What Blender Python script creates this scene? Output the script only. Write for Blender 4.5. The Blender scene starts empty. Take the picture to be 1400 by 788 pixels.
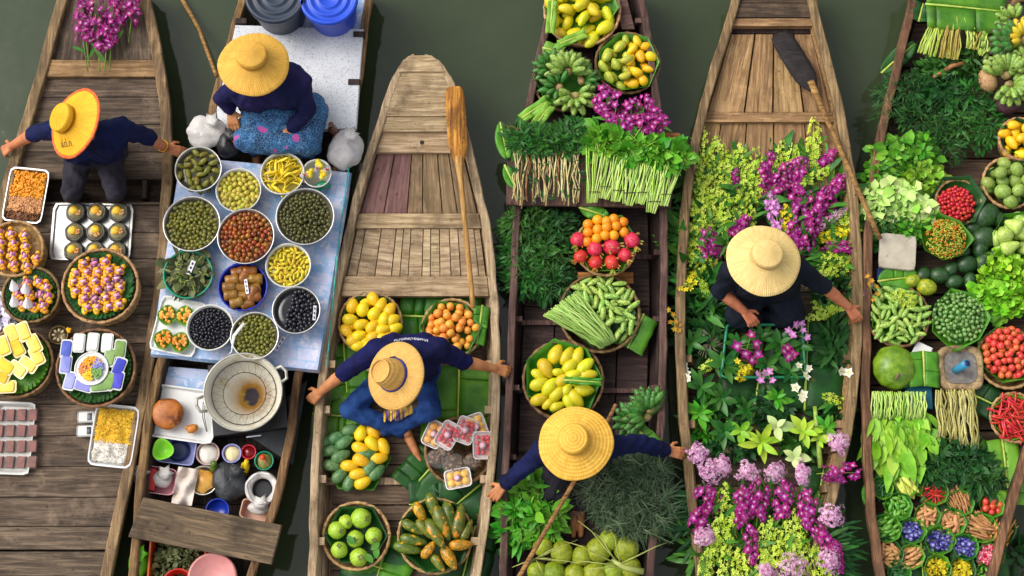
import bpy, bmesh, math, random
import numpy as np
from mathutils import Vector, Matrix, Euler, Quaternion, noise
random.seed(11); rs = np.random.RandomState(5)
sc = bpy.context.scene; COL = sc.collection
pi = math.pi
# ---------------------------------------------------------------- camera, sky, sun, exposure
T = math.radians(13.0); FPX = 2200.0
CL = Vector((0, -11*math.sin(T), 11*math.cos(T)+0.30))
cd = bpy.data.cameras.new('camera'); cd.sensor_width = 36; cd.lens = FPX/1400*36; cd.clip_end = 1000; cd.clip_start = .1
cam = bpy.data.objects.new('camera', cd); COL.objects.link(cam)
cam.location = CL; cam.rotation_euler = (T, 0, 0); sc.camera = cam
world = bpy.data.worlds.new('World'); sc.world = world; world.use_nodes = True
wn = world.node_tree; wn.nodes.clear()
SUN_EL, SUN_AZ = math.radians(47), math.radians(-68)      # azimuth from +Y (top of the picture), towards -X
sky = wn.nodes.new('ShaderNodeTexSky'); sky.sky_type = 'NISHITA'; sky.sun_disc = False
sky.sun_elevation = SUN_EL; sky.sun_rotation = SUN_AZ; sky.air_density = 1.0; sky.dust_density = 4.0
hs = wn.nodes.new('ShaderNodeHueSaturation'); hs.inputs['Saturation'].default_value = .22
bg = wn.nodes.new('ShaderNodeBackground'); bg.inputs['Strength'].default_value = .15
wo = wn.nodes.new('ShaderNodeOutputWorld')
wn.links.new(sky.outputs[0], hs.inputs['Color']); wn.links.new(hs.outputs[0], bg.inputs[0]); wn.links.new(bg.outputs[0], wo.inputs[0])
sl = bpy.data.lights.new('sun', 'SUN'); sl.energy = 1.0; sl.angle = math.radians(40); sl.color = (1, .93, .82)
so = bpy.data.objects.new('sun', sl); COL.objects.link(so)
sdir = Vector((math.sin(SUN_AZ)*math.cos(SUN_EL), math.cos(SUN_AZ)*math.cos(SUN_EL), math.sin(SUN_EL)))
so.rotation_euler = sdir.to_track_quat('Z', 'Y').to_euler(); so.location = sdir*30
vs = sc.view_settings; vs.view_transform = 'Standard'; vs.look = 'None'; vs.exposure = 0.55; vs.gamma = 1; vs.use_curve_mapping = False
# ---------------------------------------------------------------- where a sight line meets height z (used to lay the market out in metres)
_R = Matrix.Rotation(T, 3, 'X')
def P(px, py, z=0.0):
    d = _R @ Vector(((px-700)/FPX, (394-py)/FPX, -1.0))
    return CL + d*((z-CL.z)/d.z)
def S(py, z=0.0):                                            # metres per photo pixel there
    p = P(700, py, z) - CL
    return -(_R.inverted() @ p).z/FPX
def rnd(a, b): return random.uniform(a, b)
def lin(c):
    c = c/255.0
    return c/12.92 if c <= .04045 else ((c+.055)/1.055)**2.4
def C(r, g, b, k=1.0): return (lin(r)*k, lin(g)*k, lin(b)*k, 1)
# ---------------------------------------------------------------- objects
def link(o, name, parent=None):
    o.name = name; COL.objects.link(o)
    if parent is not None: o.parent = parent
    return o
def tag(o, label, cat, group=None, kind=None):
    o['label'] = label; o['category'] = cat
    if group: o['group'] = group
    if kind: o['kind'] = kind
    return o
def thing(name, label, cat, loc=(0, 0, 0), rz=0, group=None):
    o = bpy.data.objects.new(name, None); o.empty_display_size = .05
    COL.objects.link(o); o.location = loc; o.rotation_euler = (0, 0, rz)
    return tag(o, label, cat, group)
def dup(r, loc, rot=(0, 0, 0), label=None, scale=None, group=None):
    c = r.copy(); COL.objects.link(c); c.location = loc; c.rotation_euler = rot
    if scale is not None: c.scale = (scale,)*3 if not hasattr(scale, '__len__') else scale
    if label: c['label'] = label
    if group: c['group'] = group
    for ch in r.children:
        d = ch.copy(); COL.objects.link(d); d.parent = c
        for g in ch.children:
            e = g.copy(); COL.objects.link(e); e.parent = d
    return c
class Kind:                                                  # the first placing moves the prototype itself
    def __init__(s, fn): s.fn = fn; s.p = None; s.used = False
    def put(s, loc, rot=(0, 0, 0), label=None, scale=None, group=None):
        if not s.used:
            s.p = s.fn(); s.used = True; r = s.p
            r.location = loc; r.rotation_euler = rot
            if scale is not None: r.scale = (scale,)*3 if not hasattr(scale, '__len__') else scale
            if label: r['label'] = label
            if group: r['group'] = group
            return r
        return dup(s.p, loc, rot, label, scale, group)
# ---------------------------------------------------------------- mesh builder
class MB:
    def __init__(s): s.v = []; s.f = []; s.t = []; s.m = []
    def add(s, v, f, t=0.0, m=0):
        n = len(s.v); s.v.extend([tuple(x) for x in v])
        s.t.extend(t if hasattr(t, '__len__') else [t]*len(v))
        s.f.extend([tuple(i+n for i in q) for q in f]); s.m.extend([m]*len(f)); return s
    def box(s, c, sz, rz=0, t=0.0, m=0, top=1.0):
        x, y, z = sz[0]/2, sz[1]/2, sz[2]/2; M_ = Matrix.Rotation(rz, 3, 'Z') if not isinstance(rz, Matrix) else rz
        vs_ = [(-x, -y, -z), (x, -y, -z), (x, y, -z), (-x, y, -z), (-x*top, -y*top, z), (x*top, -y*top, z), (x*top, y*top, z), (-x*top, y*top, z)]
        return s.add([Vector(c)+M_ @ Vector(q) for q in vs_], [(3, 2, 1, 0), (4, 5, 6, 7), (0, 1, 5, 4), (1, 2, 6, 5), (2, 3, 7, 6), (3, 0, 4, 7)], t, m)
    def lathe(s, prof, n=24, c=(0, 0, 0), t=0.0, m=0, wob=None, M_=None, sq=(1, 1), caps=True):
        c = Vector(c); v = []; f = []
        for k, (r, z) in enumerate(prof):
            for i in range(n):
                a = 2*pi*i/n; rr = r*(wob(a, k, i) if wob else 1)
                q = Vector((rr*math.cos(a)*sq[0], rr*math.sin(a)*sq[1], z))
                v.append(c+(M_ @ q if M_ else q))
        for k in range(len(prof)-1):
            for i in range(n):
                j = (i+1) % n; f.append((k*n+i, k*n+j, (k+1)*n+j, (k+1)*n+i))
        if prof[0] == prof[-1]: caps = False
        if caps and prof[0][0] > 1e-4: f.append(tuple(range(n-1, -1, -1)))
        if caps and prof[-1][0] > 1e-4: f.append(tuple((len(prof)-1)*n+i for i in range(n)))
        return s.add(v, f, t, m)
    def rings(s, rings, t=0.0, m=0, close=True, cap=True):   # loft through rings of equal length
        n = len(rings[0]); v = [q for r in rings for q in r]; f = []
        for k in range(len(rings)-1):
            for i in range(n if close else n-1):
                j = (i+1) % n; f.append((k*n+i, k*n+j, (k+1)*n+j, (k+1)*n+i))
        if cap and close: f.append(tuple(range(n-1, -1, -1))); f.append(tuple((len(rings)-1)*n+i for i in range(n)))
        return s.add(v, f, t, m)
    def tube(s, path, r, n=6, t=0.0, m=0, flat=1.0):
        path = [Vector(p) for p in path]; R = r if hasattr(r, '__len__') else [r]*len(path)
        rings = []; up = Vector((0, 0, 1))
        for i, p in enumerate(path):
            d = (path[min(i+1, len(path)-1)]-path[max(i-1, 0)]).normalized()
            x = d.cross(up)
            if x.length < .05: x = d.cross(Vector((0, 1, 0)))
            x.normalize(); y = x.cross(d).normalized()
            rings.append([p+(x*math.cos(2*pi*k/n)+y*math.sin(2*pi*k/n)*flat)*R[i] for k in range(n)])
        return s.rings(rings, t, m)
    def ell(s, c, r, nu=8, nv=6, M_=None, t=0.0, m=0, jit=0.0):
        r = r if hasattr(r, '__len__') else (r, r, r); c = Vector(c); v = []; f = []
        v.append(c+(M_ @ Vector((0, 0, -r[2])) if M_ else Vector((0, 0, -r[2]))))
        for k in range(1, nv):
            b = -pi/2+pi*k/nv
            for i in range(nu):
                a = 2*pi*i/nu; q = Vector((r[0]*math.cos(a)*math.cos(b), r[1]*math.sin(a)*math.cos(b), r[2]*math.sin(b)))*(1+rnd(-jit, jit))
                v.append(c+(M_ @ q if M_ else q))
        v.append(c+(M_ @ Vector((0, 0, r[2])) if M_ else Vector((0, 0, r[2])))); L = len(v)-1
        for i in range(nu):
            j = (i+1) % nu; f.append((0, 1+j, 1+i)); f.append((L, 1+(nv-2)*nu+i, 1+(nv-2)*nu+j))
            for k in range(nv-2): f.append((1+k*nu+i, 1+k*nu+j, 1+(k+1)*nu+j, 1+(k+1)*nu+i))
        return s.add(v, f, t, m)
    def scat(s, base, mats, tints, m=0):                      # copies of (verts, faces) under 4x4 matrices
        bv, bf = base[0], base[1]; bt = base[2] if len(base) > 2 else None
        bv = np.array([tuple(q)+(1,) for q in bv])
        for M_, t in zip(mats, tints):
            w = (np.array(M_) @ bv.T).T[:, :3]
            s.add(w.tolist(), bf, bt if bt is not None else t, m)
        return s
    def mesh(s, name, mat, smooth=True):
        me = bpy.data.meshes.new(name); me.from_pydata(s.v, [], s.f)
        mats = mat if isinstance(mat, (list, tuple)) else [mat]
        for q in mats: me.materials.append(q)
        if len(mats) > 1: me.polygons.foreach_set('material_index', s.m)
        if any(s.t):
            a = me.attributes.new('tint', 'FLOAT', 'POINT'); a.data.foreach_set('value', np.array(s.t, dtype=np.float32))
        if smooth: me.polygons.foreach_set('use_smooth', [True]*len(s.f))
        me.update(); return me
    def obj(s, name, mat, parent=None, smooth=True, loc=(0, 0, 0), rot=(0, 0, 0)):
        o = bpy.data.objects.new(name, s.mesh(name, mat, smooth)); o.location = loc; o.rotation_euler = rot
        return link(o, name, parent)
def arr(mb): return (mb.v, mb.f, mb.t if any(mb.t) else None) if any(mb.t) else (mb.v, mb.f)
def inst(me, name, loc, rot=(0, 0, 0), scale=1, parent=None):
    o = bpy.data.objects.new(name, me); o.location = loc; o.rotation_euler = rot
    o.scale = scale if hasattr(scale, '__len__') else (scale,)*3
    return link(o, name, parent)
def TRS(loc, rot=(0, 0, 0), sc_=1):
    sc_ = sc_ if hasattr(sc_, '__len__') else (sc_,)*3
    return Matrix.LocRotScale(Vector(loc), Euler(rot) if not isinstance(rot, (Quaternion, Matrix)) else rot, Vector(sc_))
def rrot(tilt=pi): return (rnd(-tilt, tilt), rnd(-tilt, tilt), rnd(0, 2*pi))
GRID3 = (('top left', 'top middle', 'top right'), ('middle left', 'very centre', 'middle right'), ('bottom left', 'bottom middle', 'bottom right'))
CLOCK = ('three', 'two', 'one', 'twelve', 'eleven', 'ten', 'nine', 'eight', 'seven', 'six', 'five', 'four')
def clocklabels():                                           # neighbours in one heap are told apart by where in the heap they lie
    by = {}
    for o in COL.objects:
        if o.parent is None and 'group' in o and 'kind' not in o: by.setdefault((o['group'], o['label']), []).append(o)
    for (g, lb), os_ in by.items():
        if not 1 < len(os_) <= 62: continue
        cx = sum(o.location.x for o in os_)/len(os_); cy = sum(o.location.y for o in os_)/len(os_); rm = max(math.hypot(o.location.x-cx, o.location.y-cy) for o in os_)+1e-6; seen = {}
        for o in sorted(os_, key=lambda o: -math.hypot(o.location.x-cx, o.location.y-cy)):
            k = int(round(math.atan2(o.location.y-cy, o.location.x-cx)/(pi/6))) % 12; n = seen.get(k, 0); seen[k] = n+1
            r = math.hypot(o.location.x-cx, o.location.y-cy)/rm
            w = ', innermost one' if r < .2 and n else (', outermost at ', ', further in at ', ', third in at ', ', fourth in at ', ', fifth in at ', ', deep inside at ')[min(n, 5)]+CLOCK[k]+" o'clock"
            o['label'] = ' '.join(lb.split()[:11])+w
# ---------------------------------------------------------------- materials
def nodes(name):
    m = bpy.data.materials.new(name); m.use_nodes = True; nt = m.node_tree
    b = nt.nodes['Principled BSDF']; return m, nt, b
def N(nt, t, **kw):
    n = nt.nodes.new(t)
    for k, v in kw.items():
        if k in n.inputs: n.inputs[k].default_value = v
        else: setattr(n, k, v)
    return n
def mixc(nt, fac, a, b, blend='MIX'):
    n = nt.nodes.new('ShaderNodeMix'); n.data_type = 'RGBA'; n.blend_type = blend
    for s, v in ((n.inputs[0], fac), (n.inputs[6], a), (n.inputs[7], b)):
        if hasattr(v, 'is_output'): nt.links.new(v, s)
        else: s.default_value = v
    return n.outputs[2]
def math_(nt, op, a, b=0.0):
    n = nt.nodes.new('ShaderNodeMath'); n.operation = op
    for s, v in ((n.inputs[0], a), (n.inputs[1], b)):
        if hasattr(v, 'is_output'): nt.links.new(v, s)
        else: s.default_value = v
    return n.outputs[0]
def mrange(nt, v, a, b, c=0.0, d=1.0):
    n = nt.nodes.new('ShaderNodeMapRange'); nt.links.new(v, n.inputs[0])
    for i, q in enumerate((a, b, c, d)): n.inputs[i+1].default_value = q
    return n.outputs[0]
def coords(nt, stretch=(1, 1, 1), rand=True):
    tc = N(nt, 'ShaderNodeTexCoord'); oi = N(nt, 'ShaderNodeObjectInfo')
    v = tc.outputs['Object']
    if rand:
        a = nt.nodes.new('ShaderNodeVectorMath'); a.operation = 'ADD'; nt.links.new(v, a.inputs[0])
        nt.links.new(math_(nt, 'MULTIPLY', oi.outputs['Random'], 37.0), a.inputs[1]); v = a.outputs[0]
    mp = N(nt, 'ShaderNodeMapping'); mp.inputs['Scale'].default_value = stretch; nt.links.new(v, mp.inputs[0])
    return mp.outputs[0], oi.outputs['Random'], tc.outputs['Object']
def noise_(nt, vec, scale, detail=3, rough=.55, dist=0):
    n = N(nt, 'ShaderNodeTexNoise', Scale=scale, Detail=detail, Roughness=rough, Distortion=dist); nt.links.new(vec, n.inputs['Vector']); return n.outputs[0]
def finish(nt, b, color, rnd_out, var, bump=None, bstr=.2, bdist=.004, hue=.015):
    h = N(nt, 'ShaderNodeHueSaturation'); nt.links.new(color, h.inputs['Color'])
    nt.links.new(mrange(nt, rnd_out, 0, 1, 1-var, 1+var), h.inputs['Value'])
    fr = math_(nt, 'FRACT', math_(nt, 'MULTIPLY', rnd_out, 7.31))
    nt.links.new(mrange(nt, fr, 0, 1, .5-hue, .5+hue), h.inputs['Hue'])
    nt.links.new(h.outputs[0], b.inputs['Base Color'])
    if bump is not None:
        bp = N(nt, 'ShaderNodeBump', Strength=bstr, Distance=bdist); nt.links.new(bump, bp.inputs['Height']); nt.links.new(bp.outputs[0], b.inputs['Normal'])
def M(name, c1, c2=None, ns=15, rough=.5, ramp=(.38, .62), c3=None, spots=None, var=.1, hue=.012, bump=.15, bs=60, bd=.003, stretch=(1, 1, 1), spec=.5, metal=0, trans=0, coat=0, sss=0, alpha=1, detail=3, tp=1.0):
    m, nt, b = nodes(name); vec, rd, _ = coords(nt, stretch)
    if c3: spec = min(spec, .22)
    if c2: col = mixc(nt, mrange(nt, noise_(nt, vec, ns, detail), ramp[0], ramp[1]), c1, c2)
    else: col = mixc(nt, 0.0, c1, c1)
    if spots:                                               # (colour, scale, threshold)
        col = mixc(nt, mrange(nt, noise_(nt, vec, spots[1], 2), spots[2], spots[2]+.06), col, spots[0])
    if c3:                                                  # per-leaf / per-petal mix along the 'tint' attribute
        at = N(nt, 'ShaderNodeAttribute', attribute_name='tint'); col = mixc(nt, math_(nt, 'POWER', at.outputs['Fac'], tp), col, c3)
    bmp = noise_(nt, vec, bs, 3) if bump else None
    finish(nt, b, col, rd, var, bmp, bump, bd, hue)
    b.inputs['Roughness'].default_value = rough; b.inputs['Specular IOR Level'].default_value = spec
    b.inputs['Metallic'].default_value = metal; b.inputs['Transmission Weight'].default_value = trans
    b.inputs['Coat Weight'].default_value = coat; b.inputs['Alpha'].default_value = alpha
    if sss: b.inputs['Subsurface Weight'].default_value = sss; b.inputs['Subsurface Radius'].default_value = (.01, .006, .003)
    return m
def wood(name, dark, mid, light, axis=0, var=.16, stain=.5, rough=.75, sat=.02, wear=0):
    m, nt, b = nodes(name); st = [22, 22, 22]; st[axis] = 1.6
    vec, rd, obc = coords(nt, st); v2, _, _ = coords(nt, (1, 1, 1))
    g = noise_(nt, vec, 2.2, 6, .65, .6)
    col = mixc(nt, mrange(nt, g, .34, .56), dark, mid)
    col = mixc(nt, mrange(nt, g, .52, .72), col, light)
    st2 = [70, 70, 70]; st2[axis] = 2.0
    v3, _, _ = coords(nt, st2); fine = noise_(nt, v3, 2.0, 3, .6)
    col = mixc(nt, mrange(nt, fine, .60, .70, 0, .55), col, tuple(x*.35 for x in dark[:3])+(1,))
    s1 = noise_(nt, v2, 3.5, 5, .62)
    col = mixc(nt, mrange(nt, s1, .50, .66, 0, stain), col, tuple(x*.55 for x in dark[:3])+(1,))
    s2 = noise_(nt, v2, 21, 4, .6)
    col = mixc(nt, mrange(nt, s2, .64, .72, 0, .7), col, tuple(x*.4 for x in dark[:3])+(1,))
    s4 = noise_(nt, v2, 85, 2, .5); col = mixc(nt, mrange(nt, s4, .68, .73, 0, .75), col, tuple(x*.3 for x in dark[:3])+(1,))
    s3 = noise_(nt, v2, 5.3, 5, .65)
    col = mixc(nt, mrange(nt, s3, .56, .72, 0, .35+wear), col, tuple(min(1, x*1.35) for x in light[:3])+(1,))
    hgt = math_(nt, 'ADD', g, math_(nt, 'MULTIPLY', fine, -.7))
    finish(nt, b, col, rd, var, hgt, .55, .005, sat*.3)
    b.inputs['Roughness'].default_value = rough; b.inputs['Specular IOR Level'].default_value = .3
    return m
def leafmat(name, c1, c2, c3=None, band=210, rough=.42, var=.12, vein=.35, axis=1, sheen=.35):
    m, nt, b = nodes(name); vec, rd, ob = coords(nt, (1, 1, 1), False)
    v2, _, _ = coords(nt)
    col = mixc(nt, mrange(nt, noise_(nt, v2, 7, 4), .35, .65), c1, c2)
    w = N(nt, 'ShaderNodeTexWave', Scale=band/6.0, Distortion=.6, bands_direction='X'); w.inputs['Detail'].default_value = 1; nt.links.new(vec, w.inputs['Vector'])
    col = mixc(nt, mrange(nt, w.outputs['Fac'], .6, 1.0, 0, vein*.45), col, tuple(x*.6 for x in c1[:3])+(1,))
    if c3:
        at = N(nt, 'ShaderNodeAttribute', attribute_name='tint'); col = mixc(nt, at.outputs['Fac'], col, c3)
    sp = noise_(nt, v2, 14, 3)
    col = mixc(nt, mrange(nt, sp, .66, .76, 0, .5), col, C(120, 120, 40))
    finish(nt, b, col, rd, var, math_(nt, 'ADD', w.outputs['Fac'], noise_(nt, v2, 25, 2)), .28, .003, .012)
    b.inputs['Roughness'].default_value = rough; b.inputs['Specular IOR Level'].default_value = sheen
    return m
# ---------------------------------------------------------------- water
def water_mat():
    m, nt, b = nodes('canal_water')
    vec, rd, ob = coords(nt, (1, 1, 1), False)
    col = mixc(nt, mrange(nt, noise_(nt, vec, .9, 4), .3, .7), (.030, .044, .020, 1), (.046, .062, .030, 1))
    nt.links.new(col, b.inputs['Base Color'])
    st, _, _ = coords(nt, (1.0, 1.6, 1), False)
    h = math_(nt, 'ADD', noise_(nt, st, 2.4, 2, .45, .3), math_(nt, 'MULTIPLY', noise_(nt, st, 11, 2, .5, .2), .16))
    bp = N(nt, 'ShaderNodeBump', Strength=.10, Distance=.05); nt.links.new(h, bp.inputs['Height']); nt.links.new(bp.outputs[0], b.inputs['Normal'])
    b.inputs['Roughness'].default_value = .06; b.inputs['IOR'].default_value = 1.36; b.inputs['Specular IOR Level'].default_value = .6
    return m
w = MB(); g = 24
wp = [(-150+300*i/g, -150+300*j/g, 0) for j in range(g+1) for i in range(g+1)]
w.add(wp, [(j*(g+1)+i, j*(g+1)+i+1, (j+1)*(g+1)+i+1, (j+1)*(g+1)+i) for j in range(g) for i in range(g)])
wo_ = w.obj('water', water_mat()); wo_['kind'] = 'structure'; wo_['label'] = 'dark murky green canal water between the boats'
# ---------------------------------------------------------------- woods
WD1 = wood('dark_brown_deck_wood', C(58, 46, 37), C(98, 82, 66), C(128, 109, 90), 0, sat=.012, wear=.2)
WD1R = wood('olive_brown_rail_wood', C(84, 66, 44), C(128, 104, 72), C(166, 138, 98), 1)
WD1T = wood('tan_bench_wood', C(120, 92, 58), C(166, 132, 88), C(192, 158, 112), 0)
WD2R = wood('brown_edge_wood', C(82, 60, 38), C(130, 98, 62), C(172, 136, 90), 1)
WD2B = wood('weathered_bench_wood', C(66, 54, 40), C(104, 88, 66), C(140, 118, 88), 0, stain=.7)
WD2D = wood('blackened_wood', C(40, 34, 28), C(68, 58, 48), C(92, 80, 66), 1)
WD3 = wood('pale_tan_wood', C(128, 106, 80), C(182, 156, 122), C(208, 184, 150), 1, var=.12, stain=.75)
WD3X = wood('pale_tan_cross_wood', C(124, 102, 74), C(178, 152, 116), C(206, 182, 146), 0, var=.12, stain=.75)
WD3G = wood('grey_tan_wood', C(100, 80, 56), C(140, 114, 84), C(168, 142, 108), 0, var=.14)
WD3P = wood('mauve_painted_wood', C(92, 62, 58), C(126, 90, 86), C(142, 106, 100), 0, var=.06, stain=.3)
WD3D = wood('brown_floor_wood', C(62, 48, 38), C(96, 78, 62), C(122, 102, 82), 0)
WD4 = wood('dark_purple_brown_wood', C(36, 25, 23), C(60, 45, 41), C(84, 66, 58), 1)
WD4R = wood('dark_red_brown_rail_wood', C(62, 42, 38), C(98, 72, 64), C(126, 98, 86), 1)
WD4O = wood('orange_brown_board_wood', C(96, 54, 26), C(150, 92, 46), C(186, 126, 70), 0)
WD5 = wood('mid_brown_wood', C(104, 78, 50), C(156, 122, 82), C(188, 154, 108), 0)
WD5R = wood('brown_rail_wood', C(84, 66, 44), C(132, 106, 74), C(164, 136, 98), 1)
WD5D = wood('dark_beam_wood', C(44, 34, 26), C(76, 60, 46), C(106, 86, 66), 0)
WD6R = wood('reddish_rail_wood', C(70, 48, 32), C(114, 82, 56), C(148, 112, 78), 1)
PADL = wood('yellow_varnished_wood', C(110, 62, 22), C(184, 126, 50), C(214, 160, 78), 0, stain=.55)
PADD = wood('blackened_paddle_wood', C(22, 18, 18), C(38, 32, 32), C(56, 48, 46), 0)
POLE = wood('bamboo_pole_wood', C(96, 66, 36), C(150, 110, 62), C(180, 140, 88), 0)
DARK = M('dark_recess', C(26, 22, 20), C(38, 32, 28), 6, .8)
# ---------------------------------------------------------------- boats
class Boat:
    def __init__(s, label, L, R, zg, zf, hullm, railm, rw=.05, group=None, railn='gunwale', bump=.010, capw=0):
        s.zg, s.zf, s.rw = zg, zf, rw
        l = [P(x, y, zg) for x, y in L]; r = [P(x, y, zg) for x, y in R]
        s.l = sorted((p.y, p.x) for p in l); s.r = sorted((p.y, p.x) for p in r)
        s.y0 = max(s.l[0][0], s.r[0][0]); s.y1 = min(s.l[-1][0], s.r[-1][0])
        s.o = Vector(((s.l[0][1]+s.r[0][1])/2, (s.y0+s.y1)/2, 0))
        s.root = thing('boat', label, 'boat', s.o)
        ys = list(np.linspace(s.y0, s.y1, 44)); rings = []
        for y in ys:
            a, b = s.L(y), s.R(y); wd = b-a; f = min(1, wd/.5)
            q = [(a, zg-.012), (a+.03*f, .12), (a+.12*f, -.06), ((a+b)/2, -.14), (b-.12*f, -.06), (b-.03*f, .12), (b, zg-.012),
                 (b-rw*.8*f, zg-.014), (b-(rw+.05)*f, zf-.03), (a+(rw+.05)*f, zf-.03), (a+rw*.8*f, zg-.014)]
            rings.append([Vector((x, y, z))-s.o for x, z in q])
        MB().rings(rings).obj('hull', hullm, s.root, smooth=False)
        for sd in (0, 1):
            rg = []
            for k, y in enumerate(np.linspace(s.y0, s.y1, 90)):
                e = (s.L(y), s.R(y))[sd]; sg = (1, -1)[sd]; j = noise.noise(Vector((e*3, y*6, sd*9+zg*40)))*bump
                f = min(1, (s.R(y)-s.L(y))/.4); a = e-sg*(.010-j); b = e+sg*(rw*f+j*.6); zt = zg+.014+j*.4
                rg.append([Vector((a, y, zg-.035))-s.o, Vector((a, y, zt-.006))-s.o, Vector((a+sg*.007, y, zt))-s.o, Vector((b-sg*.007, y, zt))-s.o, Vector((b, y, zt-.006))-s.o, Vector((b, y, zg-.035))-s.o])
            MB().rings(rg).obj(railn, railm, s.root, smooth=False)
    def sm(s, t, y):
        ys = [q[0] for q in t]; xs = [q[1] for q in t]
        return sum(float(np.interp(y+d, ys, xs))*k for d, k in ((-.12, .2), (0, .6), (.12, .2)))
    def L(s, y): return s.sm(s.l, y)
    def R(s, y): return s.sm(s.r, y)
    def plank(s, c4, z, mat, name='deck_plank', th=.028, label=None, world=False, root=None):
        q = [Vector(c) if world else P(c[0], c[1], z if len(c) < 3 else c[2]) for c in c4]  # q0->q1 runs along the grain
        rt = root or s.root; o = Vector(rt.location)
        m0 = (q[0]+q[3])/2; m1 = (q[1]+q[2])/2; ctr = (m0+m1)/2; d = m1-m0; az = math.atan2(d.y, d.x)
        Rm = Matrix.Rotation(-az, 3, 'Z'); lc = [Rm @ (p-ctr) for p in q]
        if (lc[1]-lc[0]).cross(lc[3]-lc[0]).z < 0: lc = [lc[3], lc[2], lc[1], lc[0]]
        cc = sum(lc, Vector())/4; e = .004; jj = rnd(-.002, .002)
        ins = [p+(cc-p).normalized()*e*1.4 for p in lc]
        b = MB(); zz = Vector((0, 0, 1))
        v = [p-zz*th for p in lc]+[p-zz*e+zz*jj for p in lc]+[p+zz*jj for p in ins]
        f = [(3, 2, 1, 0), (8, 9, 10, 11)]+[(i, (i+1) % 4, 4+(i+1) % 4, 4+i) for i in range(4)]+[(4+i, 4+(i+1) % 4, 8+(i+1) % 4, 8+i) for i in range(4)]
        b.add(v, f); ob = b.obj(name, mat, rt, False, ctr-o, (0, 0, az))
        if label: ob['label'] = label
        return ob
    def row(s, py0, py1, z, mat, ins=.06, gap=.004, name='deck_plank', th=.028, label=None):
        ya, yb = P(700, py0, z).y-gap/2, P(700, py1, z).y+gap/2
        return s.plank([(s.L(ya)+ins, ya, z), (s.R(ya)-ins, ya, z), (s.R(yb)-ins, yb, z), (s.L(yb)+ins, yb, z)], z, mat, name, th, label, True)
    def cols(s, py0, py1, z, mats, fr, ins=.06, gap=.006, name='deck_plank'):   # planks running along the boat, split at fractions fr
        ya, yb = P(700, py0, z).y, P(700, py1, z).y
        X = lambda y, f: s.L(y)+ins+(s.R(y)-s.L(y)-2*ins)*f
        for k in range(len(fr)-1):
            g = gap/2
            s.plank([(X(yb, fr[k])+g, yb, z), (X(ya, fr[k])+g, ya, z), (X(ya, fr[k+1])-g, ya, z), (X(yb, fr[k+1])-g, yb, z)], z+rnd(-.002, .002), mats[k % len(mats)], name, .025, None, True)
    def cross(s, py, wpx, z, mat, name='rib', th=.05, ins=.045, label=None):
        return s.row(py-wpx/2, py+wpx/2, z, mat, ins, 0, name, th, label)
    def ribs(s, pys, z0, mat, wd=.035, zt=None, arm=.08):      # a rib: a pair of upright timbers joined by a low cross bar
        zt = zt or s.zg-.03
        for py in pys:
            y = P(700, py, zt).y; b = MB(); a, c = s.L(y), s.R(y)
            b.box((a+s.rw+.02, y, (zt+z0)/2), (.045, wd, zt-z0)); b.box((c-s.rw-.02, y, (zt+z0)/2), (.045, wd, zt-z0))
            b.box(((a+c)/2, y, z0+.012), (c-a-2*s.rw-.085, wd*.9, .03))
            for k in range(len(b.v)): b.v[k] = tuple(Vector(b.v[k])-s.o)
            b.obj('rib', mat, s.root, False)
boat1 = Boat('wide dark brown boat at far left with sweets in baskets on its plank deck',
  [(86, -30), (80, 0), (60, 70), (40, 140), (16, 215), (-2, 280), (-30, 400), (-45, 560), (-40, 700), (-30, 840)],
  [(198, -30), (204, 0), (218, 60), (229, 130), (234, 190), (234, 250), (230, 330), (222, 410), (210, 490), (196, 570), (176, 670), (150, 790), (140, 840)], .335, .14, WD1, WD1R, .065)
B = boat1; z = .30
B.cols(-30, 82, z, [WD1, WD1], [0, .36, 1.0])
B.row(82, 105, z+.035, WD1T, .05, 0, 'bench_plank', .04, 'pale tan bench plank below the orchids')
for a, b in ((106, 133), (133, 170), (170, 208), (208, 245)): B.row(a, b, z, WD1)
B.row(276, 280, z, WD1)
for a, b in ((281, 318), (318, 354), (354, 392), (392, 430), (430, 470), (470, 512), (512, 553), (553, 596), (596, 638), (638, 680), (680, 720), (720, 752), (754, 788), (788, 840)): B.row(a, b, z, WD1)
def pt(x, y, zz): return tuple(P(x, y, zz))
for px in (34, 200):                                          # posts in the well
    p = P(px, 262, .24); MB().box((0, 0, 0), (.03, .13, .12)).obj('frame_post', WD4, B.root, False, p-B.o)

boat2 = Boat('narrow boat of a food seller with bowls of pickles in front of a straw-hatted seller',
  [(334, -30), (328, 0), (303, 90), (284, 165), (268, 240), (252, 340), (236, 430), (212, 510), (196, 590), (186, 680), (178, 790), (174, 840)],
  [(512, -30), (507, 0), (496, 90), (482, 170), (458, 250), (438, 350), (424, 430), (412, 510), (400, 600), (380, 690), (352, 770), (330, 840)], .36, .10, WD2D, WD2R, .045)
B = boat2
for x, y in ((491, 48), (484, 113), (330, 30)):
    MB().box((0, 0, 0), (.09, .045, .04), 0, 0, 0, .85).obj('peg', WD4, B.root, False, P(x, y, .392)-B.o)
bench2 = B.plank([(196, 680), (385, 718), (371, 772), (175, 734)], .42, WD2B, 'bench_plank', .045, 'weathered bench plank laid across the hull')
B.row(480, 500, .13, WD2D); B.row(500, 640, .11, WD2D)
for a, b in ((640, 690), (690, 740), (740, 790), (790, 835)): B.row(a, b, .12, WD2D, .08)
B.row(738, 790, .2, WD2R, .02, 0, 'stern_board', .03) if 0 else None

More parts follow.
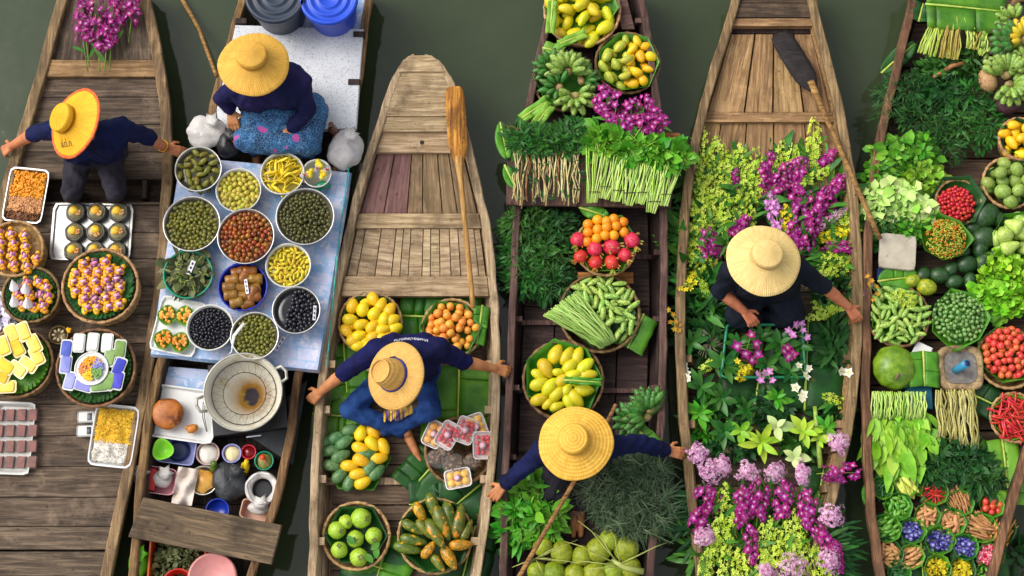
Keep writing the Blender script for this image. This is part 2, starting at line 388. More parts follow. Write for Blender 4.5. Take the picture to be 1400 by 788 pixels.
boat3 = Boat('pale tan wooden boat with round bow holding fruit baskets and a seller in blue jeans',
  [(572, 75), (556, 79), (543, 92), (536, 112), (520, 160), (502, 210), (484, 270), (466, 350), (454, 410), (442, 480), (432, 560), (427, 650), (424, 790), (423, 840)],
  [(573, 75), (592, 78), (610, 90), (620, 112), (634, 165), (648, 220), (664, 285), (674, 350), (680, 420), (682, 500), (680, 580), (674, 660), (662, 740), (655, 790), (648, 840)], .345, .13, WD3, WD3, .045)
B = boat3
def rowpoly(B, py0, py1, z, mat, ins, name, th=.03, crown=0.0, n=10, label=None):
    v = []; yy = [P(700, py0+(py1-py0)*k/n, z).y for k in range(n+1)]; rg = []
    for k, y in enumerate(yy):
        a, b = B.L(y)+ins, B.R(y)-ins
        if b-a < .03: m_ = (a+b)/2; a, b = m_-.015, m_+.015
        zz = z+crown*(1-k/n)
        rg.append([Vector((a, y, zz-th)), Vector((b, y, zz-th)), Vector((b, y, zz-.003)), Vector((b-.005, y, zz)), Vector((a+.005, y, zz)), Vector((a, y, zz-.003))])
    c = Vector(((B.L(yy[n//2])+B.R(yy[n//2]))/2, (yy[0]+yy[-1])/2, z))
    ob = MB().rings([[q-c for q in r] for r in rg]).obj(name, mat, B.root, False, c-B.o)
    if label: ob['label'] = label
    return ob
rowpoly(B, 76, 98, .368, WD3X, .006, 'bow_cap', .05)
rowpoly(B, 98, 159, .355, WD3X, .022, 'bow_deck', .04)
rowpoly(B, 160, 180, .345, WD3X, .03, 'bow_beam', .06)
rowpoly(B, 181, 209, .318, WD3X, .05, 'bow_plank', .04)
B.cols(210, 292, .285, [WD3P, WD3P, WD3G, WD3G, WD3G, WD3G], [0, .20, .40, .53, .70, .83, 1.0], .06)
B.row(292, 312, .305, WD3X, .05, 0, 'cross_beam', .05)
B.cols(312, 378, .285, [WD3], [0, .07, .20, .32, .38, .44, .54, .60, .67, .75, .82, .88, .95, 1.0], .06, .005)
B.row(378, 405, .315, WD3X, .05, 0, 'thwart', .05, 'tan seat plank behind the fruit baskets')
p = P(577, 195, .319); MB().lathe([(.016, 0), (.016, .002), (.001, .002)], 10).obj('drain_hole', DARK, B.root, False, p-B.o)
for k in range(9):
    p = P(548+k*7.2, 96+rnd(-4, 5), .3565); MB().lathe([(.005, 0), (.005, .0015), (.001, .0015)], 6).obj('nail_hole', DARK, B.root, False, p-B.o)
for a, b in ((408, 440), (440, 475), (475, 508), (508, 540), (540, 575), (575, 607), (607, 635), (636, 662), (663, 690), (692, 712), (713, 745), (745, 780), (780, 835)): B.row(a, b, .165, WD3D, .11)
B.ribs([498, 560, 655, 740], .17, WD3, .05, .33)

boat4 = Boat('dark brown boat at centre with vegetables between dark ribs and a paddling seller',
  [(760, -30), (754, 0), (736, 70), (722, 140), (710, 230), (702, 320), (698, 420), (693, 530), (688, 640), (685, 790), (684, 840)],
  [(876, -30), (881, 0), (892, 70), (902, 150), (909, 250), (911, 360), (910, 470), (905, 600), (898, 700), (892, 790), (890, 840)], .345, .12, WD4, WD4R, .04)
B = boat4
for f0, f1 in ((-30, 200), (200, 420), (420, 620), (620, 840)): B.cols(f0, f1-1, .15, [WD4], [0, .25, .5, .75, 1.0], .09, .01)
B.ribs([28, 345, 436, 530, 625], .155, WD4R, .035, .31)
B.plank([(850, -30), (868, 40), (850, 40), (832, -30)], .3, WD4R, 'side_board', .02)
board4 = thing('plank', 'thick orange brown board laid across the boat under the bundled herbs', 'plank', P(810, 240, .37))
B.plank([(690, 172), (930, 182), (930, 203), (690, 196)], .425, WD4O, 'board', .03, None, False, board4)
B.plank([(694, 196), (925, 204), (917, 284), (692, 280)], .422, WD4R, 'board', .03, None, False, board4)
B.plank([(790, 372, .27), (866, 372, .27), (866, 388, .27), (790, 388, .27)], .27, WD4O, 'support_board', .02)

boat5 = Boat('mid brown wooden boat filled with orchids around a seller in black',
  [(1006, -30), (1002, 0), (984, 60), (966, 115), (950, 175), (938, 240), (928, 340), (925, 450), (929, 560), (937, 650), (948, 740), (955, 790), (960, 840)],
  [(1110, -30), (1113, 0), (1129, 60), (1145, 120), (1158, 180), (1170, 260), (1177, 350), (1178, 440), (1172, 530), (1160, 610), (1142, 680), (1122, 745), (1112, 790), (1106, 840)], .345, .12, WD5, WD5R, .055)
B = boat5
B.row(-30, 4, .33, WD5D, .03, 0, 'bow_board'); B.row(4, 24, .335, WD5D, .04, .004, 'bow_board'); B.row(25, 36, .325, WD5, .05, .004, 'cross_beam', .06)
B.row(37, 46, .26, WD4, .05, 0, 'cross_beam', .04)
B.cols(47, 154, .27, [WD5, WD5, WD5, WD5], [0.0, .30, .53, .78, 1.0], .06, .012)
B.row(154, 167, .285, WD5, .055, 0, 'cross_beam', .05)
B.cols(168, 260, .25, [WD5], [0, .13, .33, .54, .78, 1.0], .06, .008)
for a, b in ((260, 330), (330, 400), (400, 470), (470, 540), (540, 610), (610, 680), (680, 760), (760, 835)): B.row(a, b, .16, WD5D, .09)
B.ribs([490, 580, 612, 668], .165, WD5R, .05, .33)

boat6 = Boat('reddish brown boat at far right crowded with vegetables and leaf bowls',
  [(1252, -30), (1245, 0), (1226, 80), (1208, 150), (1193, 230), (1184, 320), (1180, 420), (1179, 540), (1183, 650), (1192, 740), (1200, 790), (1206, 840)],
  [(1500, -30), (1500, 0), (1490, 200), (1470, 400), (1440, 520), (1412, 610), (1396, 660), (1380, 715), (1366, 770), (1358, 800), (1350, 840)], .335, .12, WD4, WD6R, .05)
B = boat6
for a in range(-30, 840, 62): B.row(a, min(a+60, 838), .17, WD5D, .09)
# ---------------------------------------------------------------- people: one continuous body each (capsules fused by a voxel remesh), clothes over it
SKIN = M('skin', C(176, 108, 66), C(196, 128, 82), 18, .5, var=.05, bump=.1, bs=150, bd=.001, sss=.0)
NAVY = M('navy_cotton', C(10, 17, 50), C(15, 25, 70), 7, .8, var=.04, bump=.5, bs=14, bd=.02, spec=.2)
NAVY2 = M('navy_purple_cotton', C(17, 19, 62), C(40, 30, 76), 4, .8, var=.02, bump=.5, bs=14, bd=.02, spec=.2)
BLACKC = M('black_cotton', C(12, 15, 28), C(20, 24, 40), 7, .8, var=.04, bump=.5, bs=14, bd=.02, spec=.2)
GREYT = M('dark_grey_trousers', C(40, 38, 46), C(54, 50, 58), 9, .85, var=.03, bump=.5, bs=16, bd=.015, spec=.2)
JEANS = M('blue_denim', C(18, 40, 92), C(34, 64, 124), 9, .85, var=.03, bump=.5, bs=20, bd=.012, spec=.2)
HAIR = M('black_hair', C(16, 13, 12), C(28, 22, 20), 30, .5)
EYEW = M('eye_white', C(225, 220, 210)); EYED = M('dark_iris', C(24, 16, 12), rough=.2)
def batik():
    m, nt, b = nodes('blue_batik_cloth'); vec, rd, ob = coords(nt, (1, 1, 1), False)
    v = N(nt, 'ShaderNodeTexVoronoi', Scale=52.0, feature='DISTANCE_TO_EDGE'); nt.links.new(vec, v.inputs['Vector'])
    col = mixc(nt, mrange(nt, noise_(nt, vec, 9, 3), .4, .6), C(12, 44, 92), C(20, 80, 132))
    col = mixc(nt, mrange(nt, v.outputs['Distance'], .02, .10, .45, 0), col, C(120, 176, 206))
    col = mixc(nt, mrange(nt, noise_(nt, vec, 8.5, 1), .67, .70), col, C(170, 66, 140))
    nt.links.new(col, b.inputs['Base Color']); b.inputs['Roughness'].default_value = .8
    bp = N(nt, 'ShaderNodeBump', Strength=.5, Distance=.02); nt.links.new(noise_(nt, vec, 13, 3), bp.inputs['Height']); nt.links.new(bp.outputs[0], b.inputs['Normal'])
    return m
BATIK = batik()
BLOBS = []
def capsule(mb, a, b, ra, rb, n=12):
    a, b = Vector(a), Vector(b); d = (b-a); L = d.length
    if L < 1e-5: mb.ell(a, ra, n, 8); return
    q = d.to_track_quat('Z', 'Y').to_matrix(); prof = []
    for k in range(5): t = -pi/2+pi/2*k/4; prof.append((max(1e-5, ra*math.cos(t)), ra*math.sin(t)))
    for k in range(5): t = pi/2*k/4; prof.append((max(1e-5, rb*math.cos(t)), L+rb*math.sin(t)))
    mb.lathe(prof, n, a, M_=q)
def blob(name, mb, mat, parent, voxel=.006, smooth=4, wr=0, origin=(0, 0, 0)):
    me = mb.mesh(name, mat); o = bpy.data.objects.new(name, me); link(o, name, parent)
    r = o.modifiers.new('remesh', 'REMESH'); r.mode = 'VOXEL'; r.voxel_size = voxel; r.use_smooth_shade = True
    if smooth: s_ = o.modifiers.new('smooth', 'SMOOTH'); s_.factor = .5; s_.iterations = smooth
    BLOBS.append((o, wr)); return o
def bake_blobs():
    dg = bpy.context.evaluated_depsgraph_get(); out = []
    for o, wr in BLOBS:
        me = bpy.data.meshes.new_from_object(o.evaluated_get(dg)); out.append((o, me, wr))
    for o, me, wr in out:
        o.modifiers.clear(); me.name = o.name
        if wr:
            co = np.zeros(len(me.vertices)*3); me.vertices.foreach_get('co', co); no = np.zeros(len(me.vertices)*3); me.vertices.foreach_get('normal', no)
            co = co.reshape(-1, 3); no = no.reshape(-1, 3)
            ph = co @ np.array([9., 13., 17.]); 
            d = np.sin(ph*2.1+3*np.sin(co[:, 0]*19+co[:, 2]*7))*.4+np.sin(co[:, 1]*41+4*np.sin(co[:, 0]*23)+co[:, 2]*31)*.35+np.sin(co[:, 0]*57-co[:, 2]*43+3*np.sin(co[:, 1]*31))*.25
            co += no*(d*wr)[:, None]; me.vertices.foreach_set('co', co.ravel())
        me.polygons.foreach_set('use_smooth', [True]*len(me.polygons)); me.update()
        o.data = me
    BLOBS.clear()
def hand(mb, wrist, d, nrm, side, curl=.5, spread=.08, sc_=1.0):
    """palm, four fingers and a thumb; d = pointing direction, nrm = back of the hand, side = +1 when the thumb lies towards nrm x d"""
    w = Vector(wrist); d = Vector(d).normalized(); n = Vector(nrm); n = (n-d*n.dot(d)).normalized(); s = n.cross(d).normalized()*side
    k = sc_
    kn = []
    for i, off in enumerate((.030, .010, -.010, -.029)):
        p = w+d*(.088-.004*abs(i-1))*k+s*off*k; kn.append(p); capsule(mb, w+s*off*.55*k+d*.01*k, p, .0165*k, .0125*k, 8)
    for i, (p, L) in enumerate(zip(kn, (.072, .080, .074, .058))):
        a = (i-1.5)*-spread; dd = (d*math.cos(a)+s*math.sin(a)).normalized(); q = p; c = 0
        for f, r0, r1 in ((.45, .0105, .0095), (.32, .0095, .0085), (.23, .0085, .0075)):
            c += curl*(.8+.15*i); e = dd*math.cos(c)-n*math.sin(c); z = q+e*L*f*k; capsule(mb, q, z, r0*k, r1*k, 8); q = z
    t0 = w+d*.022*k+s*.026*k-n*.004*k; t1 = t0+(d*.55+s*.8-n*.25).normalized()*.042*k; t2 = t1+(d*.85+s*.3-n*.45).normalized()*.034*k
    capsule(mb, t0, t1, .0145*k, .0115*k, 8); capsule(mb, t1, t2, .0115*k, .009*k, 8)
def headbits(mb, hc, up, fwd):
    up = Vector(up).normalized(); f = Vector(fwd); f = (f-up*f.dot(up)).normalized(); s = f.cross(up)
    R_ = Matrix((s, f, up)).transposed()
    mb.ell(hc, (.075, .092, .115), 16, 12, R_)
    mb.ell(hc+f*.035-up*.055, (.052, .058, .055), 12, 8, R_)        # jaw
    capsule(mb, hc+f*.088+up*.012, hc+f*.106-up*.022, .009, .015, 8)  # nose
    for q in (-1, 1):
        mb.ell(hc+s*q*.077-f*.005-up*.01, (.012, .022, .033), 8, 6, R_)
        capsule(mb, hc+f*.084+s*q*.014+up*.026, hc+f*.076+s*q*.046+up*.024, .008, .006, 8)   # brow
    capsule(mb, hc+f*.088-s*.018-up*.058, hc+f*.088+s*.018-up*.058, .008, .008, 8)         # lips
    return R_, f, s, up
def person(name_label, J, top, low, hatfn, sleeve='short', lowkind='trousers', skirt=None, wr=.007, fatness=1.0, tf=1.0):
    o = J['base']; rt = thing('person', name_label, 'person', o); V = lambda k: Vector(J[k])-Vector(o)
    body = MB(); sh = MB(); F = fatness
    hip, chest, neck, head = V('hip'), V('chest'), V('neck'), V('head')
    sL, sR = V('sL'), V('sR')
    up = (head-neck).normalized(); up = Vector(J.get('hup', up)); fwd = Vector(J.get('fwd', (0, -1, -.4)))
    R_, f, s, upn = headbits(body, head, up, fwd)
    capsule(body, neck, head-upn*.03, .056, .056)
    mid = hip.lerp(chest, .5)
    for mb, g in ((body, 0.0), (sh, .014)):
        ax = (sR-sL).normalized()*.085*F
        for q in (-1, 1):
            capsule(mb, hip+ax*q, mid+ax*q*.9, .125*F+g, .115*F+g); capsule(mb, mid+ax*q*.9, chest+ax*q*1.1, .115*F+g, .125*F+g)
        capsule(mb, chest, neck+(chest-neck)*.25, .115*F+g, .075+g); capsule(mb, sL, neck+(chest-neck)*.3, .066+g, .06+g); capsule(mb, sR, neck+(chest-neck)*.3, .066+g, .06+g)
        capsule(mb, sL, chest, .07+g, .10+g); capsule(mb, sR, chest, .07+g, .10+g)
    for sd, q in (('L', -1), ('R', 1)):
        S_, E, W = V('s'+sd), V('e'+sd), V('w'+sd)
        for k in (0, 1):
            mb = (body, sh)[k]; g = (0, .016)[k]
            capsule(mb, S_, E, .056+g, .044+g)
            if k == 0: capsule(mb, E, E.lerp(W, .45), .044, .042); capsule(mb, E.lerp(W, .4), W, .042, .028)
            elif sleeve == 'long': capsule(mb, E, E.lerp(W, J.get('cuff'+sd, .86)), .060, .052)
            else: capsule(mb, E, E.lerp(W, J.get('cuff'+sd, .15)), .060, .060)
        d = Vector(J.get('hd'+sd, (W-E))); hand(body, W, d, J.get('hn'+sd, (0, 0, 1)), J.get('th'+sd, q), J.get('curl'+sd, .45))
    tr = MB()
    for sd in ('L', 'R'):
        hj, K, A = hip+(sL if sd == 'L' else sR)*0+(sR-sL).normalized()*(-.09 if sd == 'L' else .09), V('k'+sd), V('a'+sd)
        capsule(body, hj, K, .082, .058); capsule(body, K, K.lerp(A, .4), .056, .056); capsule(body, K.lerp(A, .35), A, .054, .036)
        fd = Vector(J.get('f'+sd, (0, -1, 0))).normalized(); capsule(body, A-Vector((0, 0, .02)), A+fd*.15-Vector((0, 0, .045)), .036, .026); capsule(body, A+fd*.14-Vector((0, 0, .045)), A+fd*.2-Vector((0, 0, .05)), .026, .018)
        capsule(tr, hj, K, .100*tf, .076*tf); capsule(tr, K, K.lerp(A, .9), .076*tf, .058*tf)
    capsule(tr, hip-(sR-sL).normalized()*.1, hip+(sR-sL).normalized()*.1, .135, .135)
    if skirt: skirt(tr, V)
    blob('body', body, SKIN, rt, .0046, 2)
    blob('shirt', sh, top, rt, .009, 4, wr)
    blob(lowkind, tr, low, rt, .009, 4, wr)
    hb = MB(); hb.ell(head-f*.02+upn*.025, (.083, .088, .105), 14, 10, R_); hb.ell(head-f*.055-upn*.05, (.066, .045, .07), 12, 8, R_); hb.obj('hair', HAIR, rt)
    for q in (-1, 1):
        e = MB(); e.ell(head+f*.079+s*q*.031+upn*.008, (.013, .009, .008), 8, 6, R_); eo = e.obj('eye', EYEW, rt)
        e = MB(); e.ell(head+f*.087+s*q*.031+upn*.008, (.005, .003, .005), 8, 6, R_); e.obj('iris', EYED, eo)
    hatfn(rt, Vector(J['hat'])-Vector(o), Vector(J['hatup']))
    return rt
def strawmat(name, c1, c2, ribs=70, rings=0, edge=None):
    m, nt, b = nodes(name); tc = N(nt, 'ShaderNodeTexCoord'); sp = N(nt, 'ShaderNodeSeparateXYZ'); nt.links.new(tc.outputs['Object'], sp.inputs[0])
    ang = math_(nt, 'ARCTAN2', sp.outputs[1], sp.outputs[0]); rad = math_(nt, 'SQRT', math_(nt, 'ADD', math_(nt, 'POWER', sp.outputs[0], 2.0), math_(nt, 'POWER', sp.outputs[1], 2.0)))
    cb = N(nt, 'ShaderNodeCombineXYZ'); nt.links.new(math_(nt, 'MULTIPLY', ang, 9.0), cb.inputs[0]); nt.links.new(math_(nt, 'MULTIPLY', rad, 4.0), cb.inputs[1]); nt.links.new(math_(nt, 'MULTIPLY', sp.outputs[2], 4.0), cb.inputs[2])
    g = noise_(nt, cb.outputs[0], 2.6, 5, .7)
    wv = math_(nt, 'SINE', math_(nt, 'MULTIPLY', ang, float(ribs)))
    rg = math_(nt, 'SINE', math_(nt, 'MULTIPLY', rad, float(rings or 420)))
    col = mixc(nt, mrange(nt, g, .35, .65), c1, c2)
    col = mixc(nt, mrange(nt, wv, .2, 1.0, 0, .22 if not rings else .05), col, tuple(x*.62 for x in c1[:3])+(1,))
    col = mixc(nt, mrange(nt, rg, .3, 1.0, 0, .12 if not rings else .3), col, tuple(x*.6 for x in c1[:3])+(1,))
    st = noise_(nt, tc.outputs['Object'], 9, 4); col = mixc(nt, mrange(nt, st, .55, .75, 0, .35), col, tuple(x*.7 for x in c1[:3])+(1,))
    h = math_(nt, 'ADD', math_(nt, 'ADD', math_(nt, 'MULTIPLY', wv, .6 if not rings else .15), math_(nt, 'MULTIPLY', rg, .25 if not rings else .6)), g)
    bp = N(nt, 'ShaderNodeBump', Strength=.5, Distance=.003); nt.links.new(h, bp.inputs['Height']); nt.links.new(bp.outputs[0], b.inputs['Normal'])
    nt.links.new(col, b.inputs['Base Color']); b.inputs['Roughness'].default_value = .62; b.inputs['Specular IOR Level'].default_value = .3
    return m
BAND = M('blue_ribbon', C(24, 40, 110), C(34, 56, 130), 9, .7)
ORG = M('orange_binding', C(196, 92, 20), C(224, 120, 36), 30, .6)
INK = M('dark_purple_ink', C(52, 30, 40), rough=.6)
def ngob(mat, R=.235, text=None, edge=None, crown_r=.098, brim_h=.078, crown_h=.05, label=None):
    def fn(rt, c, up):
        q = up.normalized().to_track_quat('Z', 'Y'); rot = q.to_euler()
        wb = lambda a, k, i: 1+.012*math.sin(3*a+1)+.006*math.sin(7*a)
        h = MB(); pr = [(R, -.004), (R*.985, .004), (R*.9, .012), (R*.72, brim_h*.42), (R*.5, brim_h*.8), (R*.37, brim_h*1.12)]
        h.lathe(pr+[(R*.36, brim_h*1.05), (R*.5, brim_h*.72), (R*.9, .004), (R, -.004)], 64, wob=wb)
        ho = h.obj('hat', mat, rt, True, c, rot)
        cr = MB(); b = brim_h
        cr.lathe([(R*.34, b*1.0), (R*.30, b*1.15), (crown_r*.93, b*1.2), (crown_r*1.02, b*1.3), (crown_r, b*1.35+crown_h*.35), (crown_r*.97, b*1.35+crown_h*.62), (crown_r*.86, b*1.35+crown_h*.72), (crown_r*.42, b*1.35+crown_h*.80), (crown_r*.36, b*1.35+crown_h*.86), (.001, b*1.35+crown_h*.9)], 48, wob=lambda a, k, i: 1+.012*math.sin(2*a))
        cr.obj('crown', mat, ho)
        if edge:
            e = MB(); pth = [(R*math.cos(2*pi*i/48)*wb(2*pi*i/48, 0, 0)*.985, R*math.sin(2*pi*i/48)*wb(2*pi*i/48, 0, 0)*.985, .001) for i in range(48)]
            rg = []
            for i in range(49):
                a = 2*pi*i/48; rr = R*wb(a, 0, 0)*.985; rg.append([(math.cos(a)*(rr+.013*math.cos(t)), math.sin(a)*(rr+.013*math.cos(t)), .003+.008*math.sin(t)) for t in (0, pi/3, 2*pi/3, pi, 4*pi/3, 5*pi/3)])
            e.rings(rg, cap=False).obj('brim_binding', edge, ho)
        if text: text(ho, R, brim_h)
        return ho
    return fn
def textmesh(body, size, mat, name, ext=.0006):
    cu = bpy.data.curves.new('t', 'FONT'); cu.body = body; cu.size = size; cu.align_x = 'CENTER'; cu.align_y = 'CENTER'; cu.extrude = ext; cu.resolution_u = 3
    o = bpy.data.objects.new('t', cu); COL.objects.link(o); dg = bpy.context.evaluated_depsgraph_get()
    me = bpy.data.meshes.new_from_object(o.evaluated_get(dg)); bpy.data.objects.remove(o); me.materials.clear(); me.materials.append(mat); me.name = name
    return me
def hat1_text(ho, R, bh):
    me = textmesh('อ่.ต่.ก.', .052, INK, 'lettering')
    Ri = ho.rotation_euler.to_matrix().inverted()
    d = Ri @ Vector((-.15, -1, 0)); d.z = 0; d.normalize(); x = Vector((-d.y, d.x, 0)); 
    a = math.atan2(x.y, x.x)
    co = np.zeros(len(me.vertices)*3); me.vertices.foreach_get('co', co); co = co.reshape(-1, 3)
    ctr = d*R*.66; out = []
    for v in co:
        p = ctr+x*v[0]-d*v[1]; r = p.length/R
        z = np.interp(r, [.37, .5, .72, .9, .985], [bh*1.12, bh*.8, bh*.42, .012, .004]); out.append((p.x, p.y, z+.0025+v[2]))
    me.vertices.foreach_set('co', np.array(out).ravel()); me.update()
    inst(me, 'lettering', (0, 0, 0), parent=ho)
HATS = [strawmat('golden_straw', C(222, 160, 24), C(244, 192, 46), 80), strawmat('warm_straw', C(206, 150, 52), C(236, 186, 84), 100),
        strawmat('woven_straw', C(196, 146, 70), C(224, 180, 100), 40, 620), strawmat('coarse_golden_straw', C(208, 152, 44), C(240, 192, 84), 60, 300), strawmat('pale_cream_straw', C(220, 182, 108), C(244, 216, 146), 110)]
pp = lambda x, y, z: P(x, y, z)
# seller of sweets, far left
J = dict(base=P(128, 214, .30), hip=pp(128, 205, .44), chest=pp(127, 192, .72), neck=pp(122, 180, .90), head=pp(110, 174, 1.01), hup=(-.45, -.05, .85), fwd=(.3, -1, -.3),
 sL=pp(84, 176, .82), sR=pp(166, 176, .82), eL=pp(50, 181, .62), wL=pp(16, 200, .41), eR=pp(200, 187, .62), wR=pp(228, 203, .44), cuffL=.12, cuffR=.12,
 hdL=(-.8, -.25, -.55), hdR=(.9, -.15, -.35), curlL=.55, curlR=.35, kL=pp(98, 262, .43), kR=pp(158, 262, .43), aL=pp(100, 268, .16), aR=pp(156, 268, .16), hat=pp(104, 169, 1.075), hatup=(-.60, .06, .80))
p1W, p1E = Vector(J['wR'])-Vector(J['base']), Vector(J['eR'])-Vector(J['base'])
p1 = person('person in navy shirt with golden orange-edged hat sitting between both gunwales of far left boat', J, NAVY, GREYT, ngob(HATS[0], .232, hat1_text, ORG), wr=.009)
# seller of pickles
def skirt2(tr, V):
    for a, b in (('kL', 'kR'),): capsule(tr, V(a), V(b), .10, .10)
    capsule(tr, V('kL').lerp(V('hip'), .5), V('kR').lerp(V('hip'), .5), .12, .12)
    capsule(tr, V('kR'), V('kR')+Vector((.02, .22, -.02)), .11, .13); capsule(tr, V('kL')+Vector((0, 0, -.02)), V('kR')+Vector((0, 0, -.1)), .09, .1)
J = dict(base=P(375, 165, .42), hip=pp(372, 128, .60), chest=pp(368, 118, .86), neck=pp(362, 108, 1.02), head=pp(352, 98, 1.12), hup=(-.1, -.3, .9), fwd=(-.1, -1, -.7),
 sL=pp(325, 118, .93), sR=pp(410, 112, .93), eL=pp(303, 133, .74), wL=pp(316, 152, .66), eR=pp(420, 152, .76), wR=pp(396, 178, .66), cuffL=.75, cuffR=.82,
 hdL=(.15, -1, -.3), hdR=(-.45, -.8, -.3), kL=pp(338, 190, .56), kR=pp(418, 192, .58), aL=pp(350, 205, .28), aR=pp(405, 208, .28), thL=1, thR=-1, hat=pp(347, 88, 1.185), hatup=(.03, .14, .95))
person('person in purplish navy blouse and blue batik skirt sitting behind the bowls of pickles', J, NAVY2, BATIK, ngob(HATS[1], .232), 'long', 'skirt', skirt2, .008, 1.2)
# fruit seller in jeans
def hat3(rt, c, up):
    rot = up.normalized().to_track_quat('Z', 'Y').to_euler(); R = .215
    wb = lambda a, k, i: 1+.02*math.sin(2*a+.7)
    h = MB(); h.lathe([(R*1.02, -.006), (R, .004), (R*.85, .012), (R*.62, .022), (R*.50, .030), (R*.47, .028), (R*.62, .014), (R, -.006)], 56, wob=wb)
    ho = h.obj('hat', HATS[2], rt, True, c, rot)
    cr = MB(); cr.lathe([(R*.50, .024), (R*.47, .06), (R*.42, .12), (R*.37, .155), (R*.33, .168), (R*.27, .160), (R*.2, .150), (.001, .148)], 40, wob=lambda a, k, i: 1+.03*math.sin(2*a)); cr.obj('crown', HATS[2], ho)
    bd = MB(); bd.lathe([(R*.515, .028), (R*.505, .046), (R*.47, .046)], 40); bd.obj('hat_band', BAND, ho)
    cu = MB(); cu.tube([(.33*R*math.cos(2*pi*i/24), .33*R*math.sin(2*pi*i/24), .169) for i in range(25)], .006, 6); cu.obj('crown_ridge', HATS[2], ho)
    return ho
J = dict(base=P(550, 535, .18), hip=pp(556, 505, .32), chest=pp(558, 483, .67), neck=pp(552, 490, .82), head=pp(545, 506, .93), hup=(-.25, -.35, .9), fwd=(-.1, -1, -.7),
 sL=pp(514, 480, .74), sR=pp(600, 478, .74), eL=pp(474, 507, .56), wL=pp(438, 536, .42), eR=pp(632, 494, .58), wR=pp(676, 504, .44), cuffL=.1, cuffR=.05,
 hdL=(-.7, -.5, -.45), hdR=(.9, -.15, -.4), curlL=.6, curlR=.55, kL=pp(478, 560, .36), kR=pp(590, 562, .36), aL=pp(556, 592, .24), aR=pp(522, 590, .24), fL=(.5, -1, 0), fR=(-.9, -.2, 0), hat=pp(541, 514, 1.0), hatup=(-.52, .04, .85))
p3 = person('person in navy top and blue jeans sitting cross-legged in pale boat under tall-crowned straw hat', J, NAVY, JEANS, hat3, tf=.9, wr=.006)
STRIPE = M('yellow_purple_stripe', C(214, 170, 40), C(84, 58, 110), 3, .8, (.47, .53), stretch=(30, 1, 1), bump=0)
sb = MB(); o3 = Vector(p3.location)
rg = []
for k in range(7):
    y = k/6; c = P(548-2*k, 556+3.2*k, .44-.012*k)-o3; hw = .10-.02*abs(k-2)*.5
    rg.append([c+Vector((hw*u, .01*math.sin(u*9+k), .02*math.cos(u*2.4)+.006*math.sin(u*17))) for u in np.linspace(-1, 1, 15)])
sb.rings(rg, close=False).obj('sash', STRIPE, p3)
# vegetable seller paddling the dark boat
J = dict(base=P(790, 640, .18), hip=pp(788, 628, .34), chest=pp(787, 620, .62), neck=pp(786, 612, .80), head=pp(786, 612, .92), hup=(0, -.25, .9), fwd=(0, -1, -.6),
 sL=pp(742, 618, .74), sR=pp(834, 610, .74), eL=pp(716, 640, .58), wL=pp(688, 664, .44), eR=pp(876, 606, .62), wR=pp(912, 617, .44), cuffL=.86, cuffR=.88,
 hdL=(-.55, -.6, -.4), hdR=(.95, -.1, -.25), curlL=.3, curlR=.35, kL=pp(750, 672, .32), kR=pp(822, 672, .32), aL=pp(784, 690, .22), aR=pp(794, 690, .22), hat=pp(787, 606, .985), hatup=(-.16, .10, .95))
person('person in navy long sleeves under golden straw hat in the dark vegetable boat', J, NAVY, GREYT, ngob(HATS[3], .238), 'long', 'trousers', None, .008)
# orchid seller
J = dict(base=P(1045, 395, .18), hip=pp(1046, 392, .36), chest=pp(1046, 378, .64), neck=pp(1045, 367, .82), head=pp(1044, 362, .93), hup=(0, -.2, .95), fwd=(0, -1, -.6),
 sL=pp(1000, 372, .76), sR=pp(1092, 368, .76), eL=pp(984, 398, .60), wL=pp(1018, 426, .52), eR=pp(1126, 392, .60), wR=pp(1160, 420, .46), cuffL=.02, cuffR=.02,
 hdL=(.6, -.7, -.2), hdR=(.6, -.7, -.3), curlL=.6, curlR=.45, kL=pp(1012, 430, .32), kR=pp(1080, 430, .32), aL=pp(1040, 436, .22), aR=pp(1054, 436, .22), thL=1, hat=pp(1044, 356, .995), hatup=(.07, .10, .96))
person('person in black top under pale cream hat sitting among the orchids', J, BLACKC, BLACKC, ngob(HATS[4], .242), 'short', 'trousers', None, .007, 1.08, 1.4)
bake_blobs()
GOLD = M('gold_metal', C(214, 160, 60), rough=.25, metal=1)
bw = p1W.lerp(p1E, .16); bq = (p1W-p1E).normalized().to_track_quat('Z', 'Y').to_matrix(); rg = []
for i in range(25): a = 2*pi*i/24; rg.append([bw+bq @ Vector((math.cos(a)*(.040+.006*math.cos(t)), math.sin(a)*(.040+.006*math.cos(t)), .011*math.sin(t))) for t in (0, pi/3, 2*pi/3, pi, 4*pi/3, 5*pi/3)])
MB().rings(rg, cap=False).obj('bracelet', GOLD, p1)
# writing across the back of the fruit seller's top
WHT = M('white_print', C(225, 225, 235), rough=.7)
# ---------------------------------------------------------------- shared makers for the goods
def weavemat(name, c1, c2):
    return M(name, c1, c2, 30, .7, (.35, .65), var=.06, bump=.4, bs=120, bd=.003, spots=(tuple(x*.5 for x in c1[:3])+(1,), 40, .6))
WEAVE = weavemat('tan_wicker', C(140, 104, 62), C(188, 152, 100)); WEAVED = weavemat('brown_wicker', C(92, 66, 38), C(140, 106, 62))
STEEL = M('brushed_steel', C(196, 194, 190), C(214, 212, 208), 20, .32, metal=.85, bump=.05)
WPLAST = M('white_plastic', C(214, 214, 210), C(226, 226, 224), 6, .35, bump=0, var=.02)
MILKY = M('milky_plastic', C(196, 196, 188), C(212, 212, 204), 6, .3, bump=0, var=.02)
CLEAR = M('clear_plastic', C(225, 228, 230), rough=.12, bump=0, var=0, alpha=.28)
BAGM = M('white_plastic_bag', C(206, 200, 196), C(222, 218, 214), 8, .35, bump=.5, bs=26, bd=.012, var=.02, alpha=.8)
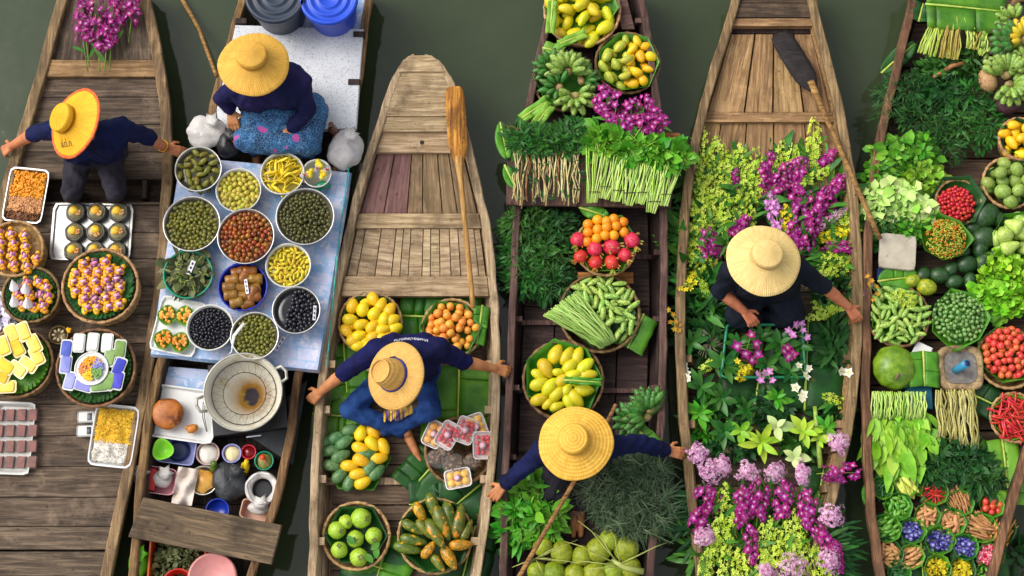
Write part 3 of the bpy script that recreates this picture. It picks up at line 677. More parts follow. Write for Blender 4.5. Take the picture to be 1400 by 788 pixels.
BAGT = M('cloudy_plastic_bag', C(206, 202, 202), C(222, 218, 218), 8, .25, bump=.5, bs=18, bd=.02, var=.02, alpha=.55)
LEAF = leafmat('banana_leaf', C(38, 100, 14), C(82, 144, 28), C(120, 160, 50))
LEAFD = leafmat('dark_banana_leaf', C(14, 56, 18), C(28, 82, 24), C(60, 110, 40))
LEAFL = leafmat('light_banana_leaf', C(84, 140, 30), C(120, 170, 50), C(160, 190, 80))
RIB = M('leaf_midrib', C(150, 172, 60), C(178, 194, 88), 20, .5)
def rrect(w, h, p=7.0):
    def f(a, k=0, i=0):
        c, s = abs(math.cos(a)), abs(math.sin(a)); return 1/((c/w)**p+(s/h)**p)**(1/p)
    return f
def basket(px, py, rpx, zb, h, label, mat=None, base=.74, stand=0, group=None, sq=(1, 1)):
    mat = mat or WEAVE; c = P(px, py, zb+h); R = rpx*S(py, zb+h); rt = thing('basket', label, 'basket', (c.x, c.y, zb), 0, group); s0 = stand
    wv = lambda a, k, i: 1+(.016 if (i//2+k) % 2 else -.010)
    prof = [(R*(base+(1-base)*(t**.7)), s0+.006+(h-s0-.012)*t) for t in np.linspace(0, 1, 8)]
    b = MB(); b.lathe(prof, 72, wob=wv); b.f = [q for q in b.f if len(q) == 4]
    b.lathe([(r*.965, z) for r, z in prof][::-1], 36); b.f = [q for q in b.f if len(q) == 4]
    b.obj('wall', mat, rt, False)
    m = MB(); m.lathe([(R*base, s0+.004), (R*base, s0+.012), (.001, s0+.012)], 36); m.obj('base', mat, rt)
    rg = []
    for i in range(73):
        a = 2*pi*i/72; k = .0026*math.sin(i*2.2); rr = R*.985; q = .011
        rg.append([(math.cos(a)*(rr+(q+k)*math.cos(t)), math.sin(a)*(rr+(q+k)*math.cos(t)), h-.004+(q*.8+k)*math.sin(t)) for t in np.linspace(0, 2*pi, 8)[:-1]])
    MB().rings(rg, cap=False).obj('rim', mat, rt)
    if stand:
        st = MB(); st.lathe([(R*.90, .002), (R*.92, .012), (R*.80, s0*.6), (R*.76, s0), (R*.72, s0), (R*.84, .012), (R*.86, .002)], 48, wob=wv); st.obj('stand', mat, rt, False)
    return rt, R, c
def liner(px, py, rpx, z, label, mat=None, n=7, depth=.05, up=.03, rough_=.12, rz=0, group=None, inner=.55):
    """a leaf folded into a shallow polygonal dish"""
    mat = mat or LEAF; c = P(px, py, z); R = rpx*S(py, z); cr = [1+rnd(-rough_, rough_) for _ in range(n)]; hz = [up*rnd(.5, 1.3) for _ in range(n)]
    N_ = n*4; b = MB(); rings = []
    def rad(a):
        t = (a/(2*pi)*n) % n; i = int(t); f = t-i; j = (i+1) % n; A, B_ = 2*pi*i/n, 2*pi*j/n
        p = Vector((math.cos(A), math.sin(A)))*cr[i]; q = Vector((math.cos(B_), math.sin(B_)))*cr[j]; return p.lerp(q, f), hz[i]*(1-f)+hz[j]*f
    for k, (fr, zz) in enumerate(((.001, -depth), (inner*.6, -depth), (inner, -depth*.9), (.9, -.012), (1.0, 1))):
        r = []
        for i in range(N_):
            v, h = rad(2*pi*i/N_); r.append((v.x*R*fr, v.y*R*fr, zz if zz < 1 else h+.004*math.sin(i*1.7)))
        rings.append(r)
    b.rings(rings, cap=False); o = b.obj('banana_leaf', mat, None, True, c, (0, 0, rz)); tag(o, label, 'leaf', group)
    m = o.modifiers.new('solid', 'SOLIDIFY'); m.thickness = .002; return o
def bleaf(p0, p1, wpx, z, label, mat=None, ends='cut', z1=None, slits=3, wave=.008, group=None, fold=.006, taper=.0, ribm=None):
    """banana leaf: two-sided blade with torn slits and a raised midrib, lying from p0 to p1"""
    mat = mat or LEAF; z1 = z if z1 is None else z1; a, b_ = P(p0[0], p0[1], z), P(p1[0], p1[1], z1); d = b_-a; L = math.hypot(d.x, d.y); az = math.atan2(d.y, d.x)
    rt = thing('banana_leaf', label, 'leaf', a, az, group); Wd = wpx*S(p0[1], z); dz = z1-z; ph = rnd(0, 9)
    def wid(t):
        if ends == 'cut': return 1-.05*abs(math.sin(t*9+ph))-taper*t
        return max(.03, (math.sin(pi*min(1, t*.9+.06)))**.6)
    nx, ny = 16, 4; m = MB(); cuts = set(random.sample(range(2, nx-1), min(slits, nx-3)))
    for sd in (-1, 1):
        seg = []; prev = 0
        ks = sorted([k for k in cuts if (k+(sd > 0)) % 2 == 0]); bounds = [0]+ks+[nx]
        for i0, i1 in zip(bounds, bounds[1:]):
            dzz = rnd(-.004, .006); v = []; f = []
            for i in range(i0, i1+1):
                t = i/nx; tt = t-(.008 if i == i1 and i1 < nx else 0)
                for j in range(ny+1):
                    u = j/ny; y = sd*u*Wd*.5*wid(t); sk = u*.02
                    v.append(((tt+sk/ max(L, .1)*.6)*L, y, dz*t+fold*math.sin(u*pi*.9)+wave*math.sin(t*11+u*2+ph+sd)*u+dzz*u+.003))
            nn = ny+1
            for i in range(i1-i0):
                for j in range(ny): q = (i*nn+j, (i+1)*nn+j, (i+1)*nn+j+1, i*nn+j+1); f.append(q if sd > 0 else q[::-1])
            m.add(v, f, [rnd(0, .12)]*len(v))
    bo = m.obj('blade', mat, rt); so_ = bo.modifiers.new('solid', 'SOLIDIFY'); so_.thickness = .0016
    rb = MB(); rb.tube([(L*t, 0, dz*t+.005+.003*math.sin(t*5)) for t in np.linspace(-.01, 1.01, 8)], [.009*(1-.5*t) for t in np.linspace(0, 1, 8)], 6, flat=.6); rb.obj('midrib', ribm or RIB, rt)
    return rt
# fruit shapes: profiles turned about the long axis, unit length
def fruit(prof, n=10, bend=0, squash=1.0, jit=0.0, lump=0, name='fruit', mat=None, tip=None):
    b = MB(); rings = []
    for x, r in prof:
        z = bend*(1-(2*x)**2) if bend else 0; rg = []
        for i in range(n):
            a = 2*pi*i/n; rr = r*(1+lump*math.cos(a*5))*(1+rnd(-jit, jit)); rg.append((x, rr*math.cos(a), rr*math.sin(a)*squash+z))
        rings.append(rg)
    b.rings(rings); me = b.mesh(name, mat); return me
def egg(k=1.0, a=.0, n=9):
    return [(-.5*math.cos(pi*t), max(.004, k*.5*math.sin(pi*t)*(1+a*math.cos(pi*t)))) for t in np.linspace(0, 1, n)]
YMANGO = M('ripe_yellow_mango_skin', C(224, 178, 8), C(238, 200, 26), 9, .42, spots=(C(150, 110, 20), 70, .68), var=.06, hue=.02, bump=.05)
GMANGO = M('green_mango_skin', C(62, 104, 58), C(96, 134, 80), 8, .45, spots=(C(140, 160, 100), 90, .66), var=.08, hue=.02, bump=.05)
LMANGO = M('yellow_green_mango_skin', C(196, 184, 24), C(214, 196, 20), 5, .42, spots=(C(120, 110, 20), 60, .7), var=.08, hue=.03, bump=.05)
LMANGO2 = M('greenish_mango_skin', C(150, 168, 50), C(190, 186, 60), 6, .45, spots=(C(120, 110, 30), 60, .68), var=.1, hue=.02, bump=.05)
ORANGE = M('orange_peel', C(226, 132, 6), C(238, 156, 16), 9, .42, var=.06, hue=.012, bump=.3, bs=240, bd=.002)
PLUM = M('apricot_orange_skin', C(222, 136, 34), C(236, 170, 74), 10, .45, var=.08, hue=.015, bump=.05)
GUAVA = M('green_guava_skin', C(136, 172, 34), C(170, 196, 62), 10, .4, spots=(C(110, 140, 40), 60, .7), var=.07, bump=.2, bs=40, bd=.004)
PAPAYA = M('papaya_skin', C(62, 84, 20), C(104, 112, 28), 7, .38, spots=(C(206, 140, 20), 5, .60), var=.14, hue=.02, bump=.05)
PAPAYAR = M('ripe_papaya_skin', C(196, 128, 20), C(120, 112, 24), 9, .38, (.42, .58), spots=(C(226, 150, 30), 5, .55), var=.08, bump=.05)
COCO = M('green_coconut_husk', C(122, 144, 24), C(160, 172, 40), 7, .5, spots=(C(140, 96, 40), 22, .66), var=.1, hue=.02, bump=.2, bs=40, bd=.003)
CUKE = M('pale_green_cucumber_skin', C(98, 150, 40), C(184, 208, 108), 14, .42, (.4, .6), var=.14, hue=.02, bump=.1)
BANANA = M('green_banana_skin', C(98, 136, 44), C(150, 176, 80), 9, .48, spots=(C(70, 90, 30), 50, .7), var=.12, hue=.012, bump=.05)
BANAND = M('dark_green_banana_skin', C(40, 94, 26), C(74, 130, 46), 9, .48, spots=(C(40, 60, 20), 50, .72), var=.12, hue=.012, bump=.05)
BANANY = M('yellow_banana_skin', C(206, 176, 24), C(222, 196, 50), 9, .48, spots=(C(110, 90, 20), 50, .68), var=.1, bump=.05)
BANTIP = M('banana_tip', C(46, 44, 22), C(74, 70, 36), 20, .7)
DRAGON = M('dragonfruit_skin', C(188, 26, 46), C(214, 54, 62), 9, .45, var=.08, hue=.012, bump=.1)
DRAGS = M('dragonfruit_scale', C(130, 160, 50), C(196, 110, 60), 12, .5)
def mango_me(mat, name='mango', k=.72): return [fruit(egg(k*rnd(.93, 1.07), rnd(.10, .24), 9), 10, rnd(.02, .07), .86, .012, name=name, mat=mat) for _ in range(3)]
MANGOY, MANGOG, MANGOL, MANGOL2 = mango_me(YMANGO), mango_me(GMANGO, k=.60), mango_me(LMANGO, k=.60), mango_me(LMANGO2, k=.72)
def ball_me(mat, name, k=1.0, n=10, v=9, jit=.01, lump=0): return [fruit(egg(k, rnd(0, .08), v), n, 0, 1, jit, lump, name, mat) for _ in range(2)]
def place(mes, name, label, cat, group, px, py, z, Lpx, ang=0, tilt=0, sq=1.0, parent=None):
    """one fruit centred under pixel px,py at height z; ang is its long axis as seen in the picture, degrees"""
    s = Lpx*S(py, z); o = inst(random.choice(mes), name, P(px, py, z), (rnd(-.5, .5), tilt+rnd(-.15, .15), math.radians(ang)), (s, s*sq, s*sq)); return tag(o, label, cat, group)
def poisson(R, d, tries=1500, shape=None):
    pts = []; cell = {}
    for _ in range(tries):
        a, r = rnd(0, 2*pi), R*math.sqrt(random.random()); x, y = r*math.cos(a), r*math.sin(a)
        if shape and not shape(x/R, y/R): continue
        i, j = int(x//d), int(y//d)
        if all((x-q[0])**2+(y-q[1])**2 >= d*d for u in (-1, 0, 1) for w_ in (-1, 0, 1) for q in cell.get((i+u, j+w_), ())): pts.append((x, y)); cell.setdefault((i, j), []).append((x, y))
    return pts
def medata(me):
    return ([tuple(v.co) for v in me.vertices], [tuple(p.vertices) for p in me.polygons])
def heap(mes, name, label, cat, group, c, R, z, d, size, dome=.0, cap=60, tilt=.35, flat=False, sq=1.0, shape=None, under=True, tries=1500, jz=.25, mats=None, dirn=None, szv=.12):
    """countable goods heaped in a dish: the topmost `cap` are objects, the rest one mesh"""
    pts = poisson(R, d, tries, shape); its = []
    for x, y in pts: its.append((z+dome*(1-(x*x+y*y)/(R*R))+rnd(-jz, jz)*d, x, y))
    if under:
        for x, y in poisson(R*.97, d*.95, tries, shape): its.append((z+dome*(1-(x*x+y*y)/(R*R))-rnd(.55, .8)*d, x, y))
    its.sort(key=lambda q: -q[0]); rest = {}
    for k, (zz, x, y) in enumerate(its):
        rot = (rnd(0, 6.28) if not flat else 0, rnd(-tilt, tilt), (rnd(0, 6.28) if dirn is None else dirn+rnd(-.35, .35))); s = size*rnd(1-szv, 1+szv); me = random.choice(mes)
        if k < cap: tag(inst(me, name, (c.x+x, c.y+y, zz), rot, (s, s*sq, s*sq)), label, cat, group)
        else: rest.setdefault(me.materials[0].name, []).append((me, TRS((x, y, zz), rot, (s, s*sq, s*sq))))
    for mn, lst in rest.items():
        b = MB(); cache = {}
        for me, M_ in lst:
            if me.name not in cache: cache[me.name] = medata(me)
            b.scat(cache[me.name], [M_], [0])
        o = b.obj(name+'_pile', bpy.data.materials[mn], None, True, (c.x, c.y, 0)); tag(o, 'more of the same below the topmost: '+label, cat, None, 'stuff')
        o['label'] = ' '.join(('lower layer of the '+label).split()[:16])
def disc(c, R, z, mat, name, label, cat='food', n=28, wob=.0, dome=.0, parent=None):
    b = MB(); b.lathe([(R, z-.01), (R*.98, z), (R*.6, z+dome*.6), (.001, z+dome)], n, wob=lambda a, k, i: 1+wob*math.sin(a*3+1)+wob*.6*math.sin(a*7)); o = b.obj(name, mat, parent, True, (c.x, c.y, 0) if parent is None else (0, 0, 0))
    if parent is None: tag(o, label, cat)
    return o
def dish(px, py, rpx, zb, h, label, mat, name='bowl', cat='bowl', base=.7, th=.006, lip=.008, group=None, n=40):
    c = P(px, py, zb+h); R = rpx*S(py, zb+h)
    b = MB(); b.lathe([(R*base*.9, 0), (R*base, .004), (R*.93, h*.6), (R*.975, h-.006), (R+lip*.2, h-.004), (R+lip*.3, h), (R-th*.6, h+.002), (R-th*1.4, h-.006), (R*.93-th, h*.6), (R*base-th, .012), (.001, .010)], n)
    o = b.obj(name, mat, None, True, (c.x, c.y, zb)); tag(o, label, cat, group); return o, R, c
def tray(px, py, wpx, hpx, ang, z, h, label, mat, name='tray', p=8, flare=.93, wall=.008, n=48):
    c = P(px, py, z+h); s = S(py, z+h); w, d = wpx*s/2, hpx*s/2; f = rrect(w, d, p); b = MB(); g = lambda a, k, i: f(a)
    b.lathe([(flare*.97, 0), (flare, .002), (.985, h-.004), (1.02, h-.002), (1.02, h), (.965, h), (flare*.96, .008), (.001, .007)], n, wob=lambda a, k, i: f(a))
    o = b.obj(name, mat, None, False, (c.x, c.y, z), (0, 0, math.radians(ang))); tag(o, label, 'tray'); return o, c, w, d
# foliage
def leafbase(w=.5, fold=.12, droop=.12, seg=3):
    v = []; f = []
    for i in range(seg+1):
        t = i/seg; ww = w*.5*math.sin(pi*min(1, t*.94+.03))**.8; z = -droop*t*t
        if i == 0: ww = .02
        if i == seg: ww = .015
        v += [(t, -ww, z+fold*ww*2), (t, 0, z), (t, ww, z+fold*ww*2)]
    for i in range(seg):
        for j in (0, 1): a = i*3+j; f.append((a, a+3, a+4, a+1))
    return (v, f)
def blade(w=.06, droop=.35, seg=3):
    v = []; f = []
    for i in range(seg+1):
        t = i/seg; ww = w*.5*(1-.8*t); v += [(t, -ww, -droop*t*t), (t, ww, -droop*t*t)]
    return (v, [(2*i, 2*i+2, 2*i+3, 2*i+1) for i in range(seg)])
LB, LBN, LBR, BLD = leafbase(.5), leafbase(.28, .1, .25), leafbase(.8, .18, .2), blade()
CURLY = ([(0, 0, 0), (.4, -.3, .12), (.4, .3, -.1), (.8, -.35, -.12), (.8, .3, .15), (1, 0, 0)], [(0, 1, 2), (1, 3, 4, 2), (3, 5, 4)])
def frame(d, up=None):
    d = Vector(d).normalized(); u = Vector(up or (rnd(-.5, .5), rnd(-.5, .5), 1)); y = u.cross(d)
    if y.length < .05: y = Vector((0, 1, 0)).cross(d)
    y.normalize(); z = d.cross(y); return Matrix((d, y, z)).transposed()
def LS(loc, d, s, up=None):
    return Matrix.LocRotScale(Vector(loc), frame(d, up), Vector((s, s, s)) if not hasattr(s, '__len__') else Vector(s))
def clump(name, label, cat, group, px, py, rx, ry, z, h, n, bases, size, mat, bias=(0, 0, .3), out=.8, jit=.6, tint=(0, .8), stems=None, ang=0, part='leaves', kind=True, parent=None, sv=.35):
    c = P(px, py, z+h*.5); c.z = z; s = S(py, z+h*.5); RX, RY = rx*s, ry*s; rt = thing(name, label, cat, c, 0, group) if parent is None else parent
    b = MB(); ca, sa = math.cos(math.radians(ang)), math.sin(math.radians(ang))
    for _ in range(n):
        a = rnd(0, 2*pi); r = math.sqrt(random.random()); u, v = r*math.cos(a), r*math.sin(a); zz = h*math.sqrt(max(0, 1-r*r))*(1-.6*random.random()**2)
        lump = max(.25, .72+.85*noise.noise(Vector((u*2.9+px, v*2.9+py, 0)))); r_e = 1+.38*noise.noise(Vector((math.cos(a)*1.6+px*.1, math.sin(a)*1.6, py*.1))); u, v = u*r_e, v*r_e
        x, y = u*RX, v*RY; x, y = x*ca-y*sa, x*sa+y*ca
        d = Vector((u*out+bias[0]+rnd(-jit, jit), v*out+bias[1]+rnd(-jit, jit), bias[2]+rnd(-jit, jit)*.7)); sc_ = size*rnd(1-sv, 1+sv)*(1.5 if random.random() < .12 else 1)
        b.scat(random.choice(bases), [LS((x, y, zz*lump), d, sc_)], [min(1, max(0, rnd(*tint)*(.3+.7*random.random())+.30*noise.noise(Vector((u*3.1+px*.7, v*3.1+py*.3, 5)))))])
    o = b.obj(part, mat, rt, True)
    if kind: o['kind'] = 'stuff'
    if stems:
        n2, L, sm, r_ = stems; q = MB()
        for _ in range(n2):
            a = rnd(0, 2*pi); r = math.sqrt(random.random())*.8; p = Vector((RX*r*math.cos(a), RY*r*math.sin(a), h*rnd(.5, 1.0))); d = Vector((rnd(-1, 1), rnd(-1, 1), rnd(-.1, .4)))*L
            q.tube([p, p+d*.5+Vector((0, 0, .01)), p+d], [r_, r_*.8, r_*.5], 4)
        so_ = q.obj('stems', sm, rt); so_['kind'] = 'stuff'
    return rt
# flowers
def petals(n, L, w, cup=.25, lip=True, fold=.1):
    v = [(0, 0, 0)]; f = []; t = [1.0]
    for i in range(n):
        a = 2*pi*i/n+rnd(-.12, .12); c, s = math.cos(a), math.sin(a); l = L*rnd(.85, 1.1); k = len(v)
        for r, ww, z, tt in ((.5, w, cup*.35, .12), (.5, -w, cup*.35, .12), (1.0, 0, cup, 0.0), (.55, 0, cup*.25+fold*.05, .10)):
            v.append((c*l*r-s*ww*l, s*l*r+c*ww*l, z*L)); t.append(tt)
        f += [(0, k+1, k+3), (0, k+3, k), (k+1, k+2, k+3), (k+3, k+2, k)]
    if lip:
        k = len(v); v += [(.1*L, -.22*L, .35*L), (-.1*L, -.22*L, .35*L), (0, -.45*L, .2*L), (0, 0, .2*L)]; t += [.0, .0, .0, .9]; f += [(k+3, k+1, k+2), (k+3, k+2, k)]
    return (v, f, t)
def mk(base, name, mat):
    b = MB(); b.add(base[0], base[1], base[2]); return b.mesh(name, mat, False)
ORCH = M('magenta_orchid_petal', C(126, 6, 92), C(166, 16, 124), 20, .55, tp=2.6, c3=C(244, 214, 240), var=.14, hue=.02, bump=0)
ORCHL = M('lilac_orchid_petal', C(188, 96, 176), C(206, 130, 196), 20, .5, tp=2.0, c3=C(236, 214, 236), var=.1, hue=.02, bump=0)
YELF = M('yellow_green_flower', C(178, 206, 44), C(216, 230, 104), 20, .5, c3=C(100, 150, 24), var=.08, bump=0)
YELF2 = M('bright_yellow_flower', C(214, 196, 12), C(228, 214, 50), 20, .5, c3=C(180, 160, 30), var=.08, bump=0)
PINKF = M('pale_pink_floret', C(222, 164, 200), C(238, 204, 226), 25, .55, c3=C(160, 74, 130), var=.06, bump=0)
WHITEF = M('white_orchid_petal', C(224, 222, 210), C(232, 230, 214), 20, .5, c3=C(214, 210, 120), var=.04, bump=0)
STEM = M('green_stem', C(86, 124, 34), C(128, 160, 60), 20, .5, var=.12)
STEMD = M('dark_herb_stem', C(44, 84, 26), C(66, 106, 36), 20, .5, var=.12)
STEMP = M('pale_green_stem', C(140, 168, 58), C(176, 196, 96), 20, .5, var=.1)
SLEAF = M('spray_leaf', C(28, 84, 22), C(52, 116, 36), 14, .42, c3=C(110, 160, 60), var=.12, bump=.1)
FM = [mk(petals(5, .034, .34), 'flower', ORCH) for _ in range(4)]
FL = [mk(petals(5, .024, .34), 'flower', ORCHL) for _ in range(3)]
FW = [mk(petals(5, .030, .38), 'flower', WHITEF) for _ in range(2)]
FY5 = [petals(5, 1, .30, .3, False) for _ in range(3)]; FP4 = [petals(4, 1, .25, .3, False) for _ in range(2)]
def spray(p0, p1, z0, z1, wpx, kind, label, group, n=None, head=.72, leaves=2):
    """a cut flower spike: p0 = tip, p1 = stem end"""
    a, b_ = P(p0[0], p0[1], z0), P(p1[0], p1[1], z1); d = b_-a; L = d.length; dn = d/L; W_ = wpx*.5*S(p0[1], z0)*(.90 if kind == 'yellow' else 1)
    rt = thing('orchid_spray' if kind != 'pink' else 'blossom_spray', label, 'flower', b_, 0, group); s = dn.cross(Vector((0, 0, 1))).normalized(); up = s.cross(dn)
    st = MB(); st.tube([Vector((0, 0, 0)), -d*.5+up*.012, -d*.97], [.0045, .0035, .002], 5); st.obj('stem', STEM if kind == 'purple' else STEMP, rt)
    nf = n or int(L*head/.30*{'purple': 34, 'lilac': 34, 'yellow': 74, 'yellow2': 130, 'pink': 160}[kind]); jb = MB()
    for i in range(nf):
        t = head*((i+.5)/nf)**.92; ww = W_*(min(1, .35+t*3.2) if t < head*.8 else 1-.35*(t-head*.8)/(head*.2)); th = rnd(-.05*pi, 1.05*pi); rr = ww*rnd(.45, 1.0)
        q = a+d*t+s*math.cos(th)*rr+up*math.sin(th)*rr*.75-b_; nrm = (s*math.cos(th)+up*(math.sin(th)+.35)-dn*.25).normalized()
        if kind in ('purple', 'lilac'):
            me = random.choice(FM if kind == 'purple' else FL); sc_ = (.62 if t < .1 else 1)*rnd(.85, 1.12)
            o = inst(me, 'flower', q, nrm.to_track_quat('Z', 'Y').to_euler(), sc_, rt); o.rotation_euler.rotate_axis('Z', rnd(0, 6.28))
        else:
            bs, r_ = (FY5, .0165) if kind in ('yellow', 'yellow2') else (FP4, .0105)
            rm = nrm.to_track_quat('Z', 'Y').to_matrix() @ Matrix.Rotation(rnd(0, 6.28), 3, 'Z'); B_ = random.choice(bs); sc_ = r_*rnd(.6, 1.25)*(.7 if t < .12 else 1)
            jb.scat((B_[0], B_[1], B_[2]), [Matrix.LocRotScale(q, rm, Vector((sc_,)*3))], [0])
    if jb.v:
        o = jb.obj('flowers', {'yellow': YELF, 'yellow2': YELF2, 'pink': PINKF}[kind], rt, False); o['kind'] = 'stuff'
    for k in range(leaves):
        lb = MB(); q = a+d*rnd(.45, .9)-b_; dd = (dn*-rnd(.3, .9)+s*rnd(-1, 1)+up*rnd(.0, .4))
        lb.scat(leafbase(.22, .12, .2, 4), [LS(q, dd, rnd(.10, .16))], [rnd(0, .5)]); lb.obj('leaf', SLEAF, rt)
    return rt
def puff(px, py, rpx, z, label, group, n=420, ry=None):
    c = P(px, py, z); R = rpx*S(py, z); RY = (ry or rpx)*S(py, z); rt = thing('blossom_cluster', label, 'flower', c, 0, group); b = MB()
    for _ in range(n):
        a = rnd(0, 2*pi); r = math.sqrt(random.random()); u, v = r*math.cos(a), r*math.sin(a); zz = math.sqrt(max(0, 1-r*r)); w_ = .78+.55*noise.noise(Vector((u*2.6+px*.37, v*2.6, py*.41)))
        nrm = Vector((u, v, zz+.2+rnd(-.3, .3))).normalized(); B_ = random.choice(FP4); sc_ = .0115*rnd(.7, 1.2)
        rm = nrm.to_track_quat('Z', 'Y').to_matrix() @ Matrix.Rotation(rnd(0, 6.28), 3, 'Z')
        b.scat((B_[0], B_[1]), [Matrix.LocRotScale(Vector((u*R*w_, v*RY*w_, zz*R*.55*rnd(.6, 1))), rm, Vector((sc_,)*3))], [rnd(0, 1)**2])
    o = b.obj('florets', PINKF, rt, False); o['kind'] = 'stuff'
    st = MB(); st.tube([(0, 0, R*.2), (0, -.03, -.03)], .004, 5); st.obj('stem', STEMP, rt); return rt
def tubebundle(name, label, group, tops, bots, z, n, r, mat, part='stalk', z1=None, arch=.02, cat='vegetables', jit=.008, tiepx=None, nseg=4):
    """a tied bundle of stalks running from line tops to line bots (pixel pairs)"""
    z1 = z if z1 is None else z1
    a0, a1 = P(*tops[0], z), P(*tops[1], z); b0, b1 = P(*bots[0], z1), P(*bots[1], z1); o = (b0+b1)/2; rt = thing(name, label, cat, o, 0, group)
    for k in range(n):
        f = (k+rnd(.2, .8))/n; p = a0.lerp(a1, f); q = b0.lerp(b1, min(1, max(0, f+rnd(-.12, .12)))); h = rnd(0, arch)
        j = lambda: Vector((rnd(-jit, jit), rnd(-jit, jit), rnd(-jit, jit)*.5))
        pts = [p+(q-p)*(i/nseg)+Vector((0, 0, h*math.sin(pi*i/nseg)))+j()*(1 if 0 < i < nseg else .6)-o for i in range(nseg+1)]
        MB().tube(pts, [r*rnd(.8, 1.1)]*len(pts), 5, rnd(0, 1)).obj(part, mat, rt)
    return rt
# ================================================================ boat at far left: sweets
D1 = .302
for i, (a, b, w) in enumerate((((104, -12), (120, 97), 24), ((128, -14), (137, 98), 24), ((156, -8), (150, 97), 26), ((186, -14), (176, 58), 26), ((112, 0), (122, 90), 22), ((150, 22), (143, 96), 24), ((172, -16), (160, 60), 26), ((138, 10), (136, 97), 24))):
    spray(a, b, .40, .375 if b[1] > 70 else .34, w, 'purple', 'magenta orchid spray with cut green stem lying on the tan bench plank', 'orchid sprays on the bench plank', head=.66, leaves=1, n=22)
YOLK = M('golden_yolk_sweet', C(226, 148, 8), C(240, 180, 30), 60, .45, var=.08, bump=.4, bs=90, bd=.006)
CRUMB = M('brown_crumbs', C(190, 134, 78), C(216, 168, 112), 80, .6, var=.12)
ICE = M('white_coconut_threads', C(218, 208, 196), C(232, 226, 216), 50, .6, var=.05)
CRUST = M('dark_roasted_bits', C(96, 60, 26), C(140, 90, 40), 60, .6, var=.15)
YTHR = M('yellow_sweet_threads', C(226, 170, 20), C(238, 196, 60), 60, .5, var=.1, bump=.3)
def crumbs(name, label, trayo, w, d, y0, y1, z, n, sz, mat, shape='nub', parent=None):
    b = MB(); b.box((0, (y0+y1)/2*d, z-.012), (2*w, (y1-y0)*d, .018))
    for _ in range(n):
        x, y = rnd(-w, w), rnd(y0, y1)*d; zz = z+.012*noise.noise(Vector((x*20, y*20, 0)))
        if shape == 'nub': b.ell((x, y, zz), (sz*rnd(.6, 1.2), sz*rnd(.5, 1), sz*rnd(.5, .9)), 5, 4, Matrix.Rotation(rnd(0, 6), 3, 'Z'))
        else: b.tube([(x+sz*2*math.cos(a)*f, y+sz*2*math.sin(a)*f, zz+.004*math.sin(f*3)) for a in (rnd(0, 6.3),) for f in (-1, 0, 1)], sz*.28, 4)
    o = b.obj(name, mat, None, True, trayo.location, trayo.rotation_euler); return tag(o, label, 'food', None, 'stuff')
t, c, w, d = tray(35, 267, 54, 76, -6, D1, .05, 'white enamel tray half golden sweets half brown crumbs beside the left gunwale', STEEL, p=10)
crumbs('golden_sweets', 'golden egg yolk sweets in the upper half of the tray', t, w*.86, d*.88, -.05, 1, .042, 330, .011, YOLK)
crumbs('brown_crumbs', 'light brown crumbs in the lower half of the tray', t, w*.86, d*.88, -.7, .0, .038, 420, .008, CRUMB)
crumbs('dark_crumbs', 'dark roasted bits along the bottom edge of the tray', t, w*.8, d*.88, -1, -.62, .038, 120, .009, CRUST)
t, c, w, d = tray(125, 317, 108, 79, -1, D1, .022, 'shiny square steel tray carrying nine small custard cups', STEEL, p=22, flare=.97)
SMOKE = M('dark_coated_cup', C(42, 42, 36), C(88, 84, 70), 22, .4, var=.1)
GLASSY = M('glassy_syrup', C(96, 90, 60), C(130, 120, 84), 10, .15, bump=0)
def cup_fn():
    r = thing('custard_cup', 'x', 'dessert'); b = MB()
    b.lathe([(.05, 0), (.066, .012), (.071, .03), (.066, .05), (.056, .056), (.052, .05), (.001, .046)], 24, wob=lambda a, k, i: 1+.03*math.sin(a*6)); b.obj('cup', SMOKE, r)
    b = MB(); b.lathe([(.056, .05), (.05, .056), (.001, .058)], 20); b.obj('filling', GLASSY, r)
    b = MB(); b.ell((-.008, .012, .058), (.033, .030, .016), 12, 6, jit=.05); b.obj('yolk', YTHR, r)
    b = MB(); [b.ell((.022+rnd(-.014, .014), -.014+rnd(-.014, .014), .06), .009, 6, 4, t=0) for _ in range(9)]; b.obj('crumb_topping', CRUMB, r)
    return r
K = Kind(cup_fn)
for y in (290, 317, 343):
    for x in (103, 132, 162): K.put(P(x-(y-290)*.05, y, D1+.06)-Vector((0, 0, .05)), (0, 0, rnd(-.6, .6)), 'dark custard cup with yellow yolk, %s of the steel tray' % (GRID3[(y-290)//26][(x-103)//29]), None, 'custard cups on the steel tray')
# baskets on stands
PINKT = M('pink_label_paper', C(226, 130, 176), C(236, 190, 214), 12, .5, var=.1); PURT = M('purple_ribbon', C(92, 24, 130), C(128, 50, 160), 12, .4, var=.1)
MAUVE = M('mauve_brown_sweet', C(140, 92, 80), C(166, 116, 100), 50, .55, var=.1, bump=.4, bs=90, bd=.006)
def packet_fn(mat, tagm):
    def fn():
        r = thing('sweet_packet', 'x', 'sweets'); b = MB()
        for k in range(14): b.ell((rnd(-.032, .032), rnd(-.026, .026), .02+rnd(-.006, .012)), .0155, 6, 5)
        b.obj('sweets', mat, r)
        q = MB(); q.box((0, .004, .045), (.03, .015, .003), Matrix.Rotation(.2, 3, 'X')); q.obj('label', PINKT, r)
        q = MB(); q.box((-.004, -.012, .0425), (.044, .007, .003), Matrix.Rotation(.1, 3, 'X')); q.box((.002, .018, .042), (.040, .005, .003)); q.obj('ribbon', PURT, r)
        return r
    return fn
KO, KM = Kind(packet_fn(YOLK, 0)), Kind(packet_fn(MAUVE, 0))
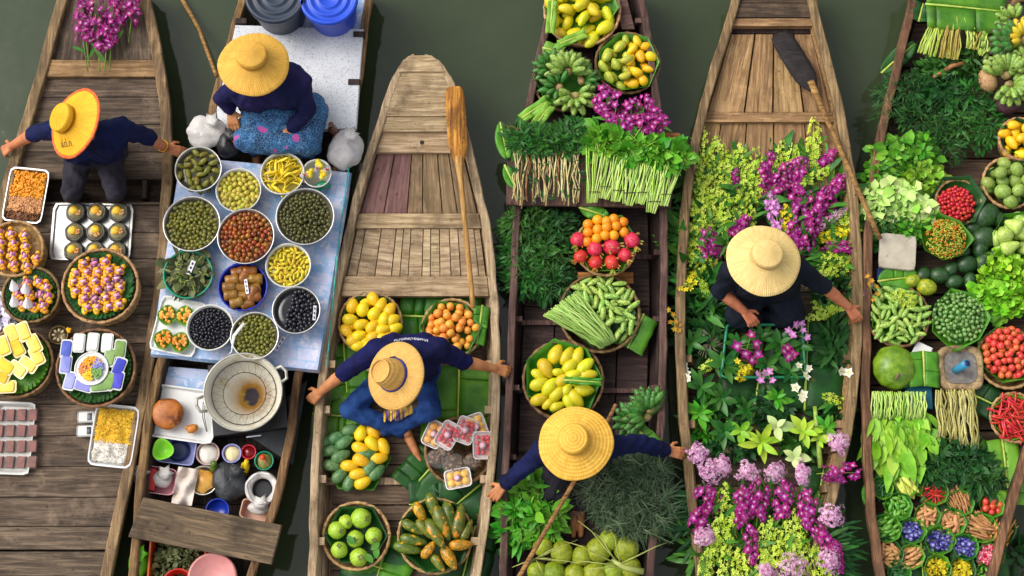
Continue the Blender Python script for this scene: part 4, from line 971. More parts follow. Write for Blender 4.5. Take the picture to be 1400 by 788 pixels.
def leafring(c, R, z, label, mat=LEAFD, n=34):
    b = MB()
    for k in range(n):
        a = 2*pi*k/n; b.scat(leafbase(.75, .1, -.15, 2), [LS((R*.68*math.cos(a), R*.68*math.sin(a), z-.006), (math.cos(a+.35), math.sin(a+.35), .30), R*.27)], [rnd(0, .35)])
    b.lathe([(R*.9, z-.004), (R*.5, z-.012), (.001, z-.012)], 24); o = b.obj('leaf_lining', mat, None, False, (c.x, c.y, 0)); tag(o, label, 'leaf'); return o
def tags(c, R, z, pts, kinds, group, label, labelm, ang=0):
    for (x, y), k in zip(pts, kinds):
        K_ = KO if k == 'o' else KM; K_.put(P(x, y, z+.05)-Vector((0, 0, .05)), (rnd(-.12, .12), rnd(-.12, .12), math.radians(ang)+rnd(-.35, .35)), label if k == 'o' else labelm, rnd(1.12, 1.28), group)
rt, R, c = basket(20, 340, 39, D1, .17, 'wicker basket of orange sweets below the long tray', WEAVE, stand=.07)
disc(c, R*.92, D1+.135, WEAVE, 'basket_tray', 'woven inner tray holding orange sweets below the long tray', 'tray')
g = [(4+i*17+(j % 2)*3-5, 317+j*14-i*.5+i*3) for j in range(4) for i in range(4)]
tags(c, R, D1+.145, [q for q in g if (q[0]-20)**2+(q[1]-340)**2 < 33**2], ['o']*20, 'sweets in the upper left basket', 'orange sweets packet with pink label in the basket below the long tray', '', 60)
rt, R, c = basket(42, 403, 39, D1, .16, 'leaf lined basket with four white cones among orange sweets', WEAVED, stand=.07)
leafring(c, R, D1+.155, 'dark leaf lining inside the basket with the white cones')
tags(c, R, D1+.15, [(37, 387), (52, 385), (64, 392), (40, 400), (56, 401), (67, 405), (30, 415), (45, 417), (59, 417), (24, 402), (33, 392)], ['o', 'o', 'o', 'o', 'm', 'o', 'o', 'o', 'o', 'o', 'm'], 'sweets beside the white cones', 'orange sweets packet with pink label beside the white cones', 'mauve sweets packet with pink label beside the white cones', 80)
CONE = M('white_paper', C(222, 216, 218), C(232, 228, 230), 10, .6, var=.02)
for x, y, a in ((20, 391, .3), (35, 394, -.1), (20, 412, .2), (38, 414, .1)):
    b = MB(); b.lathe([(.032, 0), (.034, .01), (.022, .04), (.003, .085)], 10); o = b.obj('paper_cone', CONE, None, False, P(x, y+4, D1+.19), (-.5, .2, a)); tag(o, 'white folded paper cone among orange sweets in leaf lined basket', 'cone', 'white cones in the basket')
rt, R, c = basket(137, 391, 52, D1, .19, 'large leaf lined basket of orange and mauve sweets in the middle of the deck', WEAVE, stand=.08)
leafring(c, R, D1+.185, 'dark leaf lining inside the large basket of sweets', n=44)
pts = []; ks = []
for j in range(7):
    for i in range(6):
        x, y = 100+i*15+(j % 2)*4, 359+j*12-i*1.2+3
        if ((x-136)/40)**2+((y-391)/39)**2 < 1: pts.append((x, y)); ks.append('m' if (i+j) % 4 == 2 and i > 1 else 'o')
tags(c, R, D1+.175, pts, ks, 'sweets in the large basket', 'orange sweets packet with purple ribbon in the large basket', 'mauve sweets packet with purple ribbon in the large basket', 25)
# yellow boxes
YBOX = M('yellow_jelly', C(236, 176, 20), C(244, 204, 60), 8, .25, var=.05, bump=.05)
BOXC = M('pale_plastic_box', C(224, 210, 150), C(234, 224, 180), 8, .25, bump=0, var=.03)
def box_fn(fill, shell, lab=None, name='sweet_box'):
    def fn():
        r = thing(name, 'x', 'box'); f = rrect(.062, .038, 9)
        b = MB(); b.lathe([(.9, 0), (.96, .018), (1.05, .020), (1.05, .023), (.95, .023), (.001, .022)], 32, wob=lambda a, k, i: f(a)); b.obj('shell', shell, r, False)
        b = MB(); b.lathe([(.88, .022), (.86, .026), (.78, .030), (.001, .031)], 32, wob=lambda a, k, i: f(a)); b.obj('filling', fill, r, False)
        if lab: q = MB(); q.box((.02, 0, .0318), (.03, .05, .001)); q.obj('label', lab, r)
        return r
    return fn
rt, R, c = basket(24, 496, 48, D1, .15, 'leaf lined basket of yellow sweet boxes at the left edge', WEAVED, stand=.06)
leafring(c, R, D1+.15, 'green leaf lining under the yellow sweet boxes', LEAF, 40)
KY = Kind(box_fn(YBOX, BOXC))
for k, (x, y, a) in enumerate(((18, 458, 118), (34, 455, 115), (48, 472, -60), (6, 474, 112), (24, 476, 120), (40, 500, -30), (26, 506, -35), (8, 502, -30), (10, 530, 2), (-4, 486, 120), (52, 488, -62), (0, 515, -20))):
    KY.put(P(x, y, D1+.17+.006*(k % 4)), (rnd(-.12, .12), rnd(-.12, .12), math.radians(a)), 'yellow jelly box in leaf lined basket', 1.08, 'yellow sweet boxes')
# blue and purple boxes round a plate
rt, R, c = basket(131, 503, 54, D1, .17, 'leaf lined basket of blue purple and white sweet boxes', WEAVED, stand=.07)
leafring(c, R, D1+.165, 'dark green leaf lining under the blue and purple boxes', LEAFD, 46)
cols_ = dict(w=(M('white_sweet', C(222, 224, 214), C(232, 232, 226), 9, .35), 'white'), b=(M('deep_blue_sweet', C(40, 58, 170), C(56, 74, 186), 9, .35), 'deep blue'), p=(M('lavender_sweet', C(122, 122, 200), C(146, 146, 216), 9, .35), 'lavender'), g=(M('leaf_green_sweet', C(100, 140, 60), C(128, 164, 84), 9, .35), 'green'))
KB = {k: Kind(box_fn(v[0], MILKY)) for k, v in cols_.items()}
for k, (x, y, a, q) in enumerate(((109, 470, 88, 'w'), (128, 469, 86, 'w'), (148, 470, 88, 'w'), (92, 478, 85, 'b'), (91, 499, 85, 'p'), (97, 522, 78, 'p'), (165, 478, 86, 'g'), (164, 502, 70, 'b'), (151, 490, 80, 'g'), (150, 522, 78, 'g'), (115, 528, -15, 'p'), (137, 529, 5, 'g'), (162, 521, 80, 'b'))):
    KB[q].put(P(x, y, D1+.19), (rnd(-.06, .06), rnd(-.06, .06), math.radians(a)), cols_[q][1]+' sweet in a small clear box around the flower plate', 1.0, cols_[q][1]+' boxes around the plate')
o, R2, c2 = dish(125, 504, 23, D1+.215, .014, 'white round plate of coloured rice sweets in the middle of the boxes', WPLAST, 'plate', 'plate', .8)
fl = [('yellow_sweets', YOLK, 'golden', .6, 2.6), ('orange_sweets', M('orange_rice_sweet', C(206, 120, 50), C(222, 150, 80), 60, .6), 'orange', 2.6, 3.8), ('yellow_rice_sweets', M('bright_yellow_sweet', C(238, 190, 10), C(246, 210, 40), 60, .5), 'bright yellow', 3.8, 4.9), ('green_sweets', cols_['g'][0], 'green', 4.9, 6.3), ('lavender_sweets', cols_['p'][0], 'lavender', -.1, 1.1)]
for nm, mt, wd, a0, a1 in fl:
    b = MB()
    for _ in range(70):
        a, r = rnd(a0, a1), R2*.72*math.sqrt(random.random()); b.ell((r*math.cos(a), r*math.sin(a), D1+.232+.012*(1-r/R2)), (.011, .007, .007), 5, 4, Matrix.Rotation(rnd(0, 6), 3, 'Z'))
    tag(b.obj(nm, mt, None, True, (c2.x, c2.y, 0)), 'little mound of '+wd+' sweet grains on the white plate', 'food', None, 'stuff')
BRASS = M('dark_brass', C(120, 94, 56), C(160, 130, 84), 14, .4, metal=.5)
o, R2, c2 = dish(80, 458, 13, D1, .05, 'small brass bowl of pale petals between the baskets', BRASS)
b = MB()
for k in range(9): a = k*2*pi/8; b.ell((.034*math.cos(a), .034*math.sin(a), D1+.045), (.016, .010, .008), 6, 4, Matrix.Rotation(a, 3, 'Z'))
tag(b.obj('petal_garland', M('cream_petals', C(206, 196, 160), C(224, 218, 190), 20, .6), None, True, (c2.x, c2.y, 0)), 'ring of cream petals in the small brass bowl', 'garland')
b = MB(); [b.ell((rnd(-.014, .014), rnd(-.014, .014), .02+rnd(0, .01)), .012, 6, 5) for _ in range(9)]
tag(b.obj('marigold', M('marigold_yellow', C(236, 170, 10), C(244, 196, 30), 40, .6), None, True, P(96, 453, D1+.05)), 'single yellow marigold by the small brass bowl', 'flower')
b = MB()
for k in range(46): b.scat(leafbase(.5, .2, .4, 3), [LS((rnd(-.05, .05), rnd(-.09, .09), rnd(.0, .05)), (rnd(-1, 1), rnd(-1, 1), .5), rnd(.05, .09))], [rnd(0, 1)])
tag(b.obj('flower_garland', M('pale_lilac_petal', C(186, 174, 204), C(214, 206, 226), 12, .5, c3=C(226, 222, 236), bump=0), None, True, P(7, 428, D1+.02)), 'pale lilac garland lying at the left edge', 'garland')
# chocolate boxes in a clear tray
CHOC = M('red_brown_sweet', C(104, 50, 36), C(136, 76, 56), 14, .4, var=.12); CHOCL = M('clear_lid', C(200, 190, 190), rough=.1, spec=.25, alpha=.06, bump=0, var=0)
t, c, w, d = tray(16, 599, 56, 98, -2, D1, .04, 'white plastic tray of red brown sweets at the left edge', MILKY, p=14)
def choc_fn():
    r = thing('brown_sweet', 'x', 'sweets'); b = MB(); b.box((0, 0, .02), (.066, .095, .036), 0, 0, 0, .92); b.obj('block', CHOC, r, False)
    q = MB(); q.lathe([(1, .002), (1.02, .044), (.98, .047), (.001, .048)], 16, wob=lambda a, k, i: rrect(.042, .057, 9)(a)); q.obj('clear_box', CHOCL, r, False); return r
KC = Kind(choc_fn)
for j in range(4):
    for i in range(4): KC.put(P(-2+i*15.5-.3*j, 567+j*21.5, D1+.045)-Vector((0, 0, .033)), (0, 0, rnd(-.06, .06)-.03), 'red brown boxed sweet, %s from left, %s row of the left edge tray' % (('first', 'second', 'third', 'last')[i], ('top', 'second', 'third', 'bottom')[j]), .84, 'red brown sweets on the tray')
KL = Kind(box_fn(cols_['w'][0], CLEAR, M('dark_plastic_lid', C(70, 70, 84), C(120, 120, 130), 9, .3)))
for x, y, wd in ((120, 571, 'upper'), (119, 590, 'lower')): KL.put(P(x, y, D1+.01), (0, 0, .03), wd+' clear lidded box beside the yellow and white tray', 1.0)
t, c, w, d = tray(155, 596, 60, 84, -6, D1, .05, 'white tray of golden threads and white coconut on the lower deck', WPLAST, p=9)
crumbs('golden_threads', 'golden sweet threads in the upper half of the white tray', t, w*.84, d*.86, -.25, 1, .042, 700, .008, YTHR, 'thr')
crumbs('coconut_threads', 'white grated coconut in the lower half of the white tray', t, w*.84, d*.86, -.98, -.2, .038, 620, .0075, ICE, 'thr')
# ================================================================ boat of the pickle seller
def prism(px4, z, th, mat, name, label, cat, bev=.006, sub=None):
    q = [P(x, y, z) for x, y in px4]; c = sum(q, Vector())/len(q); q = [p-c for p in q]
    if sum(a.x*b.y-b.x*a.y for a, b in zip(q, q[1:]+q[:1])) < 0: q = q[::-1]
    b = MB(); up = Vector((0, 0, 1)); b.rings([[p-up*th for p in q], [p-up*bev for p in q], [p*(1-bev/ max(.05, p.length)) for p in q]])
    o = b.obj(name, mat, None, False, c); tag(o, label, cat); return o
def granite():
    m, nt, b = nodes('speckled_white_sheet'); vec, rd, ob = coords(nt, (1, 1, 1))
    col = mixc(nt, mrange(nt, noise_(nt, vec, 5, 4), .3, .7), C(196, 198, 204), C(216, 218, 222))
    col = mixc(nt, mrange(nt, noise_(nt, vec, 150, 2), .60, .66, 0, .85), col, C(90, 92, 98)); col = mixc(nt, mrange(nt, noise_(nt, vec, 60, 3), .62, .68, 0, .6), col, C(120, 122, 128))
    nt.links.new(col, b.inputs['Base Color']); b.inputs['Roughness'].default_value = .6; return m
def plaid():
    m, nt, b = nodes('blue_plaid_oilcloth'); vec, rd, ob = coords(nt, (1, 1, 1), False)
    mp = N(nt, 'ShaderNodeMapping'); nt.links.new(vec, mp.inputs[0]); mp.inputs['Rotation'].default_value = (0, 0, .14); mp.inputs['Scale'].default_value = (6.2, 6.2, 1)
    br = N(nt, 'ShaderNodeTexBrick', Scale=1.0); br.inputs['Mortar Size'].default_value = .035; br.inputs['Brick Width'].default_value = .9; br.inputs['Row Height'].default_value = .55
    br.inputs['Color1'].default_value = C(176, 190, 222); br.inputs['Color2'].default_value = C(206, 204, 228); br.inputs['Mortar'].default_value = C(160, 190, 222); nt.links.new(mp.outputs[0], br.inputs['Vector'])
    col = mixc(nt, mrange(nt, noise_(nt, vec, 7, 4), .45, .62, 0, .75), br.outputs['Color'], C(96, 156, 206))
    col = mixc(nt, mrange(nt, noise_(nt, mp.outputs[0], 2.2, 3), .56, .66, 0, .7), col, C(224, 222, 236))
    col = mixc(nt, mrange(nt, noise_(nt, vec, 33, 3), .60, .68, 0, .5), col, C(232, 232, 240))
    nt.links.new(col, b.inputs['Base Color']); b.inputs['Roughness'].default_value = .3; return m
GRAN = granite(); PLAID = plaid()
BLUEP = M('bright_blue_plastic', C(16, 66, 186), C(22, 76, 200), 5, .38, bump=0, var=.02); SLATEP = M('dark_slate_plastic', C(30, 40, 58), C(40, 52, 70), 5, .45, bump=0, var=.02)
BLUE2 = M('deep_blue_plastic', C(14, 52, 150), C(20, 60, 160), 5, .3, bump=0, var=.02); TEALP = M('sea_green_plastic', C(16, 130, 96), C(24, 142, 106), 5, .3, bump=0, var=.02)
NAVYP = M('navy_plastic', C(28, 38, 84), C(36, 48, 100), 5, .35, bump=0, var=.02); PINKP = M('dusty_pink_plastic', C(186, 110, 112), C(200, 128, 128), 7, .45, bump=.1, var=.03)
LAV = M('lavender_plastic', C(140, 142, 200), C(152, 154, 210), 5, .35, bump=0, var=.02); BLACKP = M('black_metal', C(18, 18, 20), C(30, 30, 34), 9, .4, var=.03)
REDP = M('red_plastic', C(180, 26, 32), C(196, 40, 42), 7, .35, bump=0); ORNP = M('orange_plastic', C(206, 74, 20), C(220, 92, 30), 7, .4, bump=0)
prism([(322, 34), (497, 40), (487, 176), (300, 182), (296, 150)], .40, .05, GRAN, 'seat_sheet', 'speckled white sheet the pickle seller sits on', 'sheet')
prism([(390, -20), (504, -20), (498, 42), (385, 40)], .33, .03, PLAID, 'cloth', 'blue patterned cloth under the blue drum at the top', 'cloth')
def drum(px, py, rpx, z, h, mat, label):
    c = P(px, py, z+h); R = rpx*S(py, z+h); rt = thing('drum', label, 'drum', (c.x, c.y, z)); b = MB()
    b.lathe([(R*.78, 0), (R*.80, .01), (R*.93, h-.05), (R*.93, h-.04)], 48); b.obj('barrel', mat, rt)
    b = MB(); b.lathe([(R*.95, h-.05), (R, h-.045), (R*1.01, h-.012), (R*.97, h), (R*.88, h), (R*.86, h-.014), (R*.70, h-.016), (R*.68, h-.008), (R*.60, h-.008), (R*.58, h-.016), (R*.40, h-.016), (R*.38, h-.010), (R*.32, h-.010), (R*.30, h-.016), (.001, h-.016)], 56); b.obj('lid', mat, rt)
drum(376, -8, 42, .36, .36, SLATEP, 'dark slate drum with ridged lid at the top of the boat'); drum(449, -4, 40, .36, .36, BLUEP, 'bright blue drum with ridged lid beside the dark drum')
oar = thing('oar', 'oar with weathered shaft sunk in the water left of the pickle boat', 'oar', P(275, 60, 0))
b = MB(); oo = Vector(oar.location); b.tube([P(246, -6, .03)-oo, P(272, 40, .10)-oo, P(296, 104, .38)-oo], [.016, .015, .014], 8); b.obj('shaft', POLE, oar)
b = MB(); b.tube([P(226, -50, -.02)-oo, P(236, -24, .012)-oo, P(246, -6, .03)-oo], [.03, .045, .016], 8, flat=.35); b.obj('blade', WD2D, oar)
# table with cloth
tb = [(247, 214), (478, 236), (434, 506), (206, 484)]
TZ = .42
tbo = thing('table', 'low table under a blue plaid oilcloth crowded with bowls of pickles', 'table', P(340, 360, .12))
q = [P(x, y, TZ-.012)-Vector(tbo.location) for x, y in tb]; b = MB(); b.rings([[p-Vector((0, 0, .03)) for p in q][::-1], q[::-1]]); b.obj('board', WD2D, tbo, False)
b = MB()
for p in q: p = p*.94; b.box((p.x, p.y, (TZ-.14)/2-.03), (.04, .04, TZ-.14-.02))
b.obj('legs', WD2D, tbo, False)
cl = MB(); nx = 26; rings = []
A, Bq, Cq, Dq = [P(x, y, TZ) for x, y in tb]
for j in range(nx+1):
    v = j/nx; r = []
    for i in range(nx+1):
        u = i/nx; p = A.lerp(Bq, u).lerp(Dq.lerp(Cq, u), v); e = min(u, 1-u, v, 1-v)
        r.append(p+Vector((0, 0, .0015*noise.noise(p*9)))-(A+Cq)/2)
    rings.append(r)
def edge(i0, i1, off):                                        # the cloth hangs over the rim
    pass
cl.rings(rings, close=False); sk = []
bd = rings[0]+[r[-1] for r in rings[1:]]+rings[-1][::-1][1:]+[r[0] for r in rings[::-1]][1:-1]
n_ = len(bd); out = [p+Vector((p.x, p.y, 0)).normalized()*(.014+.006*noise.noise(p*7))-Vector((0, 0, .055+.02*noise.noise(p*5))) for p in bd]
cl.add(bd+out, [(i, n_+i, n_+(i+1) % n_, (i+1) % n_) for i in range(n_)])
o = cl.obj('tablecloth', PLAID, None, True, (A+Cq)/2); tag(o, 'blue and lavender plaid oilcloth spread under the pickle bowls', 'tablecloth')
OLIVE = M('olive_green_pickle', C(84, 86, 22), C(124, 122, 40), 14, .25, var=.22, hue=.02, bump=0); OLIVED = M('dark_olive_pickle', C(52, 54, 18), C(86, 84, 30), 14, .25, var=.22, hue=.02, bump=0)
BROWNF = M('amber_brown_pickle', C(96, 44, 16), C(172, 98, 30), 5, .25, var=.4, hue=.025, bump=0); BLACKF = M('black_pickle', C(14, 14, 22), C(26, 26, 38), 14, .25, var=.3, bump=0)
YPICK = M('yellow_green_pickle', C(172, 160, 40), C(204, 190, 84), 12, .3, var=.18, hue=.02, bump=0); YSLICE = M('bright_yellow_slice', C(226, 196, 16), C(236, 210, 50), 14, .35, var=.08, bump=0)
GPICK = M('khaki_green_pickle', C(96, 96, 22), C(142, 136, 44), 10, .25, var=.2, hue=.02, bump=0); YBEAN = M('yellow_bean_pickle', C(196, 172, 16), C(216, 194, 50), 10, .3, var=.12, hue=.02, bump=0)
BRINE = M('dark_brine', C(44, 42, 16), C(58, 54, 22), 6, .12, bump=0); BRINEB = M('black_brine', C(12, 12, 18), C(20, 20, 28), 6, .12, bump=0); BRINEY = M('yellow_brine', C(120, 108, 26), C(146, 130, 40), 6, .15, bump=0); BRINER = M('brown_brine', C(60, 30, 14), C(80, 44, 20), 6, .15, bump=0)
rb = lambda m, n, k=.95: ball_me(m, n, k, 7, 6)
BW = [  # px, py, r, h, container, contents name, brine, meshes, spacing px, size px, label words
 (271, 231, 32, .15, STEEL, 'pickled_mango', BRINE, [fruit(egg(.52, .1, 7), 7, .05, name='pickled_mango', mat=GPICK)], 9.5, 15, 'khaki pickled mango', 'steel bowl nearest the navy shirted seller\'s hand', .6),
 (326, 260, 31, .13, MILKY, 'pickled_plum', BRINEY, rb(YPICK, 'pickled_plum', .8), 5.6, 8.5, 'yellow green pickled fruit', 'milky tub between the steel bowls', .6),
 (386, 237, 30, .13, MILKY, 'mango_slice', BRINEY, [fruit(egg(.26, .1, 6), 6, .12, .5, name='mango_slice', mat=YSLICE)], 7.0, 19, 'bright yellow pickled slice', 'milky tub in front of the seller in batik', .5),
 (262, 306, 39, .16, STEEL, 'green_olive', BRINE, rb(OLIVE, 'green_olive', .88), 4.6, 6.8, 'small olive green fruit', 'steel bowl on the left side of the table', .5),
 (417, 296, 40, .16, STEEL, 'dark_olive', BRINE, rb(OLIVED, 'dark_olive', .82), 4.5, 6.8, 'small dark olive fruit', 'steel bowl on the right side of the table', .5),
 (336, 323, 39, .16, STEEL, 'amber_plum', BRINER, rb(BROWNF, 'amber_plum', .96), 5.4, 7.4, 'shiny amber brown fruit', 'steel bowl in the middle of the table', .5),
 (394, 363, 31, .12, MILKY, 'yellow_bean', BRINEY, [fruit(egg(.42, 0, 6), 6, .03, name='yellow_bean', mat=YBEAN)], 4.8, 10.5, 'yellow pickled bean', 'milky tub below the dark olives', .5),
 (405, 424, 33, .14, STEEL, 'black_plum', BRINEB, rb(BLACKF, 'black_plum', .96), 4.8, 7.2, 'black sweet fruit', 'steel bowl by the right table edge', .5),
 (287, 448, 32, .13, MILKY, 'black_bean', BRINEB, rb(BLACKF, 'black_bean', .72), 4.2, 6.0, 'tiny black fruit', 'milky tub next to the leaf cup tray', .5),
 (348, 459, 33, .14, STEEL, 'olive_berry', BRINE, rb(OLIVE, 'olive_berry', .86), 4.6, 6.6, 'olive green berry', 'steel bowl at the front edge of the table', .5)]
for px, py, r, h, mt, nm, br, mes, sp, sz, lw, where, dm in BW:
    o, R, c = dish(px, py, r, TZ+.002, h, lw+' in a '+where, mt, base=.82 if mt is STEEL else .86); s = S(py, TZ+h)
    lv = TZ+h-.026
    l = disc(c, R*.955, lv-.004, br, 'brine', 'brine between the '+lw+' pieces', 'brine')
    heap(mes, nm, 'one '+lw+' in the '+where, 'pickle', lw+' in one bowl', c, R*.86, lv, sp*s, sz*s, dome=.016 if nm != 'mango_slice' else .05, cap=95, tilt=.5, under=True, tries=2600, shape=(lambda u, v: u > -.35+v*.25) if nm == 'black_plum' else None)
# small clear bowl with knotted bags
o, R, c = dish(433, 237, 20, TZ+.002, .12, 'clear bowl of knotted bags of yellow pickle near the right edge', MILKY)
RB = M('red_knot', C(180, 22, 26), C(200, 50, 40), 9, .4)
def kbag_fn():
    r = thing('pickle_bag', 'x', 'bag'); b = MB(); [b.ell((rnd(-.02, .02), rnd(-.02, .02), .02), .019, 7, 5, jit=.1) for _ in range(6)]; b.obj('yellow_pickle', YSLICE, r)
    b = MB(); b.lathe([(.012, .03), (.02, .05), (.006, .062), (.018, .085), (.001, .08)], 9, M_=Matrix.Rotation(.8, 3, 'X'), wob=lambda a, k, i: 1+.2*math.sin(a*4)); b.obj('plastic_neck', BAGT, r)
    b = MB(); b.ell((0, -.04, .045), .011, 7, 5); b.obj('knot', RB, r); return r
K = Kind(kbag_fn)
for x, y, a, w_ in ((424, 238, -1.0, 'left'), (436, 226, -.2, 'upper'), (442, 240, 2.4, 'right')): K.put(P(x, y, TZ+.10), (0, 0, a), 'knotted clear bag of yellow pickle, '+w_+' one in the small bowl', 1.0, 'knotted pickle bags')
b = MB(); b.tube([(-.05, -.02, 0), (-.02, 0, .035), (.02, 0, .035), (.05, -.02, 0)], [.02, .03, .03, .02], 8, flat=.5); o = b.obj('scoop', TEALP, None, True, P(440, 256, TZ+.03), (0, 0, .5)); tag(o, 'sea green plastic scoop beside the small bowl of bags', 'scoop')
# basins
o, R, c = dish(257, 375, 34, TZ+.002, .10, 'sea green basin of pickled leafy greens at the left table edge', TEALP, 'basin', 'basin', .8, .008)
PKL = M('dull_pickled_leaf', C(44, 56, 30), C(82, 92, 54), 18, .4, c3=C(150, 150, 96), var=.1)
clump('pickled_greens', 'dull green pickled leaves heaped in the sea green basin', 'vegetables', None, 257, 375, 27, 27, TZ+.06, .075, 260, [LBN, CURLY], .055, PKL, (0, 0, .1), 1.0, .8, (0, .9), (30, .06, STEMP, .003))
o, R, c = dish(332, 392, 34, TZ+.002, .09, 'deep blue basin of caramel stuffed rolls in the table middle', BLUE2, 'basin', 'basin', .82, .008)
ROLL = M('caramel_stuffed_roll', C(92, 52, 16), C(170, 104, 30), 26, .3, (.4, .6), spots=(C(126, 120, 40), 20, .54), var=.2, hue=.02, bump=.3, bs=40)
RM = [fruit([(-.5, .30), (-.46, .4), (-.2, .40), (0, .37), (.2, .41), (.46, .4), (.5, .28)], 9, 0, 1, .04, name='stuffed_roll', mat=ROLL) for _ in range(2)]
for k, (x, y, a) in enumerate(((326, 373, 10), (342, 371, 5), (318, 383, 8), (334, 383, 3), (350, 382, 8), (314, 393, 5), (330, 394, 0), (347, 395, 10), (316, 404, 8), (331, 405, 5), (348, 407, 20), (324, 414, 10), (339, 416, 15), (334, 378, 60), (346, 400, 70))):
    place(RM, 'stuffed_roll', 'caramel brown stuffed roll in the deep blue basin', 'food', 'stuffed rolls in the blue basin', x, y, TZ+.075+.008*(k % 3), 19, a+rnd(-8, 8))
def card(px, py, z, w, h, ang, label):
    b = MB(); b.box((0, 0, 0), (w, h, .003)); o = b.obj('price_card', WHT, None, False, P(px, py, z), (.25, 0, math.radians(ang))); tag(o, label, 'card')
    q = MB()
    for k in range(3): q.box((-w*.32+k*w*.3, 0, .0022), (w*.16, h*.42, .0008), .3)
    q.obj('printing', INK, o, False)
card(261, 366, TZ+.15, .10, .03, 70, 'white price card standing in the pickled greens'); card(337, 392, TZ+.13, .10, .022, -80, 'white price card standing among the stuffed rolls'); card(430, 428, TZ+.15, .10, .02, 88, 'white price card at the rim of the black fruit bowl'); card(383, 470, TZ+.03, .11, .022, 60, 'white price card lying beside the front bowl')
b = MB(); b.tube([P(334, 442, TZ+.17)-P(322, 470, TZ+.15), Vector((-.01, .05, .01)), Vector((-.03, -.05, -.03)), P(310, 488, TZ+.02)-P(322, 470, TZ+.15)], [.012, .012, .005, .004], 6, flat=.4); tag(b.obj('spoon', WPLAST, None, True, P(322, 470, TZ+.15)), 'white plastic spoon leaning on the front bowl', 'spoon')
# tray of four leaf cups
t, c, w, d = tray(243, 446, 62, 76, -12, TZ+.003, .022, 'white tray holding four leaf cups of chopped fruit', WPLAST, p=14)
ORF = M('orange_fruit_cube', C(214, 126, 24), C(230, 168, 84), 6, .35, var=.2, hue=.02, bump=0)
LEAFC = M('fresh_leaf_cup', C(70, 126, 30), C(110, 160, 56), 14, .45, var=.1)
def lcup_fn():
    r = thing('leaf_cup', 'x', 'cup'); b = MB(); b.lathe([(.03, 0), (.052, .02), (.068, .045), (.064, .045), (.048, .02), (.001, .012)], 20, wob=lambda a, k, i: 1+.06*math.cos(a*4)*(k > 0)); b.obj('leaf', LEAFC, r)
    b = MB()
    for _ in range(26): a, q = rnd(0, 6.28), .05*math.sqrt(random.random()); b.box((q*math.cos(a), q*math.sin(a), .046+rnd(-.006, .014)), (.018*rnd(.7, 1.2), .016, .014), Euler(rrot(1)).to_matrix(), rnd(0, 1))
    o = b.obj('fruit_cubes', ORF, r, False); o['kind'] = 'stuff'; return r
K = Kind(lcup_fn)
for x, y, w_ in ((229, 431, 'upper left'), (253, 432, 'upper right'), (224, 464, 'lower left'), (246, 468, 'lower right')): K.put(P(x, y, TZ+.06)-Vector((0, 0, .045)), (0, 0, rnd(-.4, .4)), 'leaf cup of orange fruit cubes, '+w_+' on the white tray', 1.0, 'leaf cups on the white tray')
# bags beside the seller
def bag(px, py, rx, ry, z, h, mat, label, seed=0, name='plastic_bag'):
    c = P(px, py, z+h*.5); s = S(py, z); b = MB(); nu, nv = 48, 28
    v = []; 
    b.ell((0, 0, h*.5), (rx*s, ry*s, h*.5), nu, nv)
    for k in range(len(b.v)):
        p = Vector(b.v[k]); q = p-Vector((0, 0, h*.5)); f = .92+.25*noise.noise(q*9+Vector((seed, 0, 0)))+.10*abs(noise.noise(q*17+Vector((seed, 3, 0))))+.05*abs(noise.noise(q*41+Vector((seed, 8, 0)))); b.v[k] = tuple(q*f+Vector((0, 0, h*.5)))
    b.lathe([(.012, h*.95), (.02, h*1.05), (.05, h*1.2), (.001, h*1.05)], 11, (rx*s*.4, ry*s*.5, 0), wob=lambda a, k, i: 1+.35*math.sin(a*5+k))
    o = b.obj(name, mat, None, True, (c.x, c.y, z)); return tag(o, label, 'bag')
bag(281, 182, 29, 24, .36, .13, BAGM, 'crumpled white plastic bag left of the seller in batik', 1); bag(472, 206, 25, 29, .36, .20, BAGT, 'cloudy tied plastic bag at the right end of the table', 4)
bag(322, 183, 11, 16, .42, .10, M('mustard_fabric', C(170, 116, 20), C(70, 44, 18), 14, .7, (.5, .6)), 'mustard and black purse by the seller\'s right hand', 7, 'purse'); bag(312, 198, 16, 18, .36, .14, BLACKP, 'black plastic bag beside the white bag', 9)
b = MB(); b.lathe([(.03, 0), (.032, .16), (.014, .2), (.014, .23), (.018, .23), (.018, .25), (.001, .25)], 14); o = b.obj('bottle', M('brown_glass', C(96, 60, 40), C(120, 80, 60), 9, .15, bump=0), None, True, P(458, 186, .36)); tag(o, 'small brown bottle behind the cloudy plastic bag', 'bottle')
b = MB(); b.tube([P(478, 222, .47)-P(470, 320, .44), P(463, 330, .44)-P(470, 320, .44), P(447, 500, .43)-P(470, 320, .44)], .005, 5); tag(b.obj('cord', M('teal_cord', C(30, 140, 130), C(70, 180, 170), 40, .5), None, True, P(470, 320, .44)), 'teal cord along the right edge of the tablecloth', 'cord')
